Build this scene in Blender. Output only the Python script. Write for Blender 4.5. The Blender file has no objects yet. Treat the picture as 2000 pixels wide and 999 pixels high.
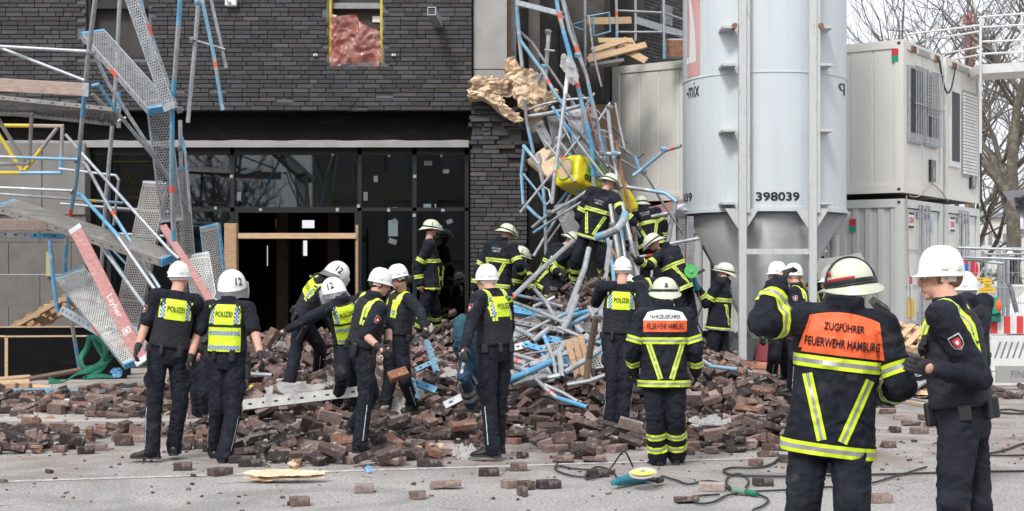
import bpy, bmesh, math, random
import numpy as np
from mathutils import Vector, Matrix, noise
from mathutils.bvhtree import BVHTree
from math import sin, cos, pi, radians, sqrt, atan2

SC = bpy.context.scene
COL = SC.collection
# ------------------------------------------------------------------ camera
F, CX, HY, CAMZ = 2800.0, 1000.0, 545.0, 1.7
cam_d = bpy.data.cameras.new('camera'); cam = bpy.data.objects.new('camera', cam_d); COL.objects.link(cam)
cam.location = (0, 0, CAMZ); cam.rotation_euler = (radians(90), 0, 0)
cam_d.sensor_width = 36.0; cam_d.lens = 36.0 * F / 2000.0
cam_d.shift_y = (HY - 499.5) / 2000.0
cam_d.clip_start = 0.1; cam_d.clip_end = 6000
SC.camera = cam
# ------------------------------------------------------------------ world, sun, exposure
SUN_EL, SUN_AZ = radians(48), radians(205)      # behind the camera, a little from the left
w = bpy.data.worlds.new('World'); SC.world = w; w.use_nodes = True
nt = w.node_tree; nt.nodes.clear()
sky = nt.nodes.new('ShaderNodeTexSky'); sky.sky_type = 'NISHITA'; sky.sun_disc = False
sky.sun_elevation = SUN_EL; sky.sun_rotation = SUN_AZ; sky.air_density = 1.0; sky.dust_density = 6.0; sky.ozone_density = 1.0
hs = nt.nodes.new('ShaderNodeHueSaturation'); hs.inputs['Saturation'].default_value = 0.22; hs.inputs['Value'].default_value = 1.0
mixw = nt.nodes.new('ShaderNodeMix'); mixw.data_type = 'RGBA'; mixw.inputs['Factor'].default_value = 0.65
mixw.inputs['B'].default_value = (7.0, 7.3, 7.8, 1)          # the even white of the cloud layer, in the sky texture's own units
bg = nt.nodes.new('ShaderNodeBackground'); bg.inputs['Strength'].default_value = 0.12
wo = nt.nodes.new('ShaderNodeOutputWorld')
nt.links.new(sky.outputs[0], hs.inputs['Color']); nt.links.new(hs.outputs[0], mixw.inputs['A'])
nt.links.new(mixw.outputs['Result'], bg.inputs['Color']); nt.links.new(bg.outputs[0], wo.inputs['Surface'])
sd = bpy.data.lights.new('sun', 'SUN'); so = bpy.data.objects.new('sun', sd); COL.objects.link(so)
sd.energy = 1.5; sd.angle = radians(11); sd.color = (1, 0.97, 0.93)
sdir = Vector((sin(SUN_AZ) * cos(SUN_EL), cos(SUN_AZ) * cos(SUN_EL), sin(SUN_EL)))
so.rotation_euler = sdir.to_track_quat('Z', 'Y').to_euler()
SC.view_settings.view_transform = 'Standard'; SC.view_settings.look = 'None'
SC.view_settings.exposure = 0.62; SC.view_settings.gamma = 1.0; SC.view_settings.use_curve_mapping = False
SC.cycles.use_denoising = True
try: SC.cycles.denoiser = 'OPENIMAGEDENOISE'
except Exception: pass
SC.cycles.max_bounces = 6; SC.cycles.transparent_max_bounces = 12

# ------------------------------------------------------------------ helpers
def at(px, py, Y):
    """a point of the place seen at that spot of the photo, Y metres away"""
    return Vector(((px - CX) / F * Y, Y, CAMZ + (HY - py) / F * Y))
def tag(o, label=None, cat=None, group=None, kind=None):
    if label: o['label'] = label
    if cat: o['category'] = cat
    if group: o['group'] = group
    if kind: o['kind'] = kind
    return o
def empty(name, loc, label, cat, group=None):
    o = bpy.data.objects.new(name, None); COL.objects.link(o); o.location = loc
    o.empty_display_size = 0.1
    return tag(o, label, cat, group)
class MB:
    """collects faces with material slots, links them as one mesh object"""
    def __init__(s): s.v = []; s.f = []; s.m = []; s.c = []; s.mats = []; s.col = None
    def slot(s, m):
        if m not in s.mats: s.mats.append(m)
        return s.mats.index(m)
    def add(s, vs, fs, m=None, tint=None):
        b = len(s.v); s.v.extend([tuple(v) for v in vs]); k = s.slot(m) if m else 0
        for f in fs: s.f.append(tuple(i + b for i in f)); s.m.append(k)
        if tint is not None:
            s.c.extend([tint] * len(vs)); s.col = True
        return s
    def box(s, lo, hi, m=None, M=None, tint=None):
        x0, y0, z0 = lo; x1, y1, z1 = hi
        vs = [Vector(p) for p in ((x0,y0,z0),(x1,y0,z0),(x1,y1,z0),(x0,y1,z0),(x0,y0,z1),(x1,y0,z1),(x1,y1,z1),(x0,y1,z1))]
        if M is not None: vs = [M @ v for v in vs]
        return s.add(vs, [(0,3,2,1),(4,5,6,7),(0,1,5,4),(1,2,6,5),(2,3,7,6),(3,0,4,7)], m, tint)
    def cbox(s, c, size, m=None, M=None, tint=None):
        c = Vector(c); h = Vector(size) / 2
        return s.box(c - h, c + h, m, M, tint)
    def bevbox(s, lo, hi, b, m=None, M=None, tint=None, jit=0, rng=None):
        """box with chamfered edges: 24 verts"""
        x0,y0,z0 = lo; x1,y1,z1 = hi
        vs = []; idx = {}
        for ix, x in ((0,x0),(1,x1)):
            for iy, y in ((0,y0),(1,y1)):
                for iz, z in ((0,z0),(1,z1)):
                    sx, sy, sz = (1 if ix == 0 else -1), (1 if iy == 0 else -1), (1 if iz == 0 else -1)
                    j = Vector((0,0,0))
                    if jit: j = Vector((sx*rng.random()**3, sy*rng.random()**3, sz*rng.random()**3)) * jit
                    for k, p in enumerate(((x, y+sy*b, z+sz*b), (x+sx*b, y, z+sz*b), (x+sx*b, y+sy*b, z))):
                        idx[(ix,iy,iz,k)] = len(vs); vs.append(Vector(p) + j)
        I = idx; fs = []
        for a in (0,1):
            q = [I[(a,0,0,0)],I[(a,1,0,0)],I[(a,1,1,0)],I[(a,0,1,0)]]; fs.append(q if a else q[::-1])
            q = [I[(0,a,0,1)],I[(1,a,0,1)],I[(1,a,1,1)],I[(0,a,1,1)]]; fs.append(q[::-1] if a else q)
            q = [I[(0,0,a,2)],I[(1,0,a,2)],I[(1,1,a,2)],I[(0,1,a,2)]]; fs.append(q if a else q[::-1])
        for p in (0,1):
            for q in (0,1):
                fs.append([I[(0,p,q,1)],I[(1,p,q,1)],I[(1,p,q,2)],I[(0,p,q,2)]])
                fs.append([I[(p,0,q,0)],I[(p,1,q,0)],I[(p,1,q,2)],I[(p,0,q,2)]])
                fs.append([I[(p,q,0,0)],I[(p,q,1,0)],I[(p,q,1,1)],I[(p,q,0,1)]])
        for p in (0,1):
            for q in (0,1):
                for r in (0,1): fs.append([I[(p,q,r,0)],I[(p,q,r,1)],I[(p,q,r,2)]])
        if M is not None: vs = [M @ v for v in vs]
        return s.add(vs, fs, m, tint)
    def tube(s, pts, r, m=None, n=10, bands=(), caps=True, r1=None):
        """tube through pts; bands = [(t0, t1, material)] by share of length"""
        pts = [Vector(p) for p in pts]
        L = [0]
        for a, b in zip(pts, pts[1:]): L.append(L[-1] + (b - a).length)
        T = L[-1] or 1
        ts = sorted(set([l / T for l in L] + [t for b in bands for t in b[:2]]))
        def P(t):
            d = t * T
            for i in range(len(pts) - 1):
                if d <= L[i+1] + 1e-9:
                    k = (d - L[i]) / max(1e-9, L[i+1] - L[i]); return pts[i].lerp(pts[i+1], k)
            return pts[-1]
        C = [P(t) for t in ts]; rings = []
        d0 = (C[1] - C[0]).normalized(); up = Vector((0,0,1)) if abs(d0.z) < .9 else Vector((1,0,0))
        N = d0.cross(up).normalized()
        for i, c in enumerate(C):
            if i == 0: d = C[1] - C[0]
            elif i == len(C) - 1: d = C[-1] - C[-2]
            else: d = (C[i+1] - C[i]).normalized() + (C[i] - C[i-1]).normalized()
            d = d.normalized(); N = (N - d * N.dot(d)).normalized(); B = d.cross(N)
            rr = r if r1 is None else r + (r1 - r) * ts[i]
            rings.append([c + (N * cos(2*pi*k/n) + B * sin(2*pi*k/n)) * rr for k in range(n)])
        for i in range(len(C) - 1):
            tm = (ts[i] + ts[i+1]) / 2; mm = m
            for b in bands:
                if b[0] <= tm <= b[1]: mm = b[2]
            s.add(rings[i] + rings[i+1], [(k, (k+1) % n, n + (k+1) % n, n + k) for k in range(n)], mm)
        if caps:
            s.add(rings[0], [tuple(range(n))[::-1]], m); s.add(rings[-1], [tuple(range(n))], m)
        return s
    def loft(s, rings, m=None, closed=True, caps=True):
        n = len(rings[0]); vs = [v for r in rings for v in r]; fs = []
        for i in range(len(rings) - 1):
            for k in range(n if closed else n - 1):
                fs.append((i*n + k, i*n + (k+1) % n, (i+1)*n + (k+1) % n, (i+1)*n + k))
        if caps and closed: fs.append(tuple(range(n))[::-1]); fs.append(tuple((len(rings)-1)*n + k for k in range(n)))
        return s.add(vs, fs, m)
    def build(s, name, mat=None, parent=None, smooth=False, loc=None):
        """parent: coordinates given in world space, the parent's location is taken off"""
        me = bpy.data.meshes.new(name)
        off = Vector((0,0,0))
        if loc is not None: off = Vector(loc)
        p = parent
        poff = Vector((0,0,0))
        while p is not None: poff += p.location; p = p.parent
        tot = poff + off if loc is None else off
        vs = [(v[0]-tot[0], v[1]-tot[1], v[2]-tot[2]) for v in s.v]
        me.from_pydata(vs, [], s.f)
        if mat is not None: me.materials.append(mat)
        else:
            for m in s.mats: me.materials.append(m)
            me.polygons.foreach_set('material_index', s.m)
        if s.col and len(s.c) == len(s.v):
            ca = me.color_attributes.new('tint', 'FLOAT_COLOR', 'POINT')
            ca.data.foreach_set('color', np.array([(c[0], c[1], c[2], 1) for c in s.c], dtype=np.float32).ravel())
        if smooth: me.polygons.foreach_set('use_smooth', [True] * len(me.polygons))
        me.update()
        o = bpy.data.objects.new(name, me); COL.objects.link(o)
        if parent: o.parent = parent
        if loc is not None: o.location = off - poff
        return o
def frame(A, B, up=Vector((0,0,1))):
    """matrix: local x from A to B, local z near up"""
    A = Vector(A); B = Vector(B); x = (B - A).normalized(); up = Vector(up)
    y = up.cross(x)
    if y.length < 1e-3: y = Vector((0,1,0)).cross(x)
    y.normalize(); z = x.cross(y)
    M = Matrix((x, y, z)).transposed().to_4x4(); M.translation = A
    return M, (B - A).length

# ------------------------------------------------------------------ materials
def mat(name, color, rough=0.7, metal=0.0, var=0.0, vscale=6.0, bump=0.0, bscale=40.0, color2=None, c2at=(0.5, 0.65), c2scale=3.0,
        detail=6.0, attr=None, spec=0.5, coat=0.0, stretch=None, translucent=0.0, alpha=1.0, trans=0.0, obj=True, color3=None, c3at=(0.6,0.7), c3scale=12.0):
    m = bpy.data.materials.new(name); m.use_nodes = True
    N = m.node_tree.nodes; L = m.node_tree.links; b = N['Principled BSDF']
    b.inputs['Roughness'].default_value = rough; b.inputs['Metallic'].default_value = metal
    b.inputs['Specular IOR Level'].default_value = spec; b.inputs['Coat Weight'].default_value = coat
    b.inputs['Alpha'].default_value = alpha; b.inputs['Transmission Weight'].default_value = trans
    tc = N.new('ShaderNodeTexCoord'); src = tc.outputs['Object']
    mp = N.new('ShaderNodeMapping'); L.new(src, mp.inputs['Vector'])
    if stretch: mp.inputs['Scale'].default_value = stretch
    vec = mp.outputs[0]
    def nz(scale, det=detail, rgh=.6):
        n = N.new('ShaderNodeTexNoise'); n.inputs['Scale'].default_value = scale; n.inputs['Detail'].default_value = det
        n.inputs['Roughness'].default_value = rgh; L.new(vec, n.inputs['Vector']); return n.outputs['Fac']
    def ramp(fac, a, c):
        r = N.new('ShaderNodeMapRange'); r.inputs['From Min'].default_value = a; r.inputs['From Max'].default_value = c
        L.new(fac, r.inputs['Value']); return r.outputs[0]
    def mix(f, A, B, typ='MIX'):
        x = N.new('ShaderNodeMix'); x.data_type = 'RGBA'; x.blend_type = typ
        if isinstance(f, (int, float)): x.inputs['Factor'].default_value = f
        else: L.new(f, x.inputs['Factor'])
        for sck, val in (('A', A), ('B', B)):
            if isinstance(val, tuple): x.inputs[sck].default_value = (*val[:3], 1)
            else: L.new(val, x.inputs[sck])
        return x.outputs['Result']
    cur = tuple(color)
    if attr:
        a = N.new('ShaderNodeAttribute'); a.attribute_name = attr; cur = a.outputs['Color']
    if color2: cur = mix(ramp(nz(c2scale), *c2at), cur, tuple(color2))
    if color3: cur = mix(ramp(nz(c3scale), *c3at), cur, tuple(color3))
    if var:
        f = ramp(nz(vscale), .3, .7)
        mr = N.new('ShaderNodeMapRange'); L.new(f, mr.inputs['Value']); mr.inputs['To Min'].default_value = 1 - var; mr.inputs['To Max'].default_value = 1 + var
        cc = N.new('ShaderNodeCombineColor')
        for k in range(3): L.new(mr.outputs[0], cc.inputs[k])
        cur = mix(1.0, cur, cc.outputs[0], 'MULTIPLY')
    if isinstance(cur, tuple): b.inputs['Base Color'].default_value = (*cur[:3], 1)
    else: L.new(cur, b.inputs['Base Color'])
    if bump:
        bp = N.new('ShaderNodeBump'); bp.inputs['Strength'].default_value = bump; bp.inputs['Distance'].default_value = 0.02
        L.new(nz(bscale), bp.inputs['Height']); L.new(bp.outputs[0], b.inputs['Normal'])
    if translucent:
        t = N.new('ShaderNodeBsdfTranslucent'); t.inputs['Color'].default_value = (*color[:3], 1)
        ms = N.new('ShaderNodeMixShader'); ms.inputs[0].default_value = translucent
        out = N['Material Output']; L.new(b.outputs[0], ms.inputs[1]); L.new(t.outputs[0], ms.inputs[2]); L.new(ms.outputs[0], out.inputs[0])
    return m
M = {}
def dm(k, *a, **kw): M[k] = mat(k, *a, **kw); return M[k]
dm('asphalt0', (.29,.28,.272), .95, var=.14, vscale=.8, bump=.8, bscale=45, color2=(.48,.455,.435), c2scale=38, c2at=(.48,.6), color3=(.1,.097,.095), c3scale=52, c3at=(.58,.66))
def asphalt_mat():
    m = M['asphalt0']; M['asphalt'] = m; N = m.node_tree.nodes; L = m.node_tree.links; b = N['Principled BSDF']; src = b.inputs['Base Color'].links[0].from_socket
    tc = N.new('ShaderNodeTexCoord')
    def nz(scale, det=5, d=0): n = N.new('ShaderNodeTexNoise'); n.inputs['Scale'].default_value = scale; n.inputs['Detail'].default_value = det; n.inputs['Distortion'].default_value = d; L.new(tc.outputs['Object'], n.inputs['Vector']); return n.outputs['Fac']
    def mr(f, a, c, lo=0, hi=1):
        r = N.new('ShaderNodeMapRange'); L.new(f, r.inputs['Value'])
        for k, v in (('From Min', a), ('From Max', c), ('To Min', lo), ('To Max', hi)): r.inputs[k].default_value = v
        return r.outputs[0]
    def mx(f, A, col, typ='MIX'):
        x = N.new('ShaderNodeMix'); x.data_type = 'RGBA'; x.blend_type = typ; L.new(f, x.inputs['Factor']); L.new(A, x.inputs['A']); x.inputs['B'].default_value = (*col, 1); return x.outputs['Result']
    def mul(a, c): k = N.new('ShaderNodeMath'); k.operation = 'MULTIPLY'; L.new(a, k.inputs[0]); L.new(c, k.inputs[1]); return k.outputs[0]
    sp = N.new('ShaderNodeSeparateXYZ'); L.new(tc.outputs['Object'], sp.inputs[0])
    cur = mx(mr(nz(.55, 4, 1.5), .52, .62, 0, .55), src, (.19,.185,.18))          # darker repaired patches
    cur = mx(mul(mr(sp.outputs['Y'], 11.4, 13.6), mr(nz(2.4, 6), .38, .66, 0, .75)), cur, (.24,.165,.13))   # trodden brick dust by the heap
    cur = mx(mr(nz(3.1, 7, .6), .6, .68, 0, .5), cur, (.4,.37,.34))
    vo = N.new('ShaderNodeTexVoronoi'); vo.feature = 'DISTANCE_TO_EDGE'; vo.inputs['Scale'].default_value = .38; vo.inputs['Randomness'].default_value = 1
    ds = N.new('ShaderNodeVectorMath'); ds.operation = 'ADD'; n3 = N.new('ShaderNodeTexNoise'); n3.inputs['Scale'].default_value = 2.2; L.new(tc.outputs['Object'], n3.inputs['Vector'])
    sc = N.new('ShaderNodeVectorMath'); sc.operation = 'SCALE'; sc.inputs['Scale'].default_value = .5; L.new(n3.outputs['Color'], sc.inputs[0]); L.new(tc.outputs['Object'], ds.inputs[0]); L.new(sc.outputs[0], ds.inputs[1]); L.new(ds.outputs[0], vo.inputs['Vector'])
    cur = mx(mul(mr(vo.outputs['Distance'], .0035, .001), mr(nz(.7), .5, .56)), cur, (.06,.058,.055))
    L.new(cur, b.inputs['Base Color'])
asphalt_mat()
dm('pavement', (.42,.38,.34), .95, var=.15, vscale=1.5, bump=.6, bscale=45, color2=(.3,.27,.25), c2scale=9)
dm('dust', (.16,.115,.095), .98, var=.3, vscale=5, bump=1.0, bscale=25, color2=(.07,.055,.05), c2scale=9)
dm('kerb', (.36,.35,.33), .9, var=.12, vscale=8, bump=.3, bscale=60)
dm('line', (.5,.49,.47), .9, var=.15, vscale=30, color2=(.3,.295,.29), c2scale=14, c2at=(.45,.6))
dm('brickdark', (.05,.05,.055), .78, attr='tint', var=.25, vscale=40, bump=.5, bscale=120)
dm('mortar', (.14,.14,.145), .95, var=.2, vscale=30, bump=.4, bscale=100)
dm('brick', (.2,.14,.12), .92, attr='tint', var=.28, vscale=22, bump=.6, bscale=90, color2=(.34,.28,.25), c2scale=11, c2at=(.56,.74))
dm('membrane', (.006,.006,.007), .9, spec=.15, var=.3, vscale=3, color2=(.024,.025,.03), c2scale=1.6, c2at=(.55,.9), stretch=(.6,1,2.5), bump=.2, bscale=20)
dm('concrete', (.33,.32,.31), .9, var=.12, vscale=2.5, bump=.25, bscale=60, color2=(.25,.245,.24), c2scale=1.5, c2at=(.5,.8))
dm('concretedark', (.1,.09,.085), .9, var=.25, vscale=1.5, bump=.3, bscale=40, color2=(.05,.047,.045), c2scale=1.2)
dm('blockwall', (.15,.14,.13), .95, var=.14, vscale=4, bump=.5, bscale=50)
dm('framedark', (.012,.013,.014), .4)
dm('olive', (.42,.36,.17), .7, var=.15, vscale=2)
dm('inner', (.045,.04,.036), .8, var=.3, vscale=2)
dm('timber', (.42,.27,.16), .8, var=.25, vscale=9, stretch=(.6,6,6), bump=.3, bscale=60)
dm('timberpale', (.55,.38,.23), .8, var=.2, vscale=9, stretch=(.6,6,6), bump=.3, bscale=60)
dm('timberdark', (.16,.11,.085), .85, var=.3, vscale=9, stretch=(.6,6,6), bump=.3, bscale=60)
dm('timbergrey', (.4,.31,.26), .85, var=.25, vscale=9, stretch=(.6,6,6), bump=.3, bscale=60)
dm('galv', (.4,.425,.45), .5, .5, var=.25, vscale=14, bump=.08, bscale=60, color2=(.24,.235,.24), c2scale=7, c2at=(.55,.75))
dm('galvdark', (.25,.25,.26), .55, .5, var=.3, vscale=12, color2=(.2,.15,.12), c2scale=7, c2at=(.58,.75))
dm('deckgrey', (.3,.29,.275), .75, .2, var=.2, vscale=10, color2=(.25,.23,.215), c2scale=5)
dm('blue', (.1,.33,.55), .5, var=.2, vscale=12, color2=(.36,.42,.47), c2scale=9, c2at=(.55,.68))
dm('bluepale', (.2,.37,.5), .5, .2, var=.15, vscale=12)
dm('redmark', (.75,.12,.07), .6, var=.15, vscale=20)
dm('rust', (.24,.12,.07), .9, var=.4, vscale=12, bump=.3)
dm('redboard', (.4,.19,.18), .75, var=.2, vscale=7, stretch=(.8,5,5), color2=(.5,.33,.31), c2scale=9, c2at=(.52,.72))
dm('whitepaint', (.68,.7,.7), .5, var=.05, vscale=3)
dm('yellowpole', (.55,.42,.04), .55, var=.15)
dm('container', (.69,.68,.635), .55, var=.05, vscale=1.5, color2=(.66,.655,.62), c2scale=1.2, c2at=(.5,.9), stretch=(1,1,.25))
dm('containerlow', (.58,.6,.585), .5, var=.07, vscale=1.2, color2=(.52,.52,.49), c2scale=1.5, c2at=(.5,.9), stretch=(1,1,.25))
dm('containerdark', (.05,.045,.045), .8)
dm('silo', (.56,.605,.635), .5, var=.035, vscale=1.2, coat=.15, color2=(.52,.565,.595), c2scale=1.6, c2at=(.45,.8), stretch=(3,3,.3), color3=(.42,.4,.38), c3scale=2.2, c3at=(.72,.9))
dm('silocone', (.32,.33,.335), .5, .2, var=.15, vscale=2.2)
dm('siloleg', (.5,.52,.52), .5, var=.08, vscale=8, color2=(.4,.27,.2), c2scale=5, c2at=(.6,.74), stretch=(3,3,.7))
dm('pink', (.62,.36,.35), .5, var=.1, vscale=4, color2=(.55,.2,.17), c2scale=2, c2at=(.5,.8))
dm('black', (.02,.02,.022), .5)
dm('ink', (.012,.012,.014), .6)
dm('rubber', (.03,.03,.032), .65, var=.2, vscale=20)
dm('skin', (.56,.31,.23), .55, var=.08, vscale=20, spec=.35, color2=(.5,.24,.18), c2scale=12, c2at=(.5,.8))
dm('lips', (.4,.16,.13), .5); dm('hairbrown', (.06,.035,.02), .7, var=.3, vscale=60, stretch=(1,1,.2)); dm('hairred', (.23,.11,.06), .8, var=.2, vscale=60, alpha=1)
dm('hairblond', (.3,.19,.09), .7, var=.3, vscale=60, stretch=(1,1,.2))
dm('eyewhite', (.7,.68,.66), .25)
dm('ffnavy', (.009,.011,.019), .88, color3=(.06,.052,.045), c3scale=4, c3at=(.6,.8), var=.3, vscale=8, bump=.5, bscale=22, spec=.3, color2=(.018,.021,.032), c2scale=5)
dm('ponavy', (.0085,.010,.018), .85, color3=(.055,.048,.042), c3scale=3.6, c3at=(.6,.8), var=.3, vscale=9, bump=.5, bscale=26, spec=.3, color2=(.016,.019,.031), c2scale=6)
dm('povest', (.012,.013,.02), .8, var=.2, vscale=30, bump=.4, bscale=60)
dm('paramed', (.012,.045,.085), .8, var=.2, vscale=10, bump=.5, bscale=25)
dm('stripe', (.62,.8,.02), .6, var=.08, vscale=30, bump=.2, bscale=60)
dm('neon', (.66,.86,.03), .6, var=.07, vscale=25, bump=.3, bscale=30)
dm('silver', (.34,.35,.34), .45, .3, var=.1, vscale=40)
dm('orange', (.85,.13,.035), .6, var=.07, vscale=12, bump=.3, bscale=30)
dm('patchwhite', (.75,.75,.76), .6, var=.05)
dm('chkblue', (.035,.1,.3), .6); dm('chkwhite', (.5,.58,.65), .6)
dm('helmfire', (.6,.64,.49), .38, var=.05, vscale=12, coat=.3, color2=(.5,.53,.41), c2scale=10, c2at=(.5,.9), color3=(.3,.3,.25), c3scale=9, c3at=(.66,.8))
dm('helmwhite', (.76,.76,.75), .35, var=.03, vscale=12, coat=.3, color2=(.6,.59,.56), c2scale=16, c2at=(.58,.75))
dm('helmgrey', (.12,.125,.135), .5)
dm('helmstrap', (.6,.61,.59), .6)
dm('boot', (.012,.012,.013), .35, var=.3, vscale=20); dm('bootbrown', (.07,.045,.03), .6)
dm('glove', (.014,.014,.017), .7, var=.3, vscale=30, bump=.3); dm('gloveff', (.1,.075,.055), .8, var=.3, vscale=20, bump=.3); dm('glovered', (.24,.09,.05), .8, var=.3)
dm('crestred', (.55,.03,.04), .6)
dm('wool', (.66,.5,.35), 1.0, spec=0.0, var=.12, vscale=30, bump=.35, bscale=70, color2=(.5,.34,.21), c2scale=3, c2at=(.5,.7), color3=(.74,.62,.46), c3scale=9, c3at=(.5,.62))
dm('palemetal', (.5,.5,.48), .6, .2, var=.15, vscale=8, color2=(.35,.34,.33), c2scale=6)
dm('green', (.015,.16,.1), .75, var=.3, vscale=9, bump=.3, bscale=20)
dm('yellow', (.72,.6,.01), .35, var=.12, vscale=7, bump=.3, bscale=12, coat=.2)
dm('lime', (.23,.5,.03), .35, var=.12, vscale=7, bump=.3, bscale=12, coat=.2)
dm('toolblue', (.02,.2,.27), .4, var=.1); dm('discgreen', (.09,.5,.12), .6, var=.1); dm('discyellow', (.72,.6,.13), .6, var=.1); dm('discgrey', (.5,.5,.47), .6)
dm('bag', (.7,.69,.68), .3, translucent=.35, var=.1, vscale=9, bump=.8, bscale=16, alpha=.72)
dm('redfilm', (.6,.2,.16), .1, translucent=.2, var=.3, vscale=5, bump=1.0, bscale=7, spec=1.0, alpha=.56, color2=(.75,.45,.4), c2scale=4, coat=.3)
dm('terracotta', (.42,.18,.11), .8, var=.15, vscale=8)
dm('bark', (.1,.085,.07), .95, var=.3, vscale=10, bump=.8, bscale=14, color2=(.16,.16,.11), c2scale=4)
dm('twig', (.16,.148,.143), .95)  # twigs paled, far haze mixed into the base colour
dm('coupling', (.17,.24,.2), .5)
dm('packblue', (.015,.075,.12), .8, var=.2, vscale=8)
dm('panelgrey', (.2,.19,.175), .9, var=.12, vscale=2.5, bump=.25, bscale=60)
dm('farwall', (.55,.54,.52), .9, var=.08); dm('farroof', (.2,.2,.22), .9); dm('farwin', (.2,.21,.23), .4)
dm('carwhite', (.75,.76,.77), .25, coat=.5); dm('carglass', (.03,.035,.04), .15, spec=.35); dm('lightgrey', (.32,.32,.31), .6)
dm('signyellow', (.75,.5,.05), .6); dm('signblue', (.02,.12,.5), .5); dm('signred', (.6,.03,.04), .5)
dm('barrierwhite', (.68,.68,.68), .5, var=.06, vscale=5, color2=(.5,.49,.47), c2scale=4, c2at=(.5,.8)); dm('barrierred', (.6,.05,.05), .5, var=.1)
dm('hazered', (.5,.2,.17), .9)  # tower red dulled, distance haze put into its colour
dm('boardred', (.22,.03,.04), .7)
dm('hedge', (.05,.075,.03), .9, var=.4, vscale=3, bump=1.0, bscale=8)
dm('osb', (.2,.125,.075), .85, var=.35, vscale=25, bump=.3)
dm('facade2', (.16,.15,.14), .8, var=.1)
dm('screen', (.14,.14,.15), .6, var=.2); dm('lampgreen', (.02,.3,.18), .4)
gl = bpy.data.materials.new('glass'); gl.use_nodes = True
_N = gl.node_tree.nodes; _L = gl.node_tree.links; _N.clear()
g1 = _N.new('ShaderNodeBsdfGlossy'); g1.inputs['Roughness'].default_value = .02; g1.inputs['Color'].default_value = (.9,.95,1,1)
g2 = _N.new('ShaderNodeBsdfTransparent'); g2.inputs['Color'].default_value = (.5,.55,.55,1)
fr = _N.new('ShaderNodeFresnel'); fr.inputs['IOR'].default_value = 1.8
mx = _N.new('ShaderNodeMixShader'); ou = _N.new('ShaderNodeOutputMaterial')
bpn = _N.new('ShaderNodeBump'); bpn.inputs['Strength'].default_value = .05; nzz = _N.new('ShaderNodeTexNoise'); nzz.inputs['Scale'].default_value = 1.3
_L.new(nzz.outputs[0], bpn.inputs['Height']); _L.new(bpn.outputs[0], g1.inputs['Normal'])
_L.new(fr.outputs[0], mx.inputs[0]); _L.new(g2.outputs[0], mx.inputs[1]); _L.new(g1.outputs[0], mx.inputs[2]); _L.new(mx.outputs[0], ou.inputs[0])
M['glass'] = gl
# text -> flat mesh triangles in its own plane (x right, y up), scaled to a height
def text_mesh(body, height=None, width=None, bold=0.0, space=1.0):
    c = bpy.data.curves.new('lettering', 'FONT'); c.body = body; c.size = 1.0; c.offset = bold; c.space_character = space
    c.align_x = 'CENTER'; c.resolution_u = 3; c.space_line = 0.95
    o = bpy.data.objects.new('lettering', c); COL.objects.link(o)
    dg = bpy.context.evaluated_depsgraph_get(); me = bpy.data.meshes.new_from_object(o.evaluated_get(dg))
    vs = [Vector(v.co) for v in me.vertices]; fs = [tuple(p.vertices) for p in me.polygons]
    bpy.data.objects.remove(o); bpy.data.curves.remove(c); bpy.data.meshes.remove(me)
    x0, x1 = min(v.x for v in vs), max(v.x for v in vs); y0, y1 = min(v.y for v in vs), max(v.y for v in vs)
    sx = sy = 1
    if height and width: sx, sy = width / (x1-x0), height / (y1-y0)
    elif height: sx = sy = height / (y1-y0)
    elif width: sx = sy = width / (x1-x0)
    return [((v.x - (x0+x1)/2) * sx, (v.y - (y0+y1)/2) * sy) for v in vs], fs
def flat_text(body, center, right, up, mt, name, parent, height=None, width=None, bold=0.0):
    uv, fs = text_mesh(body, height, width, bold); b = MB()
    b.add([center + right * u + up * v for u, v in uv], fs, mt)
    return b.build(name, None, parent)
# ================================================================== SETTING
R = random.Random(7)
def sheet(name, x0, x1, y0, y1, z, m, kind='structure'):
    b = MB(); b.add([(x0,y0,z),(x1,y0,z),(x1,y1,z),(x0,y1,z)], [(0,1,2,3)], m)
    return tag(b.build(name), kind=kind)
sheet('ground', -1500, 1500, -600, 3000, 0, M['asphalt'])
b = MB(); b.box((-30, 16.2, .0), (3.6, 30, .12), M['pavement']); tag(b.build('pavement'), kind='structure')
b = MB(); rr = random.Random(3); x = -30
while x < 3.6:
    b.bevbox((x + .005, 16.04, 0), (x + .99, 16.2, .124 + rr.uniform(-.006, .004)), .012, M['kerb']); x += 1.0
tag(b.build('kerb'), kind='structure')
p0, p1 = at(-150, 948, 1), at(1900, 882, 1)
def gp(px, py, z=0.0):
    Y = (CAMZ - z) * F / (py - HY); return at(px, py, Y)
b = MB(); a0, a1 = gp(-200, 948), gp(1700, 889); a0.z = a1.z = .004; dd = (a1 - a0).normalized(); nn = Vector((-dd.y, dd.x, 0)) * .05
b.add([a0 - nn, a1 - nn, a1 + nn, a0 + nn], [(0,1,2,3)], M['line']); tag(b.build('road_line'), kind='structure')

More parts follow.
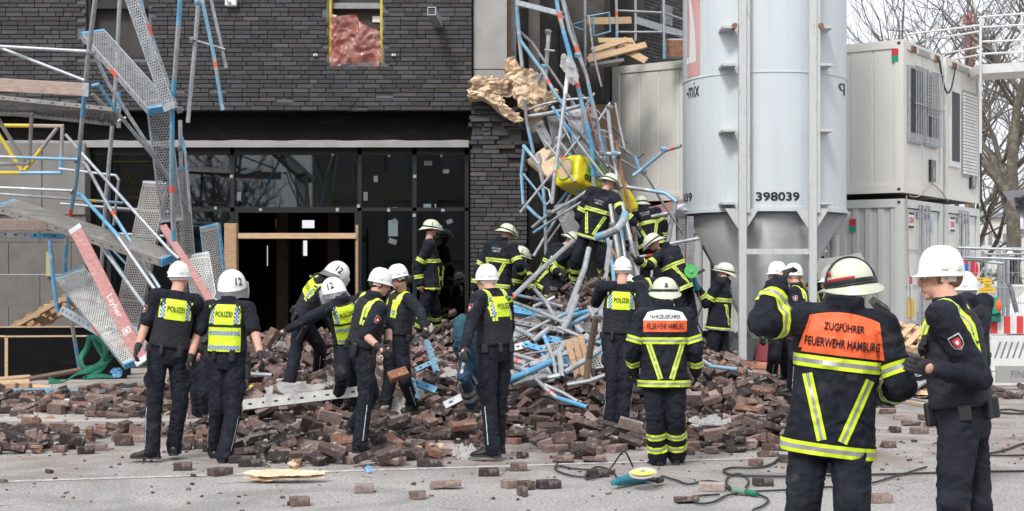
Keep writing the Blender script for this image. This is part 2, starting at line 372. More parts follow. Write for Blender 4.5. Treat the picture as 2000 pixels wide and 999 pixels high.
def wall_holes(mb, x0, x1, z0, z1, y0, y1, holes, m):
    xs = sorted({x0, x1, *[c for h in holes for c in h[:2] if x0 < c < x1]}); zs = sorted({z0, z1, *[c for h in holes for c in h[2:] if z0 < c < z1]})
    for i in range(len(xs) - 1):
        for j in range(len(zs) - 1):
            cx, cz = (xs[i] + xs[i+1]) / 2, (zs[j] + zs[j+1]) / 2
            if any(h[0] < cx < h[1] and h[2] < cz < h[3] for h in holes): continue
            mb.box((xs[i], y0, zs[j]), (xs[i+1], y1, zs[j+1]), m)
def rect(px0, px1, py0, py1, Y):
    a, b_ = at(px0, py1, Y), at(px1, py0, Y); return (a.x, b_.x, a.z, b_.z)
def brick_face(mb, O, xd, L, z0, z1, nrm, holes=(), seed=1, loose=None, bl=.29, bh=.0645, j=.0135, tone=1.0, taper=None):
    """real bricks standing 2 cm proud of a wall; holes in (along, z)"""
    r = random.Random(seed); O = Vector(O); xd = Vector(xd).normalized(); nrm = Vector(nrm).normalized()
    Mx = Matrix((xd, nrm, Vector((0,0,1)))).transposed().to_4x4(); z = z0; row = 0
    while z < z1 - bh * .5:
        s = -r.choice((.0, .145, .07, .21)) ; row += 1
        dz = 0
        while s < L:
            l = bl if r.random() < .82 else bl / 2
            a, c = max(0, s), min(L, s + l - j * .8)
            s += l
            if c - a < .03: continue
            if any(h[0] - .01 < (a + c) / 2 < h[1] + .01 and h[2] - .03 < z + bh/2 < h[3] + .01 for h in holes): continue
            for h in holes:
                if h[2] - .03 < z + bh/2 < h[3] + .01:
                    if a < h[0] < c: c = h[0]
                    if a < h[1] < c: a = h[1]
            if c - a < .03: continue
            k = r.random(); t = tone * (.038 + .034 * k * k + (.02 if r.random() < .08 else 0))
            tint = (t * 1.0, t * 1.0, t * (1.04 + .1 * r.random())) if r.random() < .8 else (t * 1.15, t, t * .95)
            off = r.uniform(-.002, .003); rz = 0; dx = 0; tz = r.uniform(-.0015, .0015); skip = False
            if loose:
                q = loose((a + c) / 2, z)
                if q > 0:
                    if r.random() < q * .16: skip = True
                    off += r.uniform(-.01, .05) * q; rz = r.uniform(-.12, .12) * q; dx = r.uniform(-.03, .03) * q; tz += r.uniform(-.006, .006) * q
            if skip: continue
            T = Matrix.Translation(O + xd * ((a + c) / 2 + dx) + Vector((0,0,z + bh/2 + tz)) + nrm * off) @ Mx @ Matrix.Rotation(rz, 4, 'Z') @ Matrix.Rotation(rz * .3, 4, 'Y')
            mb.bevbox((-(c-a)/2, -.08, -bh/2), ((c-a)/2, .02, bh/2), .004, M['brickdark'], T, tint)
        z += bh + j
FY = 25.0
bld = empty('brick_building', (-6, FY, 0), 'dark grey brick building shell with an open ground floor and broken corner pillar', 'building')
wz0 = at(0, 216, FY).z; win = rect(641, 747, -260, 122, FY); win2 = rect(166, 290, -260, 116, FY); xr = at(921, 0, FY).x
b = MB(); wall_holes(b, -16, xr - .03, wz0 + .01, 9.4, FY + .02, FY + .3, [win, win2], M['mortar']); b.build('wall', None, bld)
b = MB(); O = Vector((-16, FY, 0))
brick_face(b, O, (1,0,0), xr + 16, wz0, 7.2, (0,-1,0), [(h[0] + 16, h[1] + 16, h[2], h[3]) for h in (win, win2)], 4,
           loose=lambda s, z: .22 if z < wz0 + .32 else 0)
b.build('brick_cladding', None, bld)
for h, nm in ((win, 0), (win2, 1)):
    f = MB(); x0, x1, z0, z1 = h
    if nm == 0:
        f.box((x0, FY + .05, z0), (x0 + .05, FY + .28, z1), M['yellowpole']); f.box((x1 - .045, FY + .05, z0), (x1, FY + .28, z1), M['yellowpole'])
        f.box((x0 + .05, FY + .1, z0), (x1 - .05, FY + .28, z0 + .05), M['black'])
    else: f.box((x0, FY + .1, z0), (x1, FY + .28, z0 + .06), M['framedark']); f.box((x0, FY + .1, z0 + .06), (x0 + .07, FY + .28, z1), M['framedark'])
    fo = f.build('window', None, bld)
    s = MB(); zz = at(0, 14, FY).z; s.box((x0 + .05, FY + .15, zz), (x1 - .045, FY + .27, zz + .1), M['framedark'] if nm else M['galvdark']); s.build('transom', None, fo)
    s = MB(); s.box((x0, FY + .31, z0), (x1, FY + .33, z1), M['inner']); s.build('pane', None, fo)
    if nm == 0:
        q = rect(732, 744, 30, 42, FY + .2); s = MB(); s.box((q[0] - .05, FY + .285, q[2]), (q[1], FY + .3, q[3]), M['patchwhite']); s.build('sticker', None, fo)
# lintel zone under the brick
b = MB(); z1 = at(0, 277, FY + .3).z
b.box((-16, FY + .28, z1), (xr + .02, FY + .5, wz0 + .1), M['membrane']); b.box((-16, FY + .03, wz0 - .012), (xr, FY + .28, wz0 + .0), M['framedark']); b.build('fascia', None, bld)
b = MB(); z2 = at(0, 288, FY + .2).z; L0 = []
x = -16.0; pr = []
while x < xr + .02: pr.append(x); x += .12
vs = []; fs = []
for i, x in enumerate(pr):
    wv = .005 * sin(x * 5) + .004 * sin(x * 11.3)
    for (yy, zz) in ((FY + .2 , z1 - .005 + wv), (FY + .28, z1 + .02 + wv), (FY + .28, z2), (FY + .2, z2)): vs.append((x, yy, zz))
for i in range(len(pr) - 1):
    for k in range(4): fs.append((i*4 + k, (i+1)*4 + k, (i+1)*4 + (k+1) % 4, i*4 + (k+1) % 4))
b.add(vs, fs, M['concrete']); b.build('ledge', None, bld)
# shop front
GY = FY + .5
mul = [172, 214, 362, 455, 703, 810, 912]
fr_ = MB(); zt = z2; zb = .1
def bar(px0, px1, py0, py1, d=.1, y=GY): q = rect(px0, px1, py0, py1, y); fr_.box((q[0], y - .05, q[2]), (q[1], y + d, q[3]), M['framedark'])
for m_ in mul: bar(m_ - 4, m_ + 4, 288, 738)
bar(168, 920, 288, 303, .09); bar(168, 460, 406, 414, .08); bar(460, 700, 405, 416, .12); bar(700, 915, 406, 413, .08); bar(168, 460, 728, 738, .06); bar(700, 915, 728, 738, .06)
bar(458, 466, 416, 738, .07); bar(693, 699, 416, 738, .07)
fr_.build('shop_front_frame', None, bld)
for a_, c_ in zip(mul, mul[1:]):
    for (t_, u_) in ((303, 407), (413, 730)):
        if a_ == 455 and t_ == 413: continue
        q = rect(a_ + 4, c_ - 4, t_, u_, GY); g = MB(); g.box((q[0], GY, q[2]), (q[1], GY + .012, q[3]), M['glass']); g.build('glass_pane', None, bld)
# little stickers left on the glass
for (px, py, ww, hh, ang) in ((771,387,0,0,0),(467,384,8,17,0),(734,350,8,12,0),(714,384,8,17,0),(836,319,16,9,0),(871,335,12,8,0),(771,434,9,13,-.5),(767,472,16,10,.3),(878,433,12,8,-.4),(452,345,6,6,0),(810,345,6,6,0),(809,421,6,6,0),(659,410,6,7,0),(700,403,6,6,0),(759,411,6,6,0),(865,411,7,5,0),(509,410,6,5,0),(650,303,5,5,0),(760,305,5,5,0),(862,305,5,5,0),(421,407,5,5,0)):
    if not ww: continue
    c = at(px, py, GY - .06 if ww < 8 else GY - .008); k = GY / F; T = Matrix.Translation(c) @ Matrix.Rotation(ang, 4, 'Y')
    s = MB(); s.cbox((0,0,0), (ww * k, .006, hh * k), M['lightgrey'] if ww < 8 else M['screen'], T); s.build('glass_sticker', None, bld)
# room behind the glass
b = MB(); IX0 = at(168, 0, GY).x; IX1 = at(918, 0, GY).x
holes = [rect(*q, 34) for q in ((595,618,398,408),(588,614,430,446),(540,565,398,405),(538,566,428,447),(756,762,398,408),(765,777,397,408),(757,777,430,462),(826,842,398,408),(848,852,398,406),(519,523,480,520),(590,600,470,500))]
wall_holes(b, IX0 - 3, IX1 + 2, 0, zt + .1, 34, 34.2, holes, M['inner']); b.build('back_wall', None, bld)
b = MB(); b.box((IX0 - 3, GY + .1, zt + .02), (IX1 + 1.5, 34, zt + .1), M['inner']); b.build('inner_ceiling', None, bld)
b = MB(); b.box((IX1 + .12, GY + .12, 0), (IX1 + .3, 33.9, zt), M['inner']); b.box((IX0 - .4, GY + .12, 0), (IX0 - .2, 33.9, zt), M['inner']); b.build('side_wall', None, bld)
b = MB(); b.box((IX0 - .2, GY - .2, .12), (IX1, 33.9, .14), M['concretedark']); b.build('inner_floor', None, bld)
for (a_, c_, t_, u_, yy) in ((545, 702, 303, 405, 26.3), (705, 808, 303, 405, 26.35), (216, 308, 303, 360, 26.3), (216, 300, 366, 412, 26.3)):
    q = rect(a_, c_, t_, u_, yy); b = MB(); b.box((q[0], yy, q[2]), (q[1], yy + .03, q[3]), M['olive']); b.build('ceiling_panel', None, bld)
b = MB(); 
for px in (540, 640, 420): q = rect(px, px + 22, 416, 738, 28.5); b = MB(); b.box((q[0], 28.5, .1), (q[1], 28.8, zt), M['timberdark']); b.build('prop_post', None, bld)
# corner pillar with cracked brick cladding
PX0, PX1 = at(919, 0, 24.9).x, at(1029, 0, 24.9).x
b = MB(); b.box((PX0 + .03, 24.95, 0), (PX1 - .1, 25.9, 4.45), M['mortar']); b.build('pillar_core', None, bld)
b = MB(); zp = at(0, 205, 24.9).z
def loosep(s, z): return max(0.0, min(1.6, (z - 3.55) * 1.5)) + (.5 if z > 3.4 and s > .6 else 0) + (.12 if s > .85 else 0)
brick_face(b, (PX0, 24.88, 0), (1,0,0), PX1 - PX0, .05, zp - .25, (0,-1,0), (), 9, loose=loosep, tone=1.15)
brick_face(b, (PX0, 24.88, 0), (1,0,0), (PX1 - PX0) * .55, zp - .25, zp + .08, (0,-1,0), (), 19, loose=lambda s, z: 1.3, tone=1.15)
brick_face(b, (PX1 - .02, 24.9, 0), (0,1,0), .95, .05, zp - .6, (1,0,0), (), 10, loose=lambda s, z: .15)
b.build('pillar_cladding', None, bld)
b = MB(); rq = random.Random(5)      # slipped bricks hanging on at the crown of the pillar
for i in range(34):
    c = at(rq.uniform(985, 1022), rq.uniform(188, 232), rq.uniform(24.8, 25.2)); t = rq.uniform(.05, .1)
    T = Matrix.Translation(c) @ Matrix.Rotation(rq.uniform(-.7, .1), 4, 'Y') @ Matrix.Rotation(rq.uniform(-.5, .5), 4, 'Z') @ Matrix.Rotation(rq.uniform(-.4,.4), 4, 'X')
    b.bevbox((-.13, -.05, -.032), (.13, .05, .032), .006, M['brickdark'], T, (t * 1.2, t, t * .92))
b.build('loose_brick_clump', None, bld)
# concrete column above and the open flank behind it
q = rect(925, 990, -260, 155, 25.1); b = MB(); b.box((q[0], 25.1, q[2] + .18), (q[1], 25.45, q[3]), M['concrete']); b.box((q[0], 25.11, q[2]), (q[1], 25.45, q[2] + .165), M['concrete']); b.build('concrete_column', None, bld)
b = MB(); q = rect(991, 1003, -260, 140, 25.3); b.box((q[0], 25.3, q[2]), (q[1] - .04, 25.5, q[3]), M['osb']); q = rect(995, 1006, -200, 130, 25.5); b.box((q[0], 25.52, q[2]), (q[1] + .02, 25.6, q[3]), M['galvdark']); b.build('reveal_strip', None, bld)
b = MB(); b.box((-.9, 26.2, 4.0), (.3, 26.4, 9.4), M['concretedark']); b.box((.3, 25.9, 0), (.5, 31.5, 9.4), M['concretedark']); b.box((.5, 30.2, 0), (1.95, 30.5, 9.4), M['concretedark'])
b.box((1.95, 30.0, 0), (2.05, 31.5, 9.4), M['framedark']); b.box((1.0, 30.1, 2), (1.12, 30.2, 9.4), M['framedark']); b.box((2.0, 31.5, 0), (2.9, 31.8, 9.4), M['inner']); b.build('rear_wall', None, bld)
b = MB(); b.box((1.55, 29.6, 2.9), (2.15, 29.9, 5.3), M['osb']); b.build('chipboard_panel', None, bld)
# the wing behind the containers
wing = empty('brick_wing', (4, 33, 0), 'grey brick rear wing with steel ledge above the far container', 'building')
A_, B_ = at(1232, 0, 31.6), at(1420, 0, 35.5); A_.z = B_.z = 0; dr = (B_ - A_).normalized(); nr = Vector((dr.y, -dr.x, 0)); Lw = (B_ - A_).length
b = MB(); brick_face(b, A_, dr, Lw, 4.2, 8.4, nr, (), 31, tone=1.25); b.build('brick_cladding', None, wing)
Mw = Matrix((dr, -nr, Vector((0,0,1)))).transposed().to_4x4(); Mw.translation = A_
b = MB(); b.box((0, .0, 0), (Lw + 3, .4, 9.0), M['mortar'], Mw); b.build('wall', None, wing)
b = MB(); b.box((1.3, -.12, 7.5), (1.7, -.02, 7.95), M['galvdark'], Mw); b.build('wall_box', None, wing)

# left: wall of big concrete blocks
cw = empty('block_wall', (-8.5, 25.2, 0), 'bare grey wall of large concrete blocks behind the left scaffold', 'wall')
b = MB(); bx1 = at(168, 0, 25.2).x; z = .1; row = 0; zt_ = at(0, 420, 25.2).z
while z < zt_:
    hh = .56; x = -16 + (.55 if row % 2 else 0)
    while x < bx1:
        x2 = min(x + 1.1, bx1)
        if x2 - x > .05: b.bevbox((x + .004, 25.2 + R.uniform(0, .006), z + .004), (x2 - .004, 25.5, min(z + hh, zt_) - .004), .006, M['blockwall'])
        x += 1.1
    z += hh; row += 1
b.build('block_course', None, cw)
b = MB(); x = -16
while x < bx1: b.bevbox((x + .006, 25.16, zt_), (min(x + 1.55, bx1) - .006, 25.5, at(0, 280, 25.2).z), .008, M['panelgrey']); x += 1.55
b.build('upper_panel', None, cw)
b = MB(); 
for (a_, c_, t_, u_) in ((90, 100, 492, 540), (86, 96, 594, 616)): q = rect(a_, c_, t_, u_, 25.15); b.box((q[0], 25.14, q[2]), (q[1], 25.19, q[3]), M['olive'])
b.build('recess_block', None, cw)

# unseen buildings across the street, put in to darken the shop glass reflection
for nm, x0, x1, h, lab in (('unseen_office', -44, -16.5, 13, 'unseen office block across the street, left of the low one'), ('unseen_low_building', -16.4, -10, 4.0, 'single storey unseen building across the street'), ('unseen_office', -9.9, 26, 13, 'long unseen office block across the street facing the shop front')):
    o = empty(nm, ((x0 + x1) / 2, -20, 0), lab, 'building'); b = MB(); hl = []
    z = 1.0
    while z + 1.6 < h:
        x = x0 + 1
        while x + 1.3 < x1: hl.append((x, x + 1.3, z, z + 1.6)); x += 2.6
        z += 3.0
    wall_holes(b, x0, x1, 0, h, -20.3, -20, hl, M['facade2']); b.build('wall', None, o)
    b = MB(); b.box((x0, -20.5, 0), (x1, -20.35, h - .1), M['farwin']); b.build('window', None, o)
    b = MB(); b.box((x0, -32, h), (x1, -20.1, h + .3), M['farroof']); b.build('roof', None, o)

# ------------------------------------------------------------------ container stack
C0 = Vector((7.51, 27.5, 0)); DL = Vector((-.828, .56, 0)); DRr = Vector((.56, .828, 0))
LEN = 6.45; WD = 2.44
def cont(name, z0, z1, off, office, label):
    o = empty(name, C0 + DRr * off + Vector((0,0,z0)), label, 'container', 'site containers in the stack')
    Mc = Matrix((DL, DRr, Vector((0,0,1)))).transposed().to_4x4(); Mc.translation = C0 + DRr * off
    mt = M['container'] if office else M['containerlow']; t = .17
    b = MB()    # frame: posts, rails; local x = along the long side, y = width, faces outside at y=0 and x=0
    for x in (0, LEN - t):
        for y in (0, WD - t): b.box((x, y, z0), (x + t, y + t, z1), mt, Mc)
    for z in (z0, z1 - .16):
        for y in (0, WD - .12): b.box((t, y + .004, z), (LEN - t, y + .12, z + .16), mt, Mc)
        for x in (0, LEN - .12): b.box((x + .004, t, z), (x + .12, WD - t, z + .16), mt, Mc)
    b.build('frame', None, o)
    b = MB(); b.box((t, t, z1 - .02), (LEN - t, WD - t, z1 + .015), M['containerdark'], Mc); b.box((.1, .1, z0 + .02), (LEN - .1, WD - .1, z0 + .05), mt, Mc); b.build('roof', None, o)
    b = MB()    # corrugated long sides
    for yy, sg in ((.03, 1), (WD - .03, -1)):
        n = 13 if office else 24; seg = (LEN - 2 * t) / n; pr = []
        for i in range(n):
            x = t + i * seg
            if office: pr += [(x, 0), (x + seg * .9, 0), (x + seg * .93, .014), (x + seg * .97, .014)]
            else: pr += [(x, 0), (x + seg * .36, 0), (x + seg * .5, .045), (x + seg * .86, .045)]
        pr.append((LEN - t, 0)); v = [];
        for (x, d) in pr:
            v.append(Mc @ Vector((x, yy + sg * d, z0 + .16))); v.append(Mc @ Vector((x, yy + sg * d, z1 - .16)))
        b.add(v, [(2*i, 2*i+1, 2*i+3, 2*i+2) for i in range(len(pr) - 1)], mt)
    b.build('side_panel', None, o)
    b = MB(); b.box((LEN - .08, t, z0 + .16), (LEN - .04, WD - t, z1 - .16), mt, Mc)
    if office: 
        for (ya, yb) in ((t, WD/2 - .01), (WD/2 + .01, WD - t)): b.box((.035, ya, z0 + .16), (.08, yb, z1 - .16), mt, Mc)
    b.build('end_panel', None, o)
    # corner castings with holes
    b = MB()
    for z in (z0, z1 - .13): b.cbox((.09, -.003, z + .065), (.06, .012, .05), M['containerdark'], Mc)
    b.build('corner_fitting', None, o)
    return o, Mc
zm0, zm1, zu0, zu1 = .62, 3.24, 3.36, 6.3
containers = []
for k, off in enumerate((0.0, 2.62)):
    side = 'near the silo' if k == 0 else 'away from the silo, nearer the trees'
    o, Mc = cont('office_container', zu0, zu1, off, True, 'upper white office container ' + ('with barred windows, red and green square on its corner' if k == 0 else 'with roller shutter, standing beside the barred one'))
    b = MB(); ff = MB(); pn = MB(); sh = MB()
    def EB(mb, y0, y1, z0, z1, d0, d1, m): mb.box((d0, y0, z0), (d1, y1, z1), m, Mc)
    if k == 0:
        for i, (y0, y1) in enumerate(((.32, 1.12), (1.3, 2.12))):
            z0, z1 = 4.35, 5.85; w_ = MB(); EB(w_, y0, y1, z0, z1, -.02, .03, M['galv'])
            wo_ = w_.build('window', None, o)
            p_ = MB(); EB(p_, y0 + .06, y1 - .06, z0 + .2, z1 - .06, -.025, -.022, M['black']); p_.build('pane', None, wo_)
            if i == 1:
                p_ = MB(); zz = z0 + .6
                while zz < z1 - .07: EB(p_, y0 + .06, y1 - .06, zz, zz + .06, -.045, -.03, M['lightgrey']); zz += .07
                p_.build('shutter', None, wo_)
            p_ = MB(); y = y0 + .05
            while y < y1: p_.tube([Mc @ Vector((-.13, y, z0 + .02)), Mc @ Vector((-.13, y, z1 - .02))], .009, M['galv'], 5); y += .1
            for zz in (z0 + .03, (z0 + z1) / 2, z1 - .03): p_.tube([Mc @ Vector((-.13, y0, zz)), Mc @ Vector((-.13, y1, zz))], .013, M['galv'], 5)
            p_.build('window_bars', None, wo_)
    else:
        w_ = MB(); EB(w_, .25, 1.0, 4.05, 5.75, -.02, .03, M['whitepaint']); wo_ = w_.build('window', None, o)
        p_ = MB(); EB(p_, .36, .89, 4.17, 5.62, -.026, -.022, M['black']); p_.build('pane', None, wo_)
        w_ = MB(); zz = 3.95; EB(w_, 1.2, 2.2, 3.9, 5.75, .0, .03, M['lightgrey'])
        while zz < 5.7: EB(w_, 1.22, 2.18, zz, zz + .055, -.03, -.0, M['barrierwhite']); zz += .07
        w_.build('shutter', None, o)
    v_ = MB(); y0 = 1.62 if k == 0 else 1.75; EB(v_, y0, y0 + .3, 3.66, 4.1, -.02, .03, M['carglass']); EB(v_, y0 + .08, y0 + .22, 3.72, 3.95, -.03, -.021, M['lightgrey']); v_.build('fan_vent', None, o)
    v_ = MB()
    for y in (.45, 1.9): EB(v_, y, y + .28, 6.12, 6.24, -.02, .005, M['rust']); EB(v_, y + .09, y + .19, 6.14, 6.22, -.024, -.021, M['black'])
    EB(v_, .9, 1.6, 6.13, 6.24, -.01, .004, M['lightgrey']); v_.build('cable_socket', None, o)
    containers.append((o, Mc))
    o2, Mc2 = cont('storage_container', zm0, zm1, off, False, 'lower grey storage container ' + ('with locked double doors under the barred windows' if k == 0 else 'with doors ajar under the roller shutter'))
    d_ = MB()
    for i, (y0, y1) in enumerate(((.2, 1.2), (1.24, 2.24))):
        d_ = MB(); d_.box((.05, y0, zm0 + .18), (.1, y1, zm1 - .18), M['containerlow'] if k == 0 or i == 0 else M['containerlow'], Mc2)
        for zz in (zm0 + .25, zm0 + .95, zm0 + 1.65): d_.box((.035, y0 + .08, zz), (.05, y1 - .08, zz + .6), M['container'], Mc2)
        dd_ = d_.build('door', None, o2)
        for y in ((y0 + .72, y0 + .9) if i == 0 else (y0 + .1, y0 + .28)):
            e_ = MB(); e_.tube([Mc2 @ Vector((-.02, y, zm0 + .05)), Mc2 @ Vector((-.02, y, zm1 - .08))], .02, M['galv'], 6)
            for zz in (zm0 + .3, zm1 - .35, zm0 + 1.1): e_.box((-.03, y - .03, zz), (.034, y + .03, zz + .12), M['galv'], Mc2)
            e_.build('lock_rod', None, dd_)
    if k == 1: v_ = MB(); v_.box((.03, 1.19, zm0 + .2), (.06, 1.26, zm1 - .2), M['black'], Mc2); v_.build('door_gap', None, o2)
    containers.append((o2, Mc2))
    v_ = MB()
    for zz, ln in ((zm1 - .55, .22),):
        v_.box((-.005, .28, zz), (.034, .6, zz + .3), M['patchwhite'], Mc2)
        v_.box((-.008, .28, zz + .26), (-.005, .6, zz + .3), M['ink'], Mc2); v_.box((-.008, .28, zz), (-.005, .6, zz + .04), M['ink'], Mc2)
    st = v_.build('sticker', None, o2)
    flat_text('COBUN', Mc2 @ Vector((-.008, .44, zm1 - .4)), DRr, Vector((0,0,1)), M['signred'], 'lettering', st, width=.27, height=.12, bold=.02)
    if k == 0:
        v_ = MB(); v_.box((-.005, .32, 1.35), (.034, .5, 1.9), M['patchwhite'], Mc2); v_.box((-.008, .33, 1.6), (-.005, .49, 1.75), M['signred'], Mc2); v_.box((-.008, .33, 1.4), (-.005, .4, 1.55), M['chkblue'], Mc2); v_.build('notice', None, o2)
        v_ = MB(); v_.box((-.005, .32, .95), (.034, .62, 1.3), M['signyellow'], Mc2); v_.build('warning_notice', None, o2)
        v_ = MB(); v_.box((-.005, 1.7, 2.65), (.034, 1.85, 2.92), M['chkwhite'], Mc2); v_.build('notice', None, o2)
# red / green squares by the corner, faint number
for (o, Mc), z in zip(containers[:2], (5.88, 2.62)):
    v_ = MB(); xx = .1 if z > 4 else .95
    v_.box((xx, -.012, z + .12), (xx + .13, -.004, z + .25), M['signred'], Mc); v_.box((xx, -.012, z), (xx + .13, -.004, z + .118), M['lampgreen'], Mc); v_.build('sticker', None, o)
for i in range(2):
    for j in range(4): b = MB(); b.cbox((.2 + i * 6.0, .2 + j * 1.5, .31), (.4, .4, .62), M['concretedark'], containers[0][1]); tag(b.build('support_block'), ['first','second','third','fourth'][j] + ' concrete footing from the silo under the ' + ['near','far'][i] + ' end of the container stack', 'footing')
v_ = MB(); Mc = containers[0][1]; P_ = lambda y, z, x=-.05: Mc @ Vector((x, y, z))
def sag(a, c, d, n=8): return [a.lerp(c, i / n) - Vector((0,0,1)) * d * 4 * (i / n) * (1 - i / n) for i in range(n + 1)]
def cable(name, pts, r, m, label, group=None):
    b = MB(); b.tube(pts, r, m, 6); return tag(b.build(name, smooth=True), label, 'cable', group)
cable('cable', sag(P_(2.05, 6.15), P_(3.1, 6.12), .6, 10), .02, M['rubber'], 'black cable looping between the sockets under the container roof')
cable('cable', [P_(4.65, 6.15), P_(4.85, 6.1), P_(4.95, 5.8), P_(4.95, 4.2), P_(4.98, 3.5), P_(5.2, 3.2), P_(5.5, 3.0), P_(5.45, 2.95)], .022, M['rubber'], 'black cable running down the far corner of the office containers')
cable('cable', sag(P_(.2, 3.3), P_(1.5, 3.62), .12) + sag(P_(1.5, 3.62), P_(2.6, 3.3), -.05)[1:], .012, M['timbergrey'], 'thin tan cable strung between the container storeys')
cable('cable', [P_(.12, 3.3, -.02), P_(.15, 2.0, -.04), P_(.3, 1.0, -.05), P_(.33, .6, -.03)], .014, M['timbergrey'], 'thin tan cable hanging down the corner post of the lower container')

# ------------------------------------------------------------------ silo
SX, SY, SR = (1492 - CX) / F * 24.9, 24.9, 1.4
silo = empty('mortar_silo', (SX, SY, 0), 'tall pale grey mortar silo on four legs with number 398039', 'silo')
zb = at(0, 405, 23.6).z; zseam = at(0, 141, 23.55).z; ZT = 9.5
def ringp(r, z, n=72): return [Vector((SX + r * cos(2*pi*k/n), SY + r * sin(2*pi*k/n), z)) for k in range(n)]
b = MB(); rings = [ringp(SR, zb), ringp(SR, zseam - .012), ringp(SR + .012, zseam - .008), ringp(SR + .012, zseam + .008), ringp(SR, zseam + .012), ringp(SR, ZT)]
b.loft(rings, M['silo'], caps=False); b.build('tank', None, silo, smooth=False); b = MB(); b.loft([ringp(SR, ZT), ringp(.3, ZT + .6)], M['silo']); b.build('lid', None, silo)
for o in [silo.children[0]]:
    o.data.polygons.foreach_set('use_smooth', [True] * len(o.data.polygons)); o.data.set_sharp_from_angle(angle=radians(30))
b = MB(); b.loft([ringp(SR + .02, zb - .07), ringp(SR + .02, zb + .0), ringp(SR, zb + .002)], M['silo'], caps=False); b.build('rim', None, silo)
b = MB(); b.loft([ringp(SR - .02, zb - .05), ringp(.16, .55), ringp(.16, .35)], M['silocone'], caps=True); co = b.build('cone', None, silo, smooth=True)
def cyl_pt(u, z, off=.006):
    """u: sideways arc length from the camera-facing line"""
    a = -pi/2 + u / SR - atan2(SX, SY) ; return Vector((SX + (SR + off) * cos(a), SY + (SR + off) * sin(a), z))
def cyl_patch(u0, u1, z0, z1, m, name, off=.005, n=10):
    b = MB(); rgs = [[cyl_pt(u0 + (u1 - u0) * i / n, z, off) for i in range(n + 1)] for z in (z0, z1)]
    b.loft(rgs, m, closed=False); return b.build(name, None, silo)
def cyl_text(body, u, z, h, wd, m=None, bold=.02):
    uv, fs = text_mesh(body, h, wd, bold); b = MB(); b.add([cyl_pt(u + x, z + y, .01) for x, y in uv], fs, m or M['ink']); b.build('lettering', None, silo)
def u_of(px, py_=0):
    # arc position whose projected column is px
    best = min((abs(((lambda p: CX + F * p.x / p.y)(cyl_pt(u / 200, 3))) - px), u / 200) for u in range(-330, 331)); return best[1]
zc = lambda py, Y=23.5: at(0, py, Y).z
cyl_text('398039', u_of(1520), zc(384), .145, u_of(1563) - u_of(1478), bold=.025)
cyl_text('-mix', u_of(1352), zc(172, 24.1), .25, u_of(1366) - u_of(1337.5), bold=.0)
cyl_text('q', u_of(1646.5), zc(180, 24.5), .2, .3, bold=0)
cyl_text('039', u_of(1336.5), zc(384, 24.3), .14, .42, bold=.01)
cyl_patch(u_of(1334.6), u_of(1367), zc(145, 24.1), ZT - .5, M['pink'], 'painted_panel')
b = MB(); e0, e1 = u_of(1336), u_of(1360); zz0, zz1 = zc(118, 24.1), zc(-60, 24.1); vs = []
N_ = 14
for i in range(N_ + 1):
    t = i / N_; u = e0 + (e1 - e0) * (1 - t ** 2.2); z = zz0 + (zz1 - zz0) * t
    vs.append(cyl_pt(u - .0, z, .012)); vs.append(cyl_pt(u - .22 * (1 - t) - .03, z + .0, .012))
b.add(vs, [(2*i, 2*i+1, 2*i+3, 2*i+2) for i in range(N_)], M['whitepaint'])
b.add([cyl_pt(e0, zz0, .012), cyl_pt(e1, zz0, .012), cyl_pt(e1, zz0 + .14, .012), cyl_pt(e0, zz0 + .1, .012)], [(0,1,2,3)], M['whitepaint'])
b.build('painted_arc', None, silo)
cyl_patch(u_of(1645), u_of(1649.2), zc(145, 24.4), ZT - .5, M['pink'], 'painted_panel')
LEGY = 23.42
for k, px in enumerate((1450, 1587)):
    x = at(px, 0, LEGY).x; b = MB(); b.bevbox((x - .063, LEGY - .06, 0.0), (x + .063, LEGY + .06, ZT), .01, M['siloleg'])
    b.box((x + .067, LEGY - .03, zb - .1), (x + .12, LEGY + .03, ZT), M['siloleg'])
    lg = b.build('leg', None, silo)
    b = MB(); yc = SY - sqrt(max(0, SR*SR - (x - SX)**2))
    for py in (55, 128, 256, 398):
        z = zc(py); sgn = -1 if k == 0 else 1
        b.box((x + sgn * .1, LEGY - .02, z - .02), (x + sgn * .33, yc + .3, z + .02), M['siloleg'])
        b.box((x - .04, LEGY + .06, z - .06), (x + .04, yc + .1, z + .02), M['siloleg'])
    b.tube([(x + (-.13 if k == 0 else .13), LEGY - .06, zc(53)), (x + (-.13 if k == 0 else .13), LEGY + .2, zc(53))], .045, M['rust'], 10)
    b.build('bracket', None, lg)
    b = MB(); b.add([(x - .28, LEGY + .02, zb - .03), (x + .28, LEGY + .02, zb - .03), (x + .03, LEGY + .02, zb - .42), (x - .03, LEGY + .02, zb - .42)], [(0,1,2,3)], M['siloleg'])
    b.add([(x - .28, LEGY + .05, zb - .03), (x + .28, LEGY + .05, zb - .03), (x + .03, LEGY + .05, zb - .42), (x - .03, LEGY + .05, zb - .42)], [(0,3,2,1)], M['siloleg']); b.build('gusset', None, lg)
for px in (1363, 1630):
    Y = 24.8; x = at(px, 0, Y).x; b = MB(); b.tube([(x, Y, 0), (x, Y, zb - .05)], .085, M['siloleg'], 14); lg = b.build('leg', None, silo, smooth=True)
    b = MB(); b.add([(x - .26, Y - .1, zb - .03), (x + .26, Y - .1, zb - .03), (x + .09, Y - .1, zb - .4), (x - .09, Y - .1, zb - .4)], [(0,1,2,3)], M['siloleg']); b.build('gusset', None, lg)
b = MB(); x0, x1 = at(1455, 0, LEGY).x, at(1582, 0, LEGY).x; z = zc(492); b.box((x0 + .02, LEGY - .045, z - .045), (x1 - .02, LEGY + .045, z + .045), M['siloleg']); b.build('crossbar', None, silo)
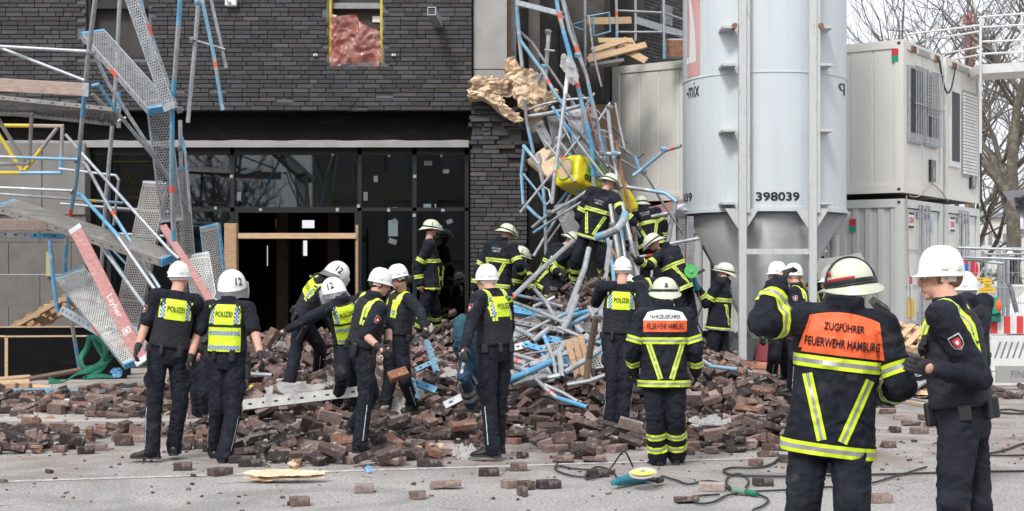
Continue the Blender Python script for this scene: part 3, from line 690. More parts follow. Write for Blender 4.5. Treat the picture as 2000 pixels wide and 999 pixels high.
b = MB(); z = zc(560); b.box((at(1395, 0, 25.6).x - .06, 25.55, 0), (at(1395, 0, 25.6).x + .06, 25.67, zb - .5), M['galvdark']); b.build('rear_leg', None, silo)
b = MB()
for (u, v) in (((1492, 470), (1478, 560)), ((1518, 470), (1522, 500))): b.tube([at(*u, 26.3), at(*v, 26.3)], .02, M['galv'], 6)
b.tube([at(1480, 530, 26.2), at(1528, 530, 26.2)], .02, M['galv'], 6); b.build('ladder', None, silo)

# ------------------------------------------------------------------ trees, far things
def bare_tree(base, h, seed, r0, name='bare_tree', label='', depth=6, spread=.55, lean=(0,0), group='bare winter trees', fork=.38, twigr=.006):
    rn = random.Random(seed); tr = MB(); br = MB()
    def grow(p, d, L, r, lev):
        n = 4 if lev < 2 else 3; pts = [p]; dd = d.copy()
        for i in range(n):
            dd = (dd + Vector((rn.uniform(-1,1), rn.uniform(-1,1), rn.uniform(-.5,.9))) * (.13 + .05 * lev)).normalized(); pts.append(pts[-1] + dd * L / n)
        mb = tr if lev == 0 else br
        mb.tube(pts, r, M['bark'] if lev < 3 else M['twig'], 8 if lev < 2 else (5 if lev < 4 else 3), r1=max(twigr, r * .62), caps=False)
        if lev >= depth: return
        kids = (rn.choice((2, 3)) if lev < 3 else rn.choice((1, 2))) if lev > 0 else 5
        for k in range(kids):
            t = rn.uniform(.35, 1.0) if lev else rn.uniform(fork + .25, 1.0)
            i = min(n - 1, int(t * n)); q = pts[i].lerp(pts[i+1], t * n - i)
            a = rn.uniform(0, 2*pi); sd_ = Vector((cos(a), sin(a), rn.uniform(-.1, .5))); nd = (dd * (1 - spread) + sd_ * spread * 1.1).normalized()
            grow(q, nd, L * rn.uniform(.55, .8), max(twigr, r * rn.uniform(.42, .62)), lev + 1)
        grow(pts[-1], dd, L * .72, max(twigr, r * .6), lev + 1)
    base = Vector(base); e = empty(name, base, label, 'tree', group)
    grow(base, Vector((lean[0], lean[1], 1)).normalized(), h * .36, r0, 0)
    tr.build('trunk', None, e, smooth=True); br.build('crown', None, e, smooth=True)
    return e
def gpt(px, Y, z=0): p = at(px, 0, Y); p.z = z; return p
bare_tree(gpt(1972, 46), 15, 5, .3, label='big bare tree with thick trunk at the right edge of the photo', depth=6, fork=.1, twigr=.009)
bare_tree(gpt(1906, 70), 17, 11, .22, label='bare tree between the containers and the thick trunked tree', depth=5, fork=.0, twigr=.011)
bare_tree(gpt(1835, 85), 22, 21, .24, label='bare tree whose top shows above the second office container', depth=5, fork=.0, twigr=.012)
bare_tree(gpt(1705, 85), 20.5, 8, .25, label='thin bare tree top peeping over the container roof beside the silo', depth=4, fork=.1, twigr=.014)
bare_tree((-13.3, -14, 0), 9, 4, .2, label='bare street tree across the street, mirrored in the glass', depth=5, fork=.2, twigr=.02)
# broadcasting tower
tw = empty('radio_tower', gpt(1894, 400), 'distant red and white broadcasting tower behind the trees', 'tower')
b = MB(); X = gpt(1894, 400).x; top = at(0, 0, 400).z
b.tube([(X, 400, 0), (X, 400, at(0, 60, 400).z)], 1.4, M['rust'], 10); b.build('shaft', None, tw)
b = MB(); za = at(0, 40, 400).z
for (z, r) in ((za, 1.9), (at(0, 70, 400).z, 1.6), (at(0, 90, 400).z, 1.9)): b.tube([(X, 400, z - 1), (X, 400, z + 1)], r, M['hazered'], 12)
b.build('platform', None, tw)
b = MB(); b.tube([(X, 400, za), (X, 400, at(0, -14, 400).z)], .5, M['whitepaint'], 8, bands=[(.15,.35,M['hazered']), (.55,.75,M['hazered'])]); b.build('mast', None, tw)
# far houses
fh = empty('far_house', gpt(1945, 130), 'pale apartment house with grey roof far down the street', 'house'); 
x0, x1 = at(1905, 0, 130).x, at(1992, 0, 130).x; zt = at(0, 425, 130).z
b = MB(); b.box((x0, 130, 0), (x1, 142, zt), M['farwall']); b.build('wall', None, fh)
b = MB(); zr = at(0, 405, 130).z
b.add([(x0 - .3, 129.6, zt), (x1 + .3, 129.6, zt), (x1 + .3, 142, zt), (x0 - .3, 142, zt), (x0 + 2.2, 134, zr), (x1 - 1.5, 134, zr)], [(0,1,5,4), (1,2,5), (2,3,4,5), (3,0,4)], M['farroof']); b.build('roof', None, fh)
b = MB()
for i in range(6):
    for j in range(3): b.box((x0 + .5 + i * .67, 129.93, 1.6 + j * 1.6), (x0 + .82 + i * .67, 129.99, 2.6 + j * 1.6), M['farwin'])
b.build('window', None, fh)
fh = empty('far_house', gpt(2080, 150), 'second pale house far off behind the thick tree trunk', 'house'); x0, x1 = at(1990, 0, 150).x, at(2300, 0, 150).x
b = MB(); b.box((x0, 150, 0), (x1, 160, at(0, 455, 150).z), M['farwall']); b.build('wall', None, fh)
b = MB(); b.box((x0 - .3, 149.7, at(0, 455, 150).z), (x1, 160, at(0, 448, 150).z), M['farroof']); b.build('roof', None, fh)
b = MB()
for i in range(12):
    for j in range(2): b.box((x0 + 1 + i * 1.4, 149.93, 1.6 + j * 1.7), (x0 + 1.6 + i * 1.4, 149.99, 2.7 + j * 1.7), M['farwin'])
b.build('window', None, fh)
hg = MB(); rn = random.Random(2)
for i in range(900):
    c = Vector((rn.uniform(27, 60), 88 + rn.uniform(-1, 1), rn.uniform(.2, 1.9))); a = rn.uniform(0, pi); s_ = rn.uniform(.15, .4)
    hg.add([c + Vector((cos(a), sin(a), .2)) * s_, c + Vector((0, .3, 1)) * s_, c - Vector((cos(a), sin(a), .1)) * s_], [(0,1,2)], M['hedge'])
tag(hg.build('hedge'), 'low dark hedge along the far side of the street', 'hedge')
# white gantry top right
ga = empty('walkway_gantry', gpt(1960, 30), 'white steel walkway with handrails above the office containers', 'walkway')
b = MB(); Yg = 30.5
a0, a1 = at(1912, 136, Yg), at(2120, 124, 29.0)
b.loft([[a0 + Vector((0,0,-.09)), a0 + Vector((0,1.2,-.09)), a0 + Vector((0,1.2,.1)), a0 + Vector((0,0,.1))], [a1 + Vector((0,0,-.09)), a1 + Vector((0,1.2,-.09)), a1 + Vector((0,1.2,.1)), a1 + Vector((0,0,.1))]], M['barrierwhite']); b.build('deck', None, ga)
for (u, v) in (((1914, 34), (2110, 18)), ((1914, 82), (2110, 74)), ((1914, 106), (2110, 96)), ((1914, 54), (2110, 42)), ((1770, 68), (1914, 50)), ((1800, 80), (1914, 62)), ((1852, 118), (1914, 108)), ((1840, 106), (1914, 92))): b = MB(); b.tube([at(*u, Yg), at(*v, Yg - .8)], .022, M['barrierwhite'], 6); b.build('handrail', None, ga)
for (px, a_, c_) in ((1915, 32, 300), (1996, 24, 120), (1812, 63, 90)): b = MB(); b.tube([at(px, a_, Yg - .1), at(px, c_, Yg - .1)], .03, M['barrierwhite'], 6); b.build('post', None, ga)
# ================================================================== PEOPLE
def solve(par, px, py, L, sg):
    """the point on that sight line at limb length L from par; sg -1 the nearer, +1 the farther one"""
    d = Vector(((px - CX) / F, 1, (HY - py) / F)); o = Vector((0, 0, CAMZ)); q = o - par
    a = d.dot(d); b_ = 2 * d.dot(q); c = q.dot(q) - L * L; D = b_*b_ - 4*a*c
    if D <= 0: t = -b_ / (2*a)
    else: t = (-b_ + sg * sqrt(D)) / (2*a)
    return o + d * t
def ell(mb, c, X, Yv, Z, n=14, m_=9):
    rings = []
    for i in range(m_ + 1):
        a = -pi/2 + pi * i / m_; r = max(cos(a), .02); rings.append([c + Z * sin(a) + (X * cos(2*pi*k/n) + Yv * sin(2*pi*k/n)) * r for k in range(n)])
    mb.loft(rings)
def capsule(mb, a, b, r0, r1, n=12):
    mb.tube([a, b], r0, n=n, r1=r1)
    X, Yv, Z = Vector((1,0,0)), Vector((0,1,0)), Vector((0,0,1))
    ell(mb, a, X*r0, Yv*r0, Z*r0, 10, 6); ell(mb, b, X*r1, Yv*r1, Z*r1, 10, 6)
def remeshed(mb, vox, smooth=3, wr=0.0, wf=9.0, seed=0, fac=.5, sharp=False):
    me = bpy.data.meshes.new('tmp'); me.from_pydata([tuple(v) for v in mb.v], [], mb.f); o = bpy.data.objects.new('tmp', me); COL.objects.link(o)
    md = o.modifiers.new('r', 'REMESH'); md.mode = 'VOXEL'; md.voxel_size = vox
    if smooth: ms = o.modifiers.new('s', 'SMOOTH'); ms.factor = fac; ms.iterations = smooth
    dg = bpy.context.evaluated_depsgraph_get(); out = bpy.data.meshes.new_from_object(o.evaluated_get(dg))
    bpy.data.objects.remove(o); bpy.data.meshes.remove(me)
    n = len(out.vertices); co = np.empty(n*3, np.float32); out.vertices.foreach_get('co', co); co = co.reshape(-1, 3)
    if wr:
        no = np.empty(n*3, np.float32); out.vertices.foreach_get('normal', no); no = no.reshape(-1, 3)
        d = np.empty(n); s = Vector((seed * 3.1, seed * 1.7, 0)); nn = noise.noise
        for i in range(n):
            p = Vector(co[i]) * wf + s; q = p + Vector((nn(p * .6), nn(p * .6 + Vector((9,0,0))), nn(p*.6 + Vector((0,9,0))))) * .9
            a = 1 - 2 * abs(nn(Vector((q.x * 1.0, q.y * 1.0, q.z * 1.5)))); b_ = nn(q * 2.3)
            d[i] = wr * (a * .9 + b_ * .45 - .45)
        co = co + no * d[:, None]
        out.vertices.foreach_set('co', co.astype(np.float32).ravel())
    out.update()
    return out
def as_obj(me, name, mt, parent):
    p = parent; off = Vector((0,0,0))
    while p is not None: off += p.location; p = p.parent
    me.transform(Matrix.Translation(-off)); me.materials.clear(); me.materials.append(mt); me.name = name
    me.polygons.foreach_set('use_smooth', [True] * len(me.polygons)); me.update()
    o = bpy.data.objects.new(name, me); COL.objects.link(o); o.parent = parent; return o
def bvh_of(me): return BVHTree.FromPolygons([v.co.copy() for v in me.vertices], [tuple(p.vertices) for p in me.polygons])

STR3 = [(-.03, -.011, 'stripe'), (-.011, .011, 'silver'), (.011, .03, 'stripe')]
class Body: pass
def hand(mb, wr, d, palm, side, s, curl):
    """palm and five fingers: d along the forearm, palm = the way the palm faces, side = to the thumb"""
    d = d.normalized(); palm = (palm - d * palm.dot(d)).normalized(); side = d.cross(palm).normalized() * side
    c = wr + d * .05 * s
    ell(mb, c, side * .042 * s, palm * .02 * s, d * .055 * s, 12, 7); capsule(mb, wr - d * .05 * s, wr + d * .02 * s, .034 * s, .03 * s, 10)
    for k, (off, L) in enumerate(((.031, .068), (.011, .078), (-.010, .073), (-.030, .058))):
        p = wr + d * .092 * s + side * off * s; cu = curl * (1 + .12 * k)
        a1 = (d * cos(cu) + palm * sin(cu)).normalized(); a2 = (d * cos(cu * 2.1) + palm * sin(cu * 2.1)).normalized()
        q = p + a1 * L * .55 * s; e = q + a2 * L * .5 * s
        mb.tube([p - d * .02 * s, q], .0105 * s, n=7); mb.tube([q - a2 * .003, e], .0098 * s, n=7, r1=.008 * s)
        ell(mb, q, side * .0105*s, palm * .0105*s, d * .0105*s, 7, 5)
    p = wr + d * .03 * s + side * .036 * s; a1 = (d * .7 + side * .55 + palm * .35).normalized(); q = p + a1 * .045 * s
    a2 = (d * .8 + side * .1 + palm * .55).normalized(); mb.tube([p - a1 * .015, q], .0125 * s, n=7); mb.tube([q - a2 * .003, q + a2 * .035 * s], .0115 * s, n=7, r1=.009 * s)
def helmet(B, kind):
    r, f, u, c, s = B.hr, B.hf, B.hu, B.head, B.s
    mt = {'fire': M['helmfire'], 'white': M['helmwhite'], 'riot': M['helmwhite']}[kind]
    ha, hb, hh, c0 = {'fire': (.122, .142, .125, .025), 'white': (.098, .114, .112, .04), 'riot': (.135, .15, .165, -.01)}[kind]
    ha *= s; hb *= s; hh *= s; base = c + u * c0 * s; n = 36; rings = []
    if kind == 'riot': base = base + u * .01
    def brim(a):   # a: 0 = front
        cf = cos(a)
        if kind == 'fire': return (.028 + .035 * max(0, cf) ** 2 + .03 * max(0, -cf)) * s, (.012 + .055 * max(0, -cf) ** 1.2) * s
        if kind == 'white': return (.005 + .026 * max(0, cf) ** 4) * s, (.006 + .006 * max(0, cf)) * s
        return .003 * s, .004 * s
    for i in range(12):
        t = pi/2 * (1 - i / 11.0) ; rr = cos(t) ** .85 if kind != 'riot' else cos(t) ** .9; zz = sin(t)
        ring = []
        for k in range(n):
            a = 2*pi*k/n; ridge = 0
            if kind == 'white' and abs(sin(a)) < .25 and i > 0: ridge = .006 * s * sin(t*1.0)
            ring.append(base + (f * cos(a) * hb + r * sin(a) * ha) * max(rr, .015) + u * (hh * zz + ridge + (.006 * s if kind == 'white' and i < 7 and (abs(sin(a)) < .2) else 0)))
        rings.append(ring)
    drop = {'fire': .01, 'white': .02, 'riot': .07}[kind] * s
    last = []; 
    for k in range(n):
        a = 2*pi*k/n; dr = drop * (1 if kind != 'riot' else (.25 + .75 * max(0, .5 - cos(a)) / 1.5)); last.append(base + (f * cos(a) * hb + r * sin(a) * ha) * 1.005 - u * dr)
    rings.append(last)
    b1 = []; b2 = []; b3 = []
    for k in range(n):
        a = 2*pi*k/n; w_, d_ = brim(a); o_ = (f * cos(a) + r * sin(a)).normalized()
        b1.append(last[k] + o_ * w_ - u * d_); b2.append(last[k] + o_ * w_ - u * (d_ + .006 * s)); b3.append(last[k] - o_ * .006 - u * (d_ * .3 + .008 * s))
    rings += [b1, b2, b3, [base + (f * cos(2*pi*k/n) * hb + r * sin(2*pi*k/n) * ha) * .9 + u * .02 for k in range(n)]]
    mb = MB(); mb.loft(rings, mt); ho = mb.build('helmet', None, B.root, smooth=True)
    def rim(name, off, z0, z1, m, a0=0, a1=2*pi, k_=1.02, n_=30):
        q = MB(); R_ = [[], [], []]
        for i in range(n_ + 1):
            a = a0 + (a1 - a0) * i / n_; o_ = f * cos(a) * hb + r * sin(a) * ha; on = (f * cos(a) + r * sin(a)).normalized()
            for j, (z, e) in enumerate(((z0, off * .6), ((z0 + z1)/2, off), (z1, off * .6))): R_[j].append(base + o_ * (k_ if z < .03*s else k_ - .04) + on * e + u * z)
        q.loft(R_, m, closed=False); return q.build(name, None, ho, smooth=True)
    if kind == 'fire':
        rim('helmet_band', .006, -.012 * s, .012 * s, M['black'])
        q = MB(); pts = [base + (f * cos(a) * hb * 1.13 + r * sin(a) * ha * 1.16) * 1.0 + u * (.028 + .0 * a) * s for a in [2*pi*i/28 for i in range(29)]]
        if B.strap:   # goggle strap thrown up over the shell
            pts = [base + (r * cos(a) * ha * 1.17 + u * sin(a) * hh * 1.2) - f * .02 * s - u * .02 for a in [pi * i / 20 for i in range(21)]]
            q.tube(pts, .006 * s, M['black'], 6); q.tube([base + (f * cos(a) * hb * 1.1 + r * sin(a) * ha * 1.1) - u * (.006) * s - u * .012 for a in [pi*.5 + pi * i / 20 for i in range(21)]], .0075 * s, M['black'], 6)
            q.build('goggle_strap', None, ho, smooth=True)
            rim('helmet_stripe', .004, .014 * s, .026 * s, M['crestred'], pi * 1.08, pi * 1.5, 1.0)
            q = MB()
            for j in (0, 1): q.add([base + (f * cos(a) * hb + r * sin(a) * ha) * (.99 - .02*j) * 1.02 + u * z for a, z in ((4.35 + j*.12, .045*s), (4.5 + j*.12, .04*s), (4.58 + j*.12, .066*s), (4.43 + j*.12, .071*s))], [(0,1,2,3)], M['crestred'])
            q.build('helmet_mark', None, ho)
            q = MB(); vs = []      # raised clear visor in front
            for i in range(13):
                a = -1.2 + 2.4 * i / 12
                for z, e in ((.05, 1.22), (.11, 1.2), (.15, 1.02)): vs.append(base + (f * cos(a) * hb + r * sin(a) * ha) * e + u * z * s)
            q.add(vs, [(3*i + j, 3*i + j + 1, 3*i + j + 4, 3*i + j + 3) for i in range(12) for j in range(2)], M['bag']); q.build('visor', None, ho, smooth=True)
        else:
            q = MB(); q.tube([base + (r * cos(a) * ha * 1.2 + u * sin(a) * hh * 1.08) - u * .01 + f * .02 * s for a in [pi * i / 14 for i in range(15)]][:5], .004 * s, M['black'], 5)
            q.build('visor_strap', None, ho, smooth=True)
            q = MB(); vs = []
            for i in range(11):
                a = -1.15 + 2.3 * i / 10
                for z, e in ((.0, 1.3), (.05, 1.16)): vs.append(base + (f * cos(a) * hb + r * sin(a) * ha) * e + u * z * s)
            q.add(vs, [(2*i, 2*i+1, 2*i+3, 2*i+2) for i in range(10)], M['bag']); q.build('visor', None, ho, smooth=True)
        if B.emblem:
            q = MB(); a = pi; cc = base - f * hb * .93 + u * .05 * s; 
            for (w2, h2, m2, e) in ((.016, .02, M['hairred'], 0), (.010, .008, M['signblue'], .002)): q.add([cc - f * (.012 + e) + r * x * s + u * (z) * s for x, z in ((-w2, -h2), (w2, -h2), (w2 * .8, h2), (-w2 * .8, h2))], [(0,1,2,3)], m2)
            q.build('helmet_badge', None, ho)
    elif kind == 'white':
        q = MB()     # nape band of the harness
        R_ = [[], []]
        for i in range(19):
            a = pi * .45 + pi * 1.1 * i / 18; o_ = (f * cos(a) * hb + r * sin(a) * ha) * .9
            R_[0].append(base + o_ - u * .025 * s); R_[1].append(base + o_ * .95 - u * .058 * s)
        q.loft(R_, M['helmstrap'], closed=False); q.build('harness_band', None, ho, smooth=True)
        q = MB()
        for a in (pi*.5, pi*.72, pi * 1.28, pi*1.5): 
            o_ = (f * cos(a) * hb + r * sin(a) * ha); on = o_.normalized(); tn = u.cross(on)
            T = Matrix((tn, on, u)).transposed().to_4x4(); T.translation = base + o_ * 1.0 + u * .012 * s
            q.bevbox((-.016*s, -.01, -.012*s), (.016*s, .006*s, .012*s), .003, M['helmwhite'], T)
        q.build('helmet_slot', None, ho)
        q = MB(); R_ = []
        for i in range(13):
            a = -.95 + 1.95 * i / 12 ; rr = sin(a); zz = cos(a)
            pz = base - f * sin(a) * hb * .93 + u * (cos(a) * hh * 1.0 + .007 * s)
            R_.append([pz - r * .018 * s - u * .012, pz - r * .013 * s + u * .004 * s, pz + r * .013 * s + u * .004 * s, pz + r * .018 * s - u * .012])
        q.loft(R_, M['helmwhite'], caps=True); q.build('helmet_ridge', None, ho, smooth=False)
    else:
        q = MB(); R_ = [[], [], []]
        for i in range(25):
            a = pi * .42 + pi * 1.16 * i / 24; o_ = (f * cos(a) * hb + r * sin(a) * ha); k_ = .35 + .65 * max(0, -cos(a)) ** .5 if cos(a) < 0 else .35
            z0 = -drop * (.25 + .75 * max(0, .5 - cos(a)) / 1.5)
            R_[0].append(base + o_ * 1.03 + u * (z0 + .02*s)); R_[1].append(base + o_ * (1.06 + .03 * k_) + u * (z0 - .02 * s)); R_[2].append(base + o_ * (1.05 + .16 * k_) + u * (z0 - .055 * s * k_))
        q.loft(R_, M['helmgrey'], closed=False); q.loft([[p - (p - base) * .05 for p in x] for x in R_], M['helmgrey'], closed=False); q.build('neck_guard', None, ho, smooth=True)
        q = MB(); vs = []
        for i in range(15):
            a = -1.45 + 2.9 * i / 14
            for z, e in ((-.11, 1.16), (-.04, 1.2), (.05, 1.12)): vs.append(base + (f * cos(a) * hb + r * sin(a) * ha) * e + u * z * s)
        q.add(vs, [(3*i + j, 3*i + j + 1, 3*i + j + 4, 3*i + j + 3) for i in range(14) for j in range(2)], M['bag']); q.build('visor', None, ho, smooth=True)
        for (a0, tx) in ((B.num_a, '12'),) if B.num_a is not None else ():
            uv, fs = text_mesh(tx, .078 * s, .07 * s, .02); q = MB(); vs = []
            for x, y in uv:
                el = .3 + y / hh; a = a0 - x / ha; q_ = base + (f * cos(a) * hb + r * sin(a) * ha) * 1.02 * cos(el) ** .9 + u * (hh * sin(el)); vs.append(q_ + (q_ - base).normalized() * .004)
            q.add(vs, fs, M['ink']); q.build('helmet_number', None, ho)
    return ho
PEOPLE = []
FEET = []
def person(label, Y, hel, neck, pel, arms, legs, yaw, hyaw=None, pitch=0, roll=0, kit='police', helm='white', s=1.0, tsg=-1, vox=.011, sleeves='long', panels=(), strap=False,
           emblem=False, num_a=None, face=False, hair=None, glove='glove', toe=None, curl=.45, hsg=0, group=None, boots='boot', belt=True, ground=True, pants=None, jacket=None, crest=None, piping=True, seed=0):
    B = Body(); B.s = s; ppm = F / Y; B.strap = strap; B.emblem = emblem; B.num_a = num_a
    rv = Vector((cos(radians(yaw)), -sin(radians(yaw)), 0)); fv = Vector((sin(radians(yaw)), cos(radians(yaw)), 0))
    P = at(*pel, Y); N_ = solve(P, *neck, .52 * s, tsg); ax = (N_ - P).normalized()
    r = (rv - ax * rv.dot(ax)).normalized(); f = ax.cross(r)
    hy = yaw if hyaw is None else hyaw
    hf = Vector((sin(radians(hy)), cos(radians(hy)), 0)); hr = Vector((cos(radians(hy)), -sin(radians(hy)), 0)); hu = Vector((0,0,1))
    Rp = Matrix.Rotation(radians(-pitch), 3, hr); hf = Rp @ hf; hu = Rp @ hu
    Rr = Matrix.Rotation(radians(roll), 3, hf); hr = Rr @ hr; hu = Rr @ hu
    # the helmet's crown is where the photo has it
    hd0 = at(hel[0], hel[1], Y); hc = solve(N_, hel[0] , hel[1] + .155 * s * ppm, .2 * s, hsg if hsg else (-1 if fv.y < -.2 else 1)) if True else hd0
    if (hc - N_).length > .3 * s: hc = N_ + (hc - N_).normalized() * .26 * s
    B.head, B.hf, B.hu, B.hr = hc, hf, hu, hr
    shw = (.195 if kit != 'police' else .185) * s
    S = {'L': N_ - ax * .06 * s - r * shw, 'R': N_ - ax * .06 * s + r * shw}
    H = {'L': P - r * .095 * s, 'R': P + r * .095 * s}
    A = {}; 
    for k, (e, w_) in zip('LR', arms):
        E = solve(S[k], e[0], e[1], .30 * s, e[2]); W = solve(E, w_[0], w_[1], .26 * s, w_[2]); A[k] = (E, W)
    G = {}
    for k, (kn, an) in zip('LR', legs):
        K = solve(H[k], kn[0], kn[1], .44 * s, kn[2]); yy = an[1] - .095 * s * ppm; T = solve(K, an[0], yy, .42 * s, an[2]); G[k] = (K, T)
    sole = min(G['L'][1].z, G['R'][1].z) - .095 * s
    B.P, B.N, B.ax, B.r, B.f = P, N_, ax, r, f
    root = empty('person', (P.x, P.y, sole), label, 'person', group); B.root = root
    if ground:
        for k in 'LR':
            z = G[k][1].z - .095 * s
            FEET.append((G[k][1].x, G[k][1].y, z))
    # --- body (skin), one continuous mesh
    mb = MB()
    def torso(mb, secs, n=22, sq=.82):
        rings = []
        for t, w_, d_ in secs:
            c = P + ax * (t * .52 * s); rg = []
            for k in range(n):
                a = 2*pi*k/n; x = abs(cos(a)) ** sq * (1 if cos(a) > 0 else -1); y = abs(sin(a)) ** sq * (1 if sin(a) > 0 else -1)
                rg.append(c + r * x * w_ * s + f * y * d_ * s)
            rings.append(rg)
        mb.loft(rings)
    torso(mb, [(-.08, .12, .09), (.05, .15, .105), (.35, .135, .095), (.65, .155, .105), (.88, .16, .09), (1.0, .07, .065)])
    ell(mb, P, r * .15 * s, f * .11 * s, ax * .12 * s)
    for k in 'LR':
        E, W = A[k]; capsule(mb, S[k], E, .052 * s, .042 * s); capsule(mb, E, W, .044 * s, .029 * s); K, T = G[k]; capsule(mb, H[k], K, .085 * s, .055 * s); capsule(mb, K, T, .055 * s, .038 * s)
        ell(mb, W + (W - E).normalized() * .05 * s, r * .03 * s, f * .03 * s, ax * .03 * s)
    nb = N_ - ax * .02; capsule(mb, nb, hc - hu * .06 * s - hf * .01 * s, .062 * s, .056 * s)
    ell(mb, hc + hu * .025 * s - hf * .012 * s, hr * .076 * s, hf * .094 * s, hu * .092 * s, 20, 14)
    ell(mb, hc - hu * .045 * s + hf * .028 * s, hr * .056 * s, hf * .062 * s, hu * .062 * s, 16, 10)
    ell(mb, hc - hu * .092 * s + hf * .062 * s, hr * .026 * s, hf * .024 * s, hu * .02 * s, 12, 8)
    mb.tube([hc + hf * .084 * s + hu * .012 * s, hc + hf * .106 * s - hu * .03 * s], .009 * s, n=8, r1=.015 * s)
    ell(mb, hc + hf * .1 * s - hu * .034 * s, hr * .017 * s, hf * .015 * s, hu * .011 * s, 10, 6)
    ell(mb, hc + hf * .078 * s + hu * .026 * s, hr * .05 * s, hf * .014 * s, hu * .011 * s, 12, 6)
    ell(mb, hc + hf * .082 * s - hu * .062 * s, hr * .025 * s, hf * .014 * s, hu * .013 * s, 12, 6)
    for sg in (-1, 1): ell(mb, hc + hr * sg * .077 * s - hf * .008 * s - hu * .008 * s, hr * .012 * s, hf * .018 * s, hu * .032 * s, 10, 8)
    me = remeshed(mb, .0075 if face else .013, 2 if face else 2)
    as_obj(me, 'body', M['skin'], root)
    if face:
        for sg in (-1, 1):
            q = MB(); c = hc + hf * .083 * s + hr * sg * .032 * s + hu * .004 * s; ell(q, c, hr * .013*s, hf * .009*s, hu * .0075*s, 10, 7); eo = q.build('eye', M['eyewhite'], root, smooth=True)
            q = MB(); ell(q, c + hf * .006 * s, hr * .006*s, hf * .005*s, hu * .006*s, 8, 6); q.build('iris', M['hairbrown'], eo, smooth=True)
            q = MB(); q.tube([c + hu * .017*s - hr * sg * .014*s + hf * .008*s, c + hu * .021*s + hf * .008*s, c + hu * .017*s + hr * sg * .018*s], .0035 * s, n=5); q.build('eyebrow', M[hair or 'hairbrown'], root)
        q = MB(); q.tube([hc + hf * .09 * s - hu * .062 * s + hr * x * s - hf * abs(x) * .25 * s for x in (-.022, -.01, 0, .01, .022)], .0045 * s, n=6); q.build('lips', M['lips'], root, smooth=True)
    if hair or face:
        q = MB(); hm = M[hair or 'hairbrown']; ell(q, hc + hu * .012 * s - hf * .02 * s, hr * .0795 * s, hf * .0885 * s, hu * .085 * s, 20, 12); qv = MB(); 
        vs = []
        for v in q.v:
            v = Vector(v); d = v - hc
            if d.dot(hf) > .035 * s and d.dot(hu) < .05 * s: v = v - hf * (d.dot(hf) - .02 * s) 
            if d.dot(hu) < -.045 * s: v = v + hu * (-.045 * s - d.dot(hu)) * .8
            vs.append(v)
        q.v = [tuple(v) for v in vs]; q.build('hair', hm, root, smooth=True)
        if hair == 'hairblond':
            q = MB(); q.tube([hc - hf * .08 * s - hu * .04 * s, hc - hf * .12 * s - hu * .09 * s, hc - hf * .12 * s - hu * .2 * s], .03 * s, hm, 9, r1=.012 * s); q.build('ponytail', None, root, smooth=True)
    # --- trousers
    ff = kit == 'fire'
    mb = MB(); th, kn_, an_ = ((.112, .09, .088) if ff else (.1, .078, .07))
    for k in 'LR':
        K, T = G[k]; hp = H[k] - ax * .01; capsule(mb, hp, K, th * s, kn_ * s); T2 = T - (T - K).normalized() * (.0 if ff else -.03) * s
        mid = K.lerp(T2, .55); capsule(mb, K, mid, kn_ * s, (an_ + .002) * s); capsule(mb, mid, T2, (an_ + .002) * s, (an_ + .004) * s)
        if not ff: ell(mb, K.lerp(H[k], .42) + r * (.075 if k == 'R' else -.075) * s, r * .035 * s, f * .06 * s, (H[k] - K).normalized() * .08 * s)
    torso(mb, [(-.2, .14, .11), (-.1, .17, .125), (.02, .172, .13), (.12, .165, .125)], 20, .9)
    tm = remeshed(mb, vox, 3, .010, 11, seed + 1); tb = bvh_of(tm)
    pm = M[pants] if pants else M['ffnavy' if ff else 'ponavy']
    tro = as_obj(tm, 'trousers', pm, root)
    # --- jacket / shirt
    jm = M[jacket] if jacket else M['ffnavy' if ff else 'ponavy']
    mb = MB()
    if ff: torso(mb, [(-.36, .225, .165), (-.33, .235, .175), (0, .215, .165), (.3, .205, .155), (.65, .22, .158), (.86, .215, .14), (.97, .13, .112), (1.05, .094, .096), (1.2, .09, .092)], 26, .8)
    else: torso(mb, [(.0, .172, .128), (.06, .168, .125), (.35, .16, .118), (.65, .18, .13), (.84, .172, .118), (.93, .13, .1), (1.0, .09, .085), (1.09, .071, .074), (1.13, .07, .074)], 26, .85)
    ar = (.092, .078, .07, .064) if ff else (.078, .062, .056, .044)
    for k in 'LR':
        E, W = A[k]; ell(mb, S[k] - r * (0), r * ar[0] * 1.02 * s, f * ar[0] * 1.02 * s, ax * ar[0] * s, 14, 9)
        c0 = S[k].lerp(N_ - ax * .05 * s, .5); capsule(mb, c0, S[k], (ar[0] - .003) * s, ar[0] * .98 * s)
        if sleeves == 'short': Em = S[k].lerp(E, .72); capsule(mb, S[k], Em, ar[0] * .95 * s, ar[1] * 1.1 * s)
        elif sleeves == 'rolled': capsule(mb, S[k], E, ar[0] * .95 * s, ar[1] * 1.05 * s)
        else: capsule(mb, S[k], E, ar[0] * .95 * s, ar[1] * s); capsule(mb, E, E.lerp(W, .93), ar[2] * s, ar[3] * s)
    jme = remeshed(mb, vox, 3, .012 if ff else .008, 9 if ff else 12, seed + 5); jb = bvh_of(jme)
    jo = as_obj(jme, 'jacket', jm, root)
    # --- hands in gloves
    for k, sg in (('L', -1), ('R', 1)):
        E, W = A[k]; d = W - E; palm = (P + ax * .25 - W); palm = palm if palm.length > .05 else f
        mb = MB(); hand(mb, W, d, palm, 1, s, curl); gm = remeshed(mb, .0055 if Y < 15 else .008, 1); as_obj(gm, 'glove', M[glove], root)
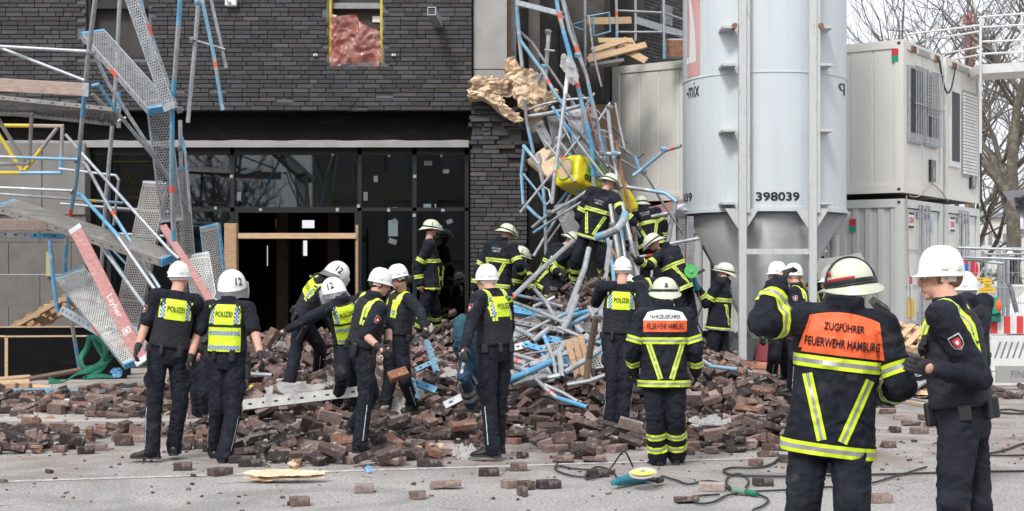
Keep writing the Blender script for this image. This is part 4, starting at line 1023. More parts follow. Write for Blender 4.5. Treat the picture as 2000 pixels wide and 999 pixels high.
    # --- boots
    for k in 'LR':
        K, T = G[k]; ty = toe[0 if k == 'L' else 1] if toe else yaw; tf = Vector((sin(radians(ty)), cos(radians(ty)), 0)); tr_ = Vector((tf.y, -tf.x, 0)); so_ = Vector((T.x, T.y, T.z - .095 * s))
        q = MB(); rings = []
        for (x, w_, h_) in ((-.075, .018, .05), (-.07, .034, .085), (-.03, .042, .12), (.03, .043, .115), (.08, .047, .082), (.13, .052, .062), (.18, .046, .052), (.21, .022, .035)):
            c = so_ + tf * x * s; rg = []
            for i in range(14):
                a = 2*pi*i/14; zz = sin(a); rg.append(c + tr_ * cos(a) * w_ * s * (1 if zz > -.3 else 1.04) + Vector((0,0,1)) * (max(zz, -.75) + .75) / 1.75 * h_ * s)
            rings.append(rg)
        q.loft(rings); q.tube([so_ + Vector((0,0,.06*s)), T + (K - T).normalized() * .12 * s], .05 * s, n=12, r1=.055 * s); bo = q.build('boot', M[boots], root, smooth=True)
        q = MB(); rings = [[so_ + tf * (x * s) + tr_ * w_ * s + Vector((0,0,z)) for x, w_ in ((-.08,-.03),(-.04,-.046),(.03,-.045),(.12,-.055),(.19,-.045),(.222,0),(.19,.045),(.12,.055),(.03,.045),(-.04,.046),(-.08,.03))] for z in (0, .02)]
        q.loft(rings); q.build('sole', M['rubber'], bo)
    # --- things sewn on the clothes
    B.jb, B.tb = jb, tb
    def ring(bv, a, c, t, rows, name='reflective_stripe', mx=.26, off=.007, n=72, parent=jo, start=.0):
        d = (c - a).normalized(); o0 = a.lerp(c, t); X_ = d.cross(Vector((.3,.2,1))).normalized(); Y_ = d.cross(X_); hs_ = sorted({v for rw in rows for v in rw[:2]})
        R_ = {}
        for h in hs_:
            o_ = o0 + d * h * s; L_ = []
            for i in range(n):
                dr = X_ * cos(2*pi*i/n) + Y_ * sin(2*pi*i/n); hit = bv.ray_cast(o_ + dr * start, dr, mx)
                L_.append(o_ + dr * (start + hit[3] + off) if hit[0] is not None else None)
            good = [i for i in range(n) if L_[i] is not None]
            R_[h] = L_
        q = MB()
        for (h0, h1, m_) in rows:
            for i in range(n):
                j = (i + 1) % n; quad = (R_[h0][i], R_[h0][j], R_[h1][j], R_[h1][i])
                if any(v is None for v in quad): continue
                if max((quad[x] - quad[(x+1) % 4]).length for x in range(4)) > .12: continue
                q.add(quad, [(0,1,2,3)], M[m_])
        if q.f: q.build(name, None, parent, smooth=True)
    def surf(bv, u, v, side, off=.005):
        """a point on the chest (side 1) or back (-1): u metres to the wearer's right, v metres above the pelvis"""
        dr = f * side; o_ = P + ax * v * s + r * u * s; hit = bv.ray_cast(o_, dr, .35)
        if hit[0] is None: return o_ + dr * (.12 * s + off)
        return hit[0] + dr * off
    def patch(bv, quadf, nu, nv, m_, name, side, off=.005, parent=jo, cells=None):
        q = MB(); g = [[surf(bv, *quadf(i / nu, j / nv), side, off) for i in range(nu + 1)] for j in range(nv + 1)]
        for j in range(nv):
            for i in range(nu): q.add([g[j][i], g[j][i+1], g[j+1][i+1], g[j+1][i]], [(0,1,2,3)], M[cells(i, j)] if cells else M[m_])
        # hem the rim so the cloth has a thickness
        return q.build(name, None, parent, smooth=True)
    def text(bv, body, u, v, h, w_, side, m_='ink', off=.014, parent=jo, bold=.01, slope=0):
        uv, fs = text_mesh(body, h, w_, bold); q = MB(); sg = -side
        q.add([surf(bv, u + x * (1 if side == -1 else -1), v + y + x * slope, side, off) for x, y in uv], fs, M[m_]); q.build('lettering', None, parent)
    def strip(bv, p0, p1, rows, side, name='reflective_stripe', n=26, parent=jo):
        p0, p1 = Vector(p0), Vector(p1); d = (p1 - p0).normalized(); nn = Vector((-d.y, d.x)); q = MB()
        for (h0, h1, m_) in rows:
            L_ = [[surf(bv, *(p0.lerp(p1, i / n) + nn * h), side, .008) for i in range(n + 1)] for h in (h0, h1)]
            q.loft(L_, M[m_], closed=False)
        q.build(name, None, parent, smooth=True)
    def limb_pt(bv, a, c, t, dr, off=.004):
        d = (c - a).normalized(); dr = (dr - d * dr.dot(d)).normalized(); o_ = a.lerp(c, t); hit = bv.ray_cast(o_, dr, .25)
        return (hit[0] if hit[0] is not None else o_ + dr * .08) + dr * off
    B.surf, B.patch, B.text, B.strip, B.ring, B.limb_pt = surf, patch, text, strip, ring, limb_pt; B.S, B.A, B.H, B.G, B.jo, B.tro = S, A, H, G, jo, tro
    if kit == 'fire':
        ring(jb, P, N_, -.27, STR3, mx=.34, off=.013); ring(jb, P, N_, .47 if not strap else .52, STR3, mx=.25)
        vb, vt = -.1, .2
        for sg in (-1, 1):
            strip(jb, (sg * .05, vb + .0), (sg * .155, vt + .02), [(-.024, -.008, 'stripe'), (-.008, .008, 'silver'), (.008, .024, 'stripe')], -1)
            strip(jb, (sg * .13, -.12), (sg * .13, vt + .0), [(-.022, -.007, 'stripe'), (-.007, .007, 'silver'), (.007, .022, 'stripe')], 1)
            k = 'R' if sg > 0 else 'L'; E, W = A[k]; ring(jb, S[k], E, .72, STR3, mx=.13); ring(jb, E, W, .55, STR3, mx=.12)
            K, T = G[k]; ring(tb, K, T, .45, STR3, mx=.15, parent=tro); ring(tb, K, T, .75, STR3, mx=.15, parent=tro)
        if 'chief' in panels:
            po = patch(jb, lambda i, j: ((-.215 + .43 * i) * (1 - .2 * j), .325 + .215 * j - .03 * abs(2 * i - 1) ** 2 * j), 20, 9, 'orange', 'back_panel', -1, .006)
            text(jb, 'ZUGFÜHRER', -.0, .47, .045, .2, -1, 'ffnavy', parent=po, bold=.02); text(jb, 'FEUERWEHR HAMBURG', -.0, .385, .045, .37, -1, 'ffnavy', parent=po, bold=.02)
        elif 'leader' in panels:
            po = patch(jb, lambda i, j: ((-.2 + .4 * i), .33 + .105 * j), 18, 4, 'orange', 'back_panel', -1, .006)
            text(jb, 'FEUERWEHR HAMBURG', 0, .382, .055, .34, -1, 'ffnavy', parent=po)
            po = patch(jb, lambda i, j: ((-.205 + .41 * i) * (1 - .22 * j), .435 + .1 * j - .025 * abs(2*i-1)**2 * j), 18, 5, 'patchwhite', 'back_panel', -1, .006)
            text(jb, 'FAHRZEUGFÜHRER', 0, .475, .045, .28, -1, 'ffnavy', parent=po)
        elif 'small' in panels:
            text(jb, 'FEUERWEHR', 0, .43, .03, .16, -1, 'silver'); text(jb, 'HAMBURG', 0, .39, .03, .13, -1, 'silver')
    if kit == 'police':
        # ballistic vest over the shirt
        mb = MB(); torso(mb, [(.1, .178, .138), (.13, .186, .145), (.35, .178, .14), (.62, .186, .148), (.86, .15, .138), (.96, .115, .115), (.99, .1, .1)], 26, .8)
        vm = remeshed(mb, vox, 2, .005, 14, seed + 9); vb_ = bvh_of(vm); vo = as_obj(vm, 'protective_vest', M['povest'], root); B.vb = vb_
        vlo = .315
        chk = lambda nu, nv: (lambda i, j: 'chkblue' if (i + j) % 2 else 'chkwhite')
        if 'back' in panels:
            patch(vb_, lambda i, j: (-.095 + .19 * i, vlo + .19 * j), 10, 8, 'neon', 'back_panel', -1, parent=vo)
            for sg in (-1, 1): patch(vb_, lambda i, j: (sg * .097 + sg * .038 * i, vlo + .01 + .18 * j), 3, 10, None, 'chequer_strip', -1, parent=vo, cells=chk(3, 10))
            for sg in (-1, 1): patch(vb_, lambda i, j: (sg * .136 + sg * .012 * i, vlo + .01 + .17 * j), 2, 8, 'neon', 'back_panel', -1, parent=vo)
            text(vb_, 'POLIZEI', 0, vlo + .1, .052, .16, -1, parent=vo, bold=.012)
        if 'low' in panels:
            patch(vb_, lambda i, j: (-.155 + .31 * i, .065 + .225 * j), 14, 8, 'neon', 'back_panel', -1, parent=vo)
            for z in (.085, .22): patch(vb_, lambda i, j: (-.148 + .296 * i, z + .036 * j), 20, 3, None, 'chequer_strip', -1, .008, parent=vo, cells=chk(20, 3))
        if 'shoulders' in panels:
            for sg in (-1, 1):
                L_ = [[], [], [], []]      # strap of neon over the shoulder, from the chest to the shoulder blade
                for i in range(21):
                    a = pi * i / 20; o_ = P + ax * .40 * s; dr = (f * cos(a) + ax * sin(a)).normalized()
                    for j, u in enumerate((.085, .105, .118, .135)):
                        oo = o_ + r * sg * u * s - ax * (.12 * s if i in (0, 20) else 0); hit = vb_.ray_cast(oo, dr, .3); hit2 = jb.ray_cast(oo, dr, .3); hh_ = max([h[3] for h in (hit, hit2) if h[0] is not None] or [.12]); L_[j].append(oo + dr * (hh_ + .005))
                q = MB(); q.loft(L_[:2], M['neon'], closed=False); q.loft(L_[1:3], M['silver'], closed=False); q.loft(L_[2:], M['neon'], closed=False); q.build('shoulder_strap', None, vo, smooth=True)
        if 'front' in panels:
            for sg in (-1, 1): patch(vb_, lambda i, j: (sg * (.05 + .08 * i), .24 + .2 * j), 4, 8, 'neon', 'front_panel', 1, parent=vo); patch(vb_, lambda i, j: (sg * (.07 + .045 * i), .27 + .06 * j), 3, 4, None, 'chequer_strip', 1, .009, parent=vo, cells=chk(3, 4))
        if belt:
            ring(tb, P, N_, .09, [(-.026, .026, 'black')], 'belt', off=.012, parent=root)
            rb = random.Random(seed)
            for (a, w_, h_) in ((.1, .05, .07), (2.2, .045, .1), (3.4, .06, .06), (5.3, .05, .09), (4.2, .035, .07)):
                dr = r * cos(a) + f * sin(a); o_ = P + ax * .04 * s; T = Matrix((dr.cross(ax), dr, ax)).transposed().to_4x4(); rr_ = sqrt((.185*cos(a))**2 + (.14*sin(a))**2) + .0; T.translation = o_ + dr * rr_ * s
                q = MB(); q.bevbox((-w_/2, -.02, -h_/2 - .02), (w_/2, .03, h_/2), .008, M['black'], T); q.build('belt_pouch', None, root)
            sd_ = r * .2 * s + P - ax * .1 * s; T = Matrix((f, r, ax)).transposed().to_4x4(); T.translation = sd_
            q = MB(); q.bevbox((-.03, -.02, -.09), (.03, .03, .08), .01, M['black'], T); q.bevbox((-.05, -.01, .06), (.02, .03, .11), .01, M['black'], T); q.build('holster', None, root)
        if crest:
            k, dr = crest; dr = (r if k == 'R' else -r) * 1.0 + Vector((0, -.6, 0)) if dr is None else Vector(dr); E = A[k][0]; d = (E - S[k]).normalized(); dr = (dr - d * dr.dot(d)).normalized(); tg = d.cross(dr)
            def cp(x, y, off):
                o_ = S[k].lerp(E, .42) + tg * x * s - d * y * s; hit = jb.ray_cast(o_, dr, .2); return (hit[0] if hit[0] is not None else o_ + dr * .08) + dr * off
            q = MB()
            for sc_, m_, off in ((1, 'silver', .004), (.84, 'ponavy', .005), (.6, 'crestred', .006), (.26, 'patchwhite', .007)):
                pts = [(-.03,.036),(0,.036),(.03,.036),(.031,.0),(.024,-.024),(0,-.042),(-.024,-.024),(-.031,0)]; q.add([cp(0, 0, off + .001)] + [cp(x * sc_, y * sc_ - (.004 if sc_ < .7 else 0), off) for x, y in pts], [(0, i + 1, (i + 1) % 8 + 1) for i in range(8)], M[m_])
            q.build('sleeve_crest', None, jo)
        if piping:
            for k, sg in (('L', -1), ('R', 1)):
                K, T = G[k]; q = MB(); L_ = [[], []]
                for i in range(15):
                    t = .15 + .8 * i / 14; dr = (r * sg + Vector((0, -.45, 0))); p1 = limb_pt(tb, K, T, t, dr)
                    d = (T - K).normalized(); e_ = d.cross(dr).normalized() * .004; L_[0].append(p1 - e_); L_[1].append(p1 + e_)
                q.loft(L_, M['chkwhite'], closed=False); q.build('trouser_piping', None, tro)
    if helm: helmet(B, helm)
    PEOPLE.append(B); return B
GF, GPo = 'firefighters in dark jackets with yellow stripes', 'police officers in dark blue'
# signs: -1 nearer the camera, +1 farther away
person('bare armed policeman in white helmet by the red board, POLIZEI on his back', 13.4, (350,511), (345,572), (328,690), [((281,645,-1),(268,682,-1)), ((392,640,1),(380,690,1))],
       [((302,782,-1),(297,896,-1)), ((352,785,-1),(340,889,1))], -20, hyaw=25, helm='white', sleeves='short', panels=('back',), toe=(-80,-5), group=GPo, seed=1, crest=('L', None), vox=.010)
person('policeman in riot helmet numbered 12 with large neon back panel, seen squarely from behind', 13.5, (453,528), (447,590), (443,700), [((383,662,-1),(371,704,-1)), ((500,658,-1),(510,698,-1))],
       [((424,800,-1),(421,897,1)), ((456,802,-1),(438,905,-1))], 6, hyaw=12, helm='riot', sleeves='short', panels=('back', 'low'), num_a=2.2, toe=(0,10), group=GPo, seed=2, vox=.010)
person('officer bending down, mostly hidden behind the riot helmet policeman, only the legs in view', 16.2, (447,655), (430,650), (391,690), [((440,700,1),(445,740,1)), ((430,700,1),(440,740,1))],
       [((385,770,-1),(388,852,1)), ((402,770,-1),(402,846,1))], 30, helm='white', pitch=50, tsg=1, group=GPo, seed=3, panels=())
person('policeman in riot helmet stooping in front of the dark doorway, neon shoulder panel', 17.0, (657,511), (630,552), (592,622), [((628,606,1),(645,640,1)), ((640,603,-1),(655,640,-1))],
       [((578,685,-1),(566,760,-1)), ((626,680,1),(622,738,1))], 62, hyaw=70, pitch=38, helm='riot', panels=('shoulders', 'back'), num_a=1.75, group=GPo, seed=4, crest=('R', None), toe=(80,60))
person('policeman in riot helmet bending left and handing over a brick, POLIZEI on his neon back', 16.0, (652,543), (668,588), (684,668), [((603,622,-1),(560,645,-1)), ((712,640,1),(705,688,1))],
       [((668,735,-1),(656,808,1)), ((692,738,1),(690,806,1))], -22, hyaw=-40, pitch=20, roll=-8, helm='riot', panels=('back', 'low'), num_a=3.95, group=GPo, seed=5, toe=(-60,-10), curl=.8)
F_ = person('policewoman in white helmet in profile, bare forearm, looking down to the right', 13.6, (741,524), (728,583), (708,682), [((758,642,1),(760,676,-1)), ((713,655,-1),(742,680,-1))],
       [((726,770,1),(692,850,1)), ((713,778,-1),(703,884,1))], 55, hyaw=82, pitch=12, helm='white', sleeves='rolled', panels=('shoulders',), face=True, hair='hairbrown', group=GPo, seed=6, s=.97, crest=('R', None), toe=(60,40), vox=.010)
person('policeman in white helmet facing the policewoman, neon panels on his chest', 16.2, (779,517), (786,573), (774,662), [((822,612,-1),(829,640,-1)), ((750,630,-1),(762,668,-1))],
       [((790,742,-1),(806,804,1)), ((762,742,-1),(748,832,-1))], -125, hyaw=-95, pitch=12, helm='white', panels=('front', 'shoulders'), face=True, group=GPo, seed=7, toe=(-150,-110))
person('firefighter standing against the shop window in profile, reflected in the glass', 23.2, (842,428), (838,470), (838,545), [((858,525,1),(857,560,-1)), ((815,522,-1),(820,556,-1))],
       [((850,600,-1),(852,655,1)), ((828,600,-1),(820,657,1))], 80, hyaw=90, pitch=8, kit='fire', helm='fire', glove='glovered', group=GF, seed=8, face=True, vox=.013, boots='boot')
person('firefighter stooping at the foot of the brick pillar, helmet turned to the right', 22.5, (990,436), (980,474), (973,540), [((934,530,-1),(926,566,-1)), ((1013,517,-1),(1022,538,1))],
       [((975,598,-1),(968,650,1)), ((1002,596,-1),(1002,648,1))], 28, hyaw=60, pitch=25, kit='fire', helm='fire', glove='glovered', group=GF, seed=9, panels=('small',), vox=.013)
person('firefighter half hidden behind the one stooping by the pillar, only helmet and sleeve in view', 23.4, (1017,480), (1012,514), (1003,580), [((1000,555,-1),(1030,562,-1)), ((1035,548,-1),(1042,575,-1))],
       [((1008,620,-1),(1000,655,1)), ((1022,620,-1),(1020,655,1))], 60, hyaw=100, pitch=20, kit='fire', helm='fire', group=GF, seed=10, vox=.014)
person('firefighter crouching on the rubble with his helmet bowed, between pillar and climbing colleague', 23.3, (1117,452), (1097,484), (1067,545), [((1100,520,1),(1112,545,-1)), ((1074,520,-1),(1092,534,-1))],
       [((1098,560,-1),(1080,600,1)), ((1072,585,-1),(1052,604,-1))], 52, hyaw=80, pitch=45, kit='fire', helm='fire', group=GF, seed=11, vox=.013)
person('firefighter standing highest on the heap, FEUERWEHR HAMBURG on his back, reaching for the pipes', 22.8, (1192,338), (1180,374), (1160,446), [((1131,424,-1),(1150,448,1)), ((1214,412,-1),(1240,436,-1))],
       [((1125,506,-1),(1122,562,1)), ((1178,506,-1),(1180,566,1))], 16, hyaw=55, pitch=32, kit='fire', helm='fire', glove='gloveff', group=GF, seed=12, panels=('small',), vox=.012, s=1.02)
person('firefighter with his back to us among the pipes in front of the container', 23.8, (1252,382), (1258,414), (1271,468), [((1237,445,-1),(1228,474,-1)), ((1298,440,-1),(1296,470,1))],
       [((1260,530,-1),(1258,590,1)), ((1286,530,-1),(1284,592,1))], 8, hyaw=-10, pitch=15, kit='fire', helm='fire', group=GF, seed=13, panels=('small',), vox=.013, tsg=1)
person('firefighter bent over to the left with a gold tinted visor, pulling at the pipes', 21.9, (1276,455), (1300,488), (1328,548), [((1266,520,-1),(1244,507,-1)), ((1333,535,1),(1315,560,1))],
       [((1334,618,-1),(1326,690,1)), ((1352,614,1),(1352,684,1))], -42, hyaw=-75, pitch=38, kit='fire', helm='fire', glove='gloveff', group=GF, seed=14, vox=.012, tsg=1)
person('policeman in white helmet raising his left hand, POLIZEI on his back, standing amid the bricks', 15.4, (1216,502), (1214,552), (1209,662), [((1163,592,1),(1171,552,1)), ((1258,606,-1),(1250,645,1))],
       [((1196,735,-1),(1192,832,1)), ((1226,735,-1),(1216,830,1))], 2, helm='white', panels=('back',), group=GPo, seed=15, toe=(-10,20), vox=.011, curl=.2)
person('crouching officer hidden between the waving policeman and the bending firefighter', 18.5, (1228,535), (1247,550), (1268,625), [((1235,590,-1),(1225,610,1)), ((1282,590,-1),(1285,620,1))],
       [((1262,680,-1),(1262,742,1)), ((1284,680,-1),(1284,745,1))], -15, helm='white', pitch=30, kit='police', panels=('shoulders',), group=GPo, seed=16, tsg=1, vox=.013)
person('fire officer seen from behind with white and orange FAHRZEUGFÜHRER back panel', 13.0, (1298,540), (1297,606), (1297,718), [((1237,682,-1),(1236,726,1)), ((1358,682,-1),(1359,728,1))],
       [((1279,812,-1),(1285,914,1)), ((1320,812,-1),(1322,908,1))], 0, kit='fire', helm='fire', emblem=True, panels=('leader',), group=GF, seed=17, s=.98, toe=(-15,15), vox=.010)
GR = person('firefighter under the silo holding up a cutting machine with a green disc', 21.5, (1416,512), (1411,545), (1404,622), [((1380,594,-1),(1363,566,-1)), ((1388,592,1),(1366,570,1))],
       [((1388,695,-1),(1393,752,1)), ((1414,695,1),(1412,748,1))], -68, hyaw=-82, pitch=-12, kit='fire', helm='fire', group=GF, seed=18, vox=.012, panels=('small',), face=True, boots='bootbrown')
person('policeman in white helmet beside the silo leg, behind the raised arm of the fire chief', 17.5, (1518,512), (1522,562), (1518,640), [((1500,610,-1),(1492,650,-1)), ((1535,610,1),(1525,650,1))],
       [((1512,695,-1),(1507,748,1)), ((1532,695,1),(1536,745,1))], -80, helm='white', group=GPo, seed=19, vox=.013)
person('policewoman with blond ponytail and white helmet, right one of two beside the silo leg', 17.0, (1550,515), (1556,562), (1558,645), [((1560,612,-1),(1548,645,-1)), ((1570,612,1),(1560,650,1))],
       [((1552,700,-1),(1548,770,1)), ((1568,700,1),(1570,768,1))], -70, helm='white', hair='hairblond', panels=('shoulders',), crest=('L', None), group=GPo, seed=20, vox=.013, s=.96)
person('firefighter in white helmet standing behind the front silo leg', 25.9, (1596,470), (1590,503), (1589,580), [((1570,545,-1),(1575,580,-1)), ((1608,545,-1),(1606,580,-1))],
       [((1580,640,-1),(1580,690,1)), ((1600,640,-1),(1600,690,1))], -40, kit='fire', helm='fire', group=GF, seed=21, vox=.015)
person('policeman mostly hidden behind the helmet of the fire chief, only shoulder and cheek in view', 12.6, (1628,518), (1634,575), (1640,690), [((1592,640,-1),(1600,690,-1)), ((1660,640,1),(1650,690,1))],
       [((1630,820,-1),(1630,930,1)), ((1660,820,1),(1658,925,1))], -70, helm='white', panels=('back',), group=GPo, seed=22, vox=.012)
W_ = person('fire chief nearest the camera seen from behind, orange ZUGFÜHRER panel, one arm raised', 7.7, (1660,502), (1648,610), (1624,818), [((1490,628,-1),(1522,556,1)), ((1762,752,-1),(1735,772,1))],
       [((1568,990,-1),(1548,1178,1)), ((1664,990,-1),(1674,1172,1))], 8, hyaw=-12, pitch=6, roll=-7, kit='fire', helm='fire', strap=True, panels=('chief',), group=GF, seed=23, s=1.06, toe=(-20,25), vox=.009)
X_ = person('tall policeman in white helmet in left profile with reddish stubble, at the right edge', 7.3, (1838,481), (1852,592), (1880,815), [((1914,740,-1),(1828,722,-1)), ((1850,735,1),(1812,690,-1))],
       [((1862,985,-1),(1872,1185,1)), ((1905,985,-1),(1925,1190,1))], -62, hyaw=-84, pitch=0, helm='white', panels=('shoulders',), face=True, hair='hairred', crest=('L', (-.35,-1,0)), group=GPo, seed=24, s=1.05, vox=.009, toe=(-80,-60))
person('officer in white helmet hidden behind the tall policeman, only the helmet showing', 11.5, (1884,532), (1888,592), (1888,705), [((1860,650,-1),(1865,690,1)), ((1915,650,-1),(1912,690,1))],
       [((1880,820,-1),(1880,945,1)), ((1900,820,-1),(1900,945,1))], -30, helm='white', group=GPo, seed=25, vox=.014)
PM = person('paramedic in blue trousers with silver bands bending over, behind the policeman by the pipes', 15.6, (960,600), (940,622), (915,672), [((945,670,1),(950,705,1)), ((930,665,1),(940,700,1))],
       [((940,750,1),(950,800,1)), ((905,738,-1),(920,806,1))], 60, helm='white', kit='plain', pitch=60, pants='paramed', jacket='paramed', group=None, seed=26, vox=.012, belt=False, tsg=1, toe=(-60,-75), boots='bootbrown')
person('policeman striding left past the pipes, white helmet, POLIZEI panel on his right shoulder blade', 13.5, (951,517), (960,570), (967,685), [((918,640,-1),(908,680,-1)), ((994,640,1),(985,690,1))],
       [((954,780,-1),(962,893,1)), ((975,780,1),(972,886,1))], -48, hyaw=-60, helm='white', panels=('back', 'shoulders'), crest=('L', (-1,-1,0)), group=GPo, seed=27, toe=(-75,-50), vox=.010)
# silver bands on the paramedic's trousers
for k in 'LR':
    K, T = PM.G[k]; PM.ring(PM.tb, K, T, .5, [(-.03, .03, 'silver')], parent=PM.tro, mx=.15); PM.ring(PM.tb, K, T, .72, [(-.03, .03, 'silver')], parent=PM.tro, mx=.15)
    H_ = PM.H[k]; q = MB(); L_ = [[], []]
    for i in range(20):
        t = i / 19; a, c, tt = (H_, K, .1 + t * 1.8) if t < .5 else (K, T, (t - .5) * 1.0); tt = min(tt, .98); p = PM.limb_pt(PM.tb, a, c, tt, Vector((-.5, -1, 0))); e_ = Vector((.016, 0, 0)); L_[0].append(p - e_); L_[1].append(p + e_)
    q.loft(L_, M['silver'], closed=False); q.build('reflective_stripe', None, PM.tro)
# ================================================================== RUBBLE
def px_x(px, Y): return (px - CX) / F * Y
RX = [(-7.2, .0), (-5.2, .1), (-4.3, .42), (-3.0, .62), (-1.7, .68), (-.86, .8), (0, 1.05), (.86, 1.5), (1.7, 1.3), (2.6, .7), (3.3, .3), (4.2, .12), (5.5, .04), (9, 0)]
def ridge(x):
    if x <= RX[0][0] or x >= RX[-1][0]: return 0.0
    for (a, va), (b_, vb_) in zip(RX, RX[1:]):
        if a <= x <= b_: t = (x - a) / (b_ - a); t = t*t*(3-2*t); return va + (vb_ - va) * t
def H0(x, y):
    t = min(1, max(0, (y - 15.4) / 8.4)); return ridge(x) * t ** .85 + (.12 if y > 16.2 and x < 3.6 else 0)
feet = [f_ for f_ in FEET if f_[1] > 14.2 and f_[2] > -.05]
corr = []
for (fx, fy, fz) in feet:
    cur = H0(fx, fy) + sum(a * math.exp(-((fx-x)**2 + (fy-y)**2) / .16) for x, y, a in corr); corr.append((fx, fy, fz - .01 - cur))
def HM(x, y): return H0(x, y) + sum(a * math.exp(-((fx-x)**2 + (fy-y)**2) / .16) for fx, fy, a in corr if abs(fx - x) < 1.2 and abs(fy - y) < 1.2)
def onmound(px, py, lift=0.0):
    """where that sight line meets the heap"""
    Y = 11.5
    while Y < 24.6:
        p = at(px, py, Y)
        if p.z <= max(0, HM(p.x, p.y)) + lift: return p
        Y += .04
    return at(px, py, 24.6)
gx0, gx1, gy0, gy1, gs = -8.6, 6.4, 10.2, 24.9, .1
nx, ny = int((gx1 - gx0) / gs) + 1, int((gy1 - gy0) / gs) + 1
mb = MB(); vs = []
for j in range(ny):
    for i in range(nx):
        x, y = gx0 + i * gs, gy0 + j * gs; h = HM(x, y) - .17; base_ = .12 if (y > 16.2 and x < 3.6) else 0
        z = h - .0 + noise.noise(Vector((x * 3, y * 3, 0))) * .04 if h > base_ + .06 else base_ - .06
        vs.append((x, y, z))
fs = [(j*nx + i, j*nx + i + 1, (j+1)*nx + i + 1, (j+1)*nx + i) for j in range(ny - 1) for i in range(nx - 1)]
mb.add(vs, fs, M['dust']); tag(mb.build('rubble_dust', smooth=True), kind='stuff')
# drop bricks on to a height raster
cs = .02; rx, ry = int((gx1 - gx0 + 1) / cs), int((gy1 - gy0 + 1) / cs)
xs_ = np.linspace(gx0, gx1, nx); hh = np.array([max(v[2], (.12 if v[1] > 16.2 and v[0] < 3.6 else 0)) for v in vs]).reshape(ny, nx)
gi = (np.arange(ry) * cs / gs); gj = (np.arange(rx) * cs / gs)
i0 = np.clip(gi.astype(int), 0, ny - 2); j0 = np.clip(gj.astype(int), 0, nx - 2); fi = np.clip(gi - i0, 0, 1)[:, None]; fj = np.clip(gj - j0, 0, 1)[None, :]
HR_ = (hh[i0][:, j0] * (1-fi) * (1-fj) + hh[i0+1][:, j0] * fi * (1-fj) + hh[i0][:, j0+1] * (1-fi) * fj + hh[i0+1][:, j0+1] * fi * fj).astype(np.float32)
rb = random.Random(77)
PAL = [((.045,.034,.034), .26), ((.085,.058,.05), .22), ((.15,.1,.082), .24), ((.21,.15,.128), .16), ((.2,.105,.07), .07), ((.28,.22,.195), .05)]
def brick_tint(r):
    q = r.random(); 
    for c, p in PAL:
        q -= p
        if q <= 0: break
    k = r.uniform(.9, 1.45); return (c[0] * k, c[1] * k, c[2] * k * 1.05)
BR = []
def place_brick(x, y, yaw, L=None, tiltmax=.7, rough=.16, settle=True, roll_=None):
    L = L or rb.choice((.25, .25, .245, .25, .25, .2, .16, .12, .12)); Wd = .113; Ht = .068
    if roll_ is None: roll_ = rb.random() < .13
    if roll_: Wd, Ht = Ht, Wd
    c_, s_ = cos(yaw), sin(yaw); hx, hy_ = L/2, Wd/2
    u = np.arange(-hx, hx + 1e-6, .03); v = np.arange(-hy_, hy_ + 1e-6, .027); U, V = np.meshgrid(u, v)
    Xg = x + U * c_ - V * s_; Yg = y + U * s_ + V * c_
    I = ((Yg - gy0) / cs).astype(int); J = ((Xg - gx0) / cs).astype(int)
    if I.min() < 1 or J.min() < 1 or I.max() >= ry - 1 or J.max() >= rx - 1: return None
    h = HR_[I, J]; Af = np.stack([U.ravel(), V.ravel(), np.ones(U.size)], 1); co, *_ = np.linalg.lstsq(Af, h.ravel(), rcond=None)
    a, b_ = np.clip(co[0], -tiltmax, tiltmax) , np.clip(co[1], -tiltmax, tiltmax)
    on_flat = (h.max() - h.min()) < .004
    if not on_flat: a += rb.gauss(0, rough); b_ += rb.gauss(0, rough)
    res = h - (a * U + b_ * V); c0 = float(np.quantile(res, .82)) if not on_flat else float(h.max())
    ex = Vector((c_, s_, a)).normalized(); nz_ = Vector((-s_, c_, b_)); nz_ = (nz_ - ex * nz_.dot(ex)).normalized(); ez = ex.cross(nz_)
    o_ = Vector((x, y, c0)) + ez * Ht / 2
    top = a * U + b_ * V + c0 + Ht / max(.5, ez.z) * .93
    np.maximum.at(HR_, (I, J), top.astype(np.float32))
    for dI, dJ in ((1,0),(0,1)):
        np.maximum.at(HR_, (I + dI, J + dJ), top.astype(np.float32))
    Mb = Matrix((ex, nz_, ez)).transposed().to_4x4(); Mb.translation = o_
    BR.append((Mb, L, Wd, Ht, brick_tint(rb), o_, rb.random()))
    return BR[-1]
# the single bricks on the road, each where the photo has it
LOOSE = [(357,920,.1,.16),(430,930,.9,.2),(585,988,.4,.14),(711,963,.2,.15),(818,975,.3,.15),(870,956,.15,.26),(955,931,.1,.18),(1013,921,.0,.15),(996,954,.5,.12),(1028,957,.6,.11),(1071,955,.3,.19),(1020,897,1.4,.11),(768,910,.05,.24),(840,913,.05,.24),(770,893,-.3,.2),
 (1168,933,.2,.18),(1390,960,-.1,.21),(1341,983,.25,.18),(1490,950,.1,.16),(1720,982,.1,.18),(1391,888,.1,.13),(1438,886,.2,.2),(1734,877,.3,.15),(1780,835,.1,.22),(1822,838,.1,.2),(1762,823,0,.2),(1808,824,.2,.2),(1733,800,.0,.18),(1733,812,.1,.2),(1748,848,.4,.1),(1795,850,.2,.18),
 (745,907,.4,.08),(60,880,.1,.22),(190,882,.15,.2),(375,872,0,.24),(645,905,.2,.1),(1020,968,.2,.07),(1100,905,-.2,.2),(1160,905,.1,.24),(1700,800,.3,.2),(1500,895,.2,.2),(1345,890,.1,.1),(1540,905,-.2,.2),(1478,912,.5,.12)]
nl0 = 0
for (px, py, yaw, L) in LOOSE:
    p = gp(px, py - 8, .03); place_brick(p.x, p.y, yaw + rb.uniform(-.1, .1), L, roll_=False)
n_loose = len(BR)
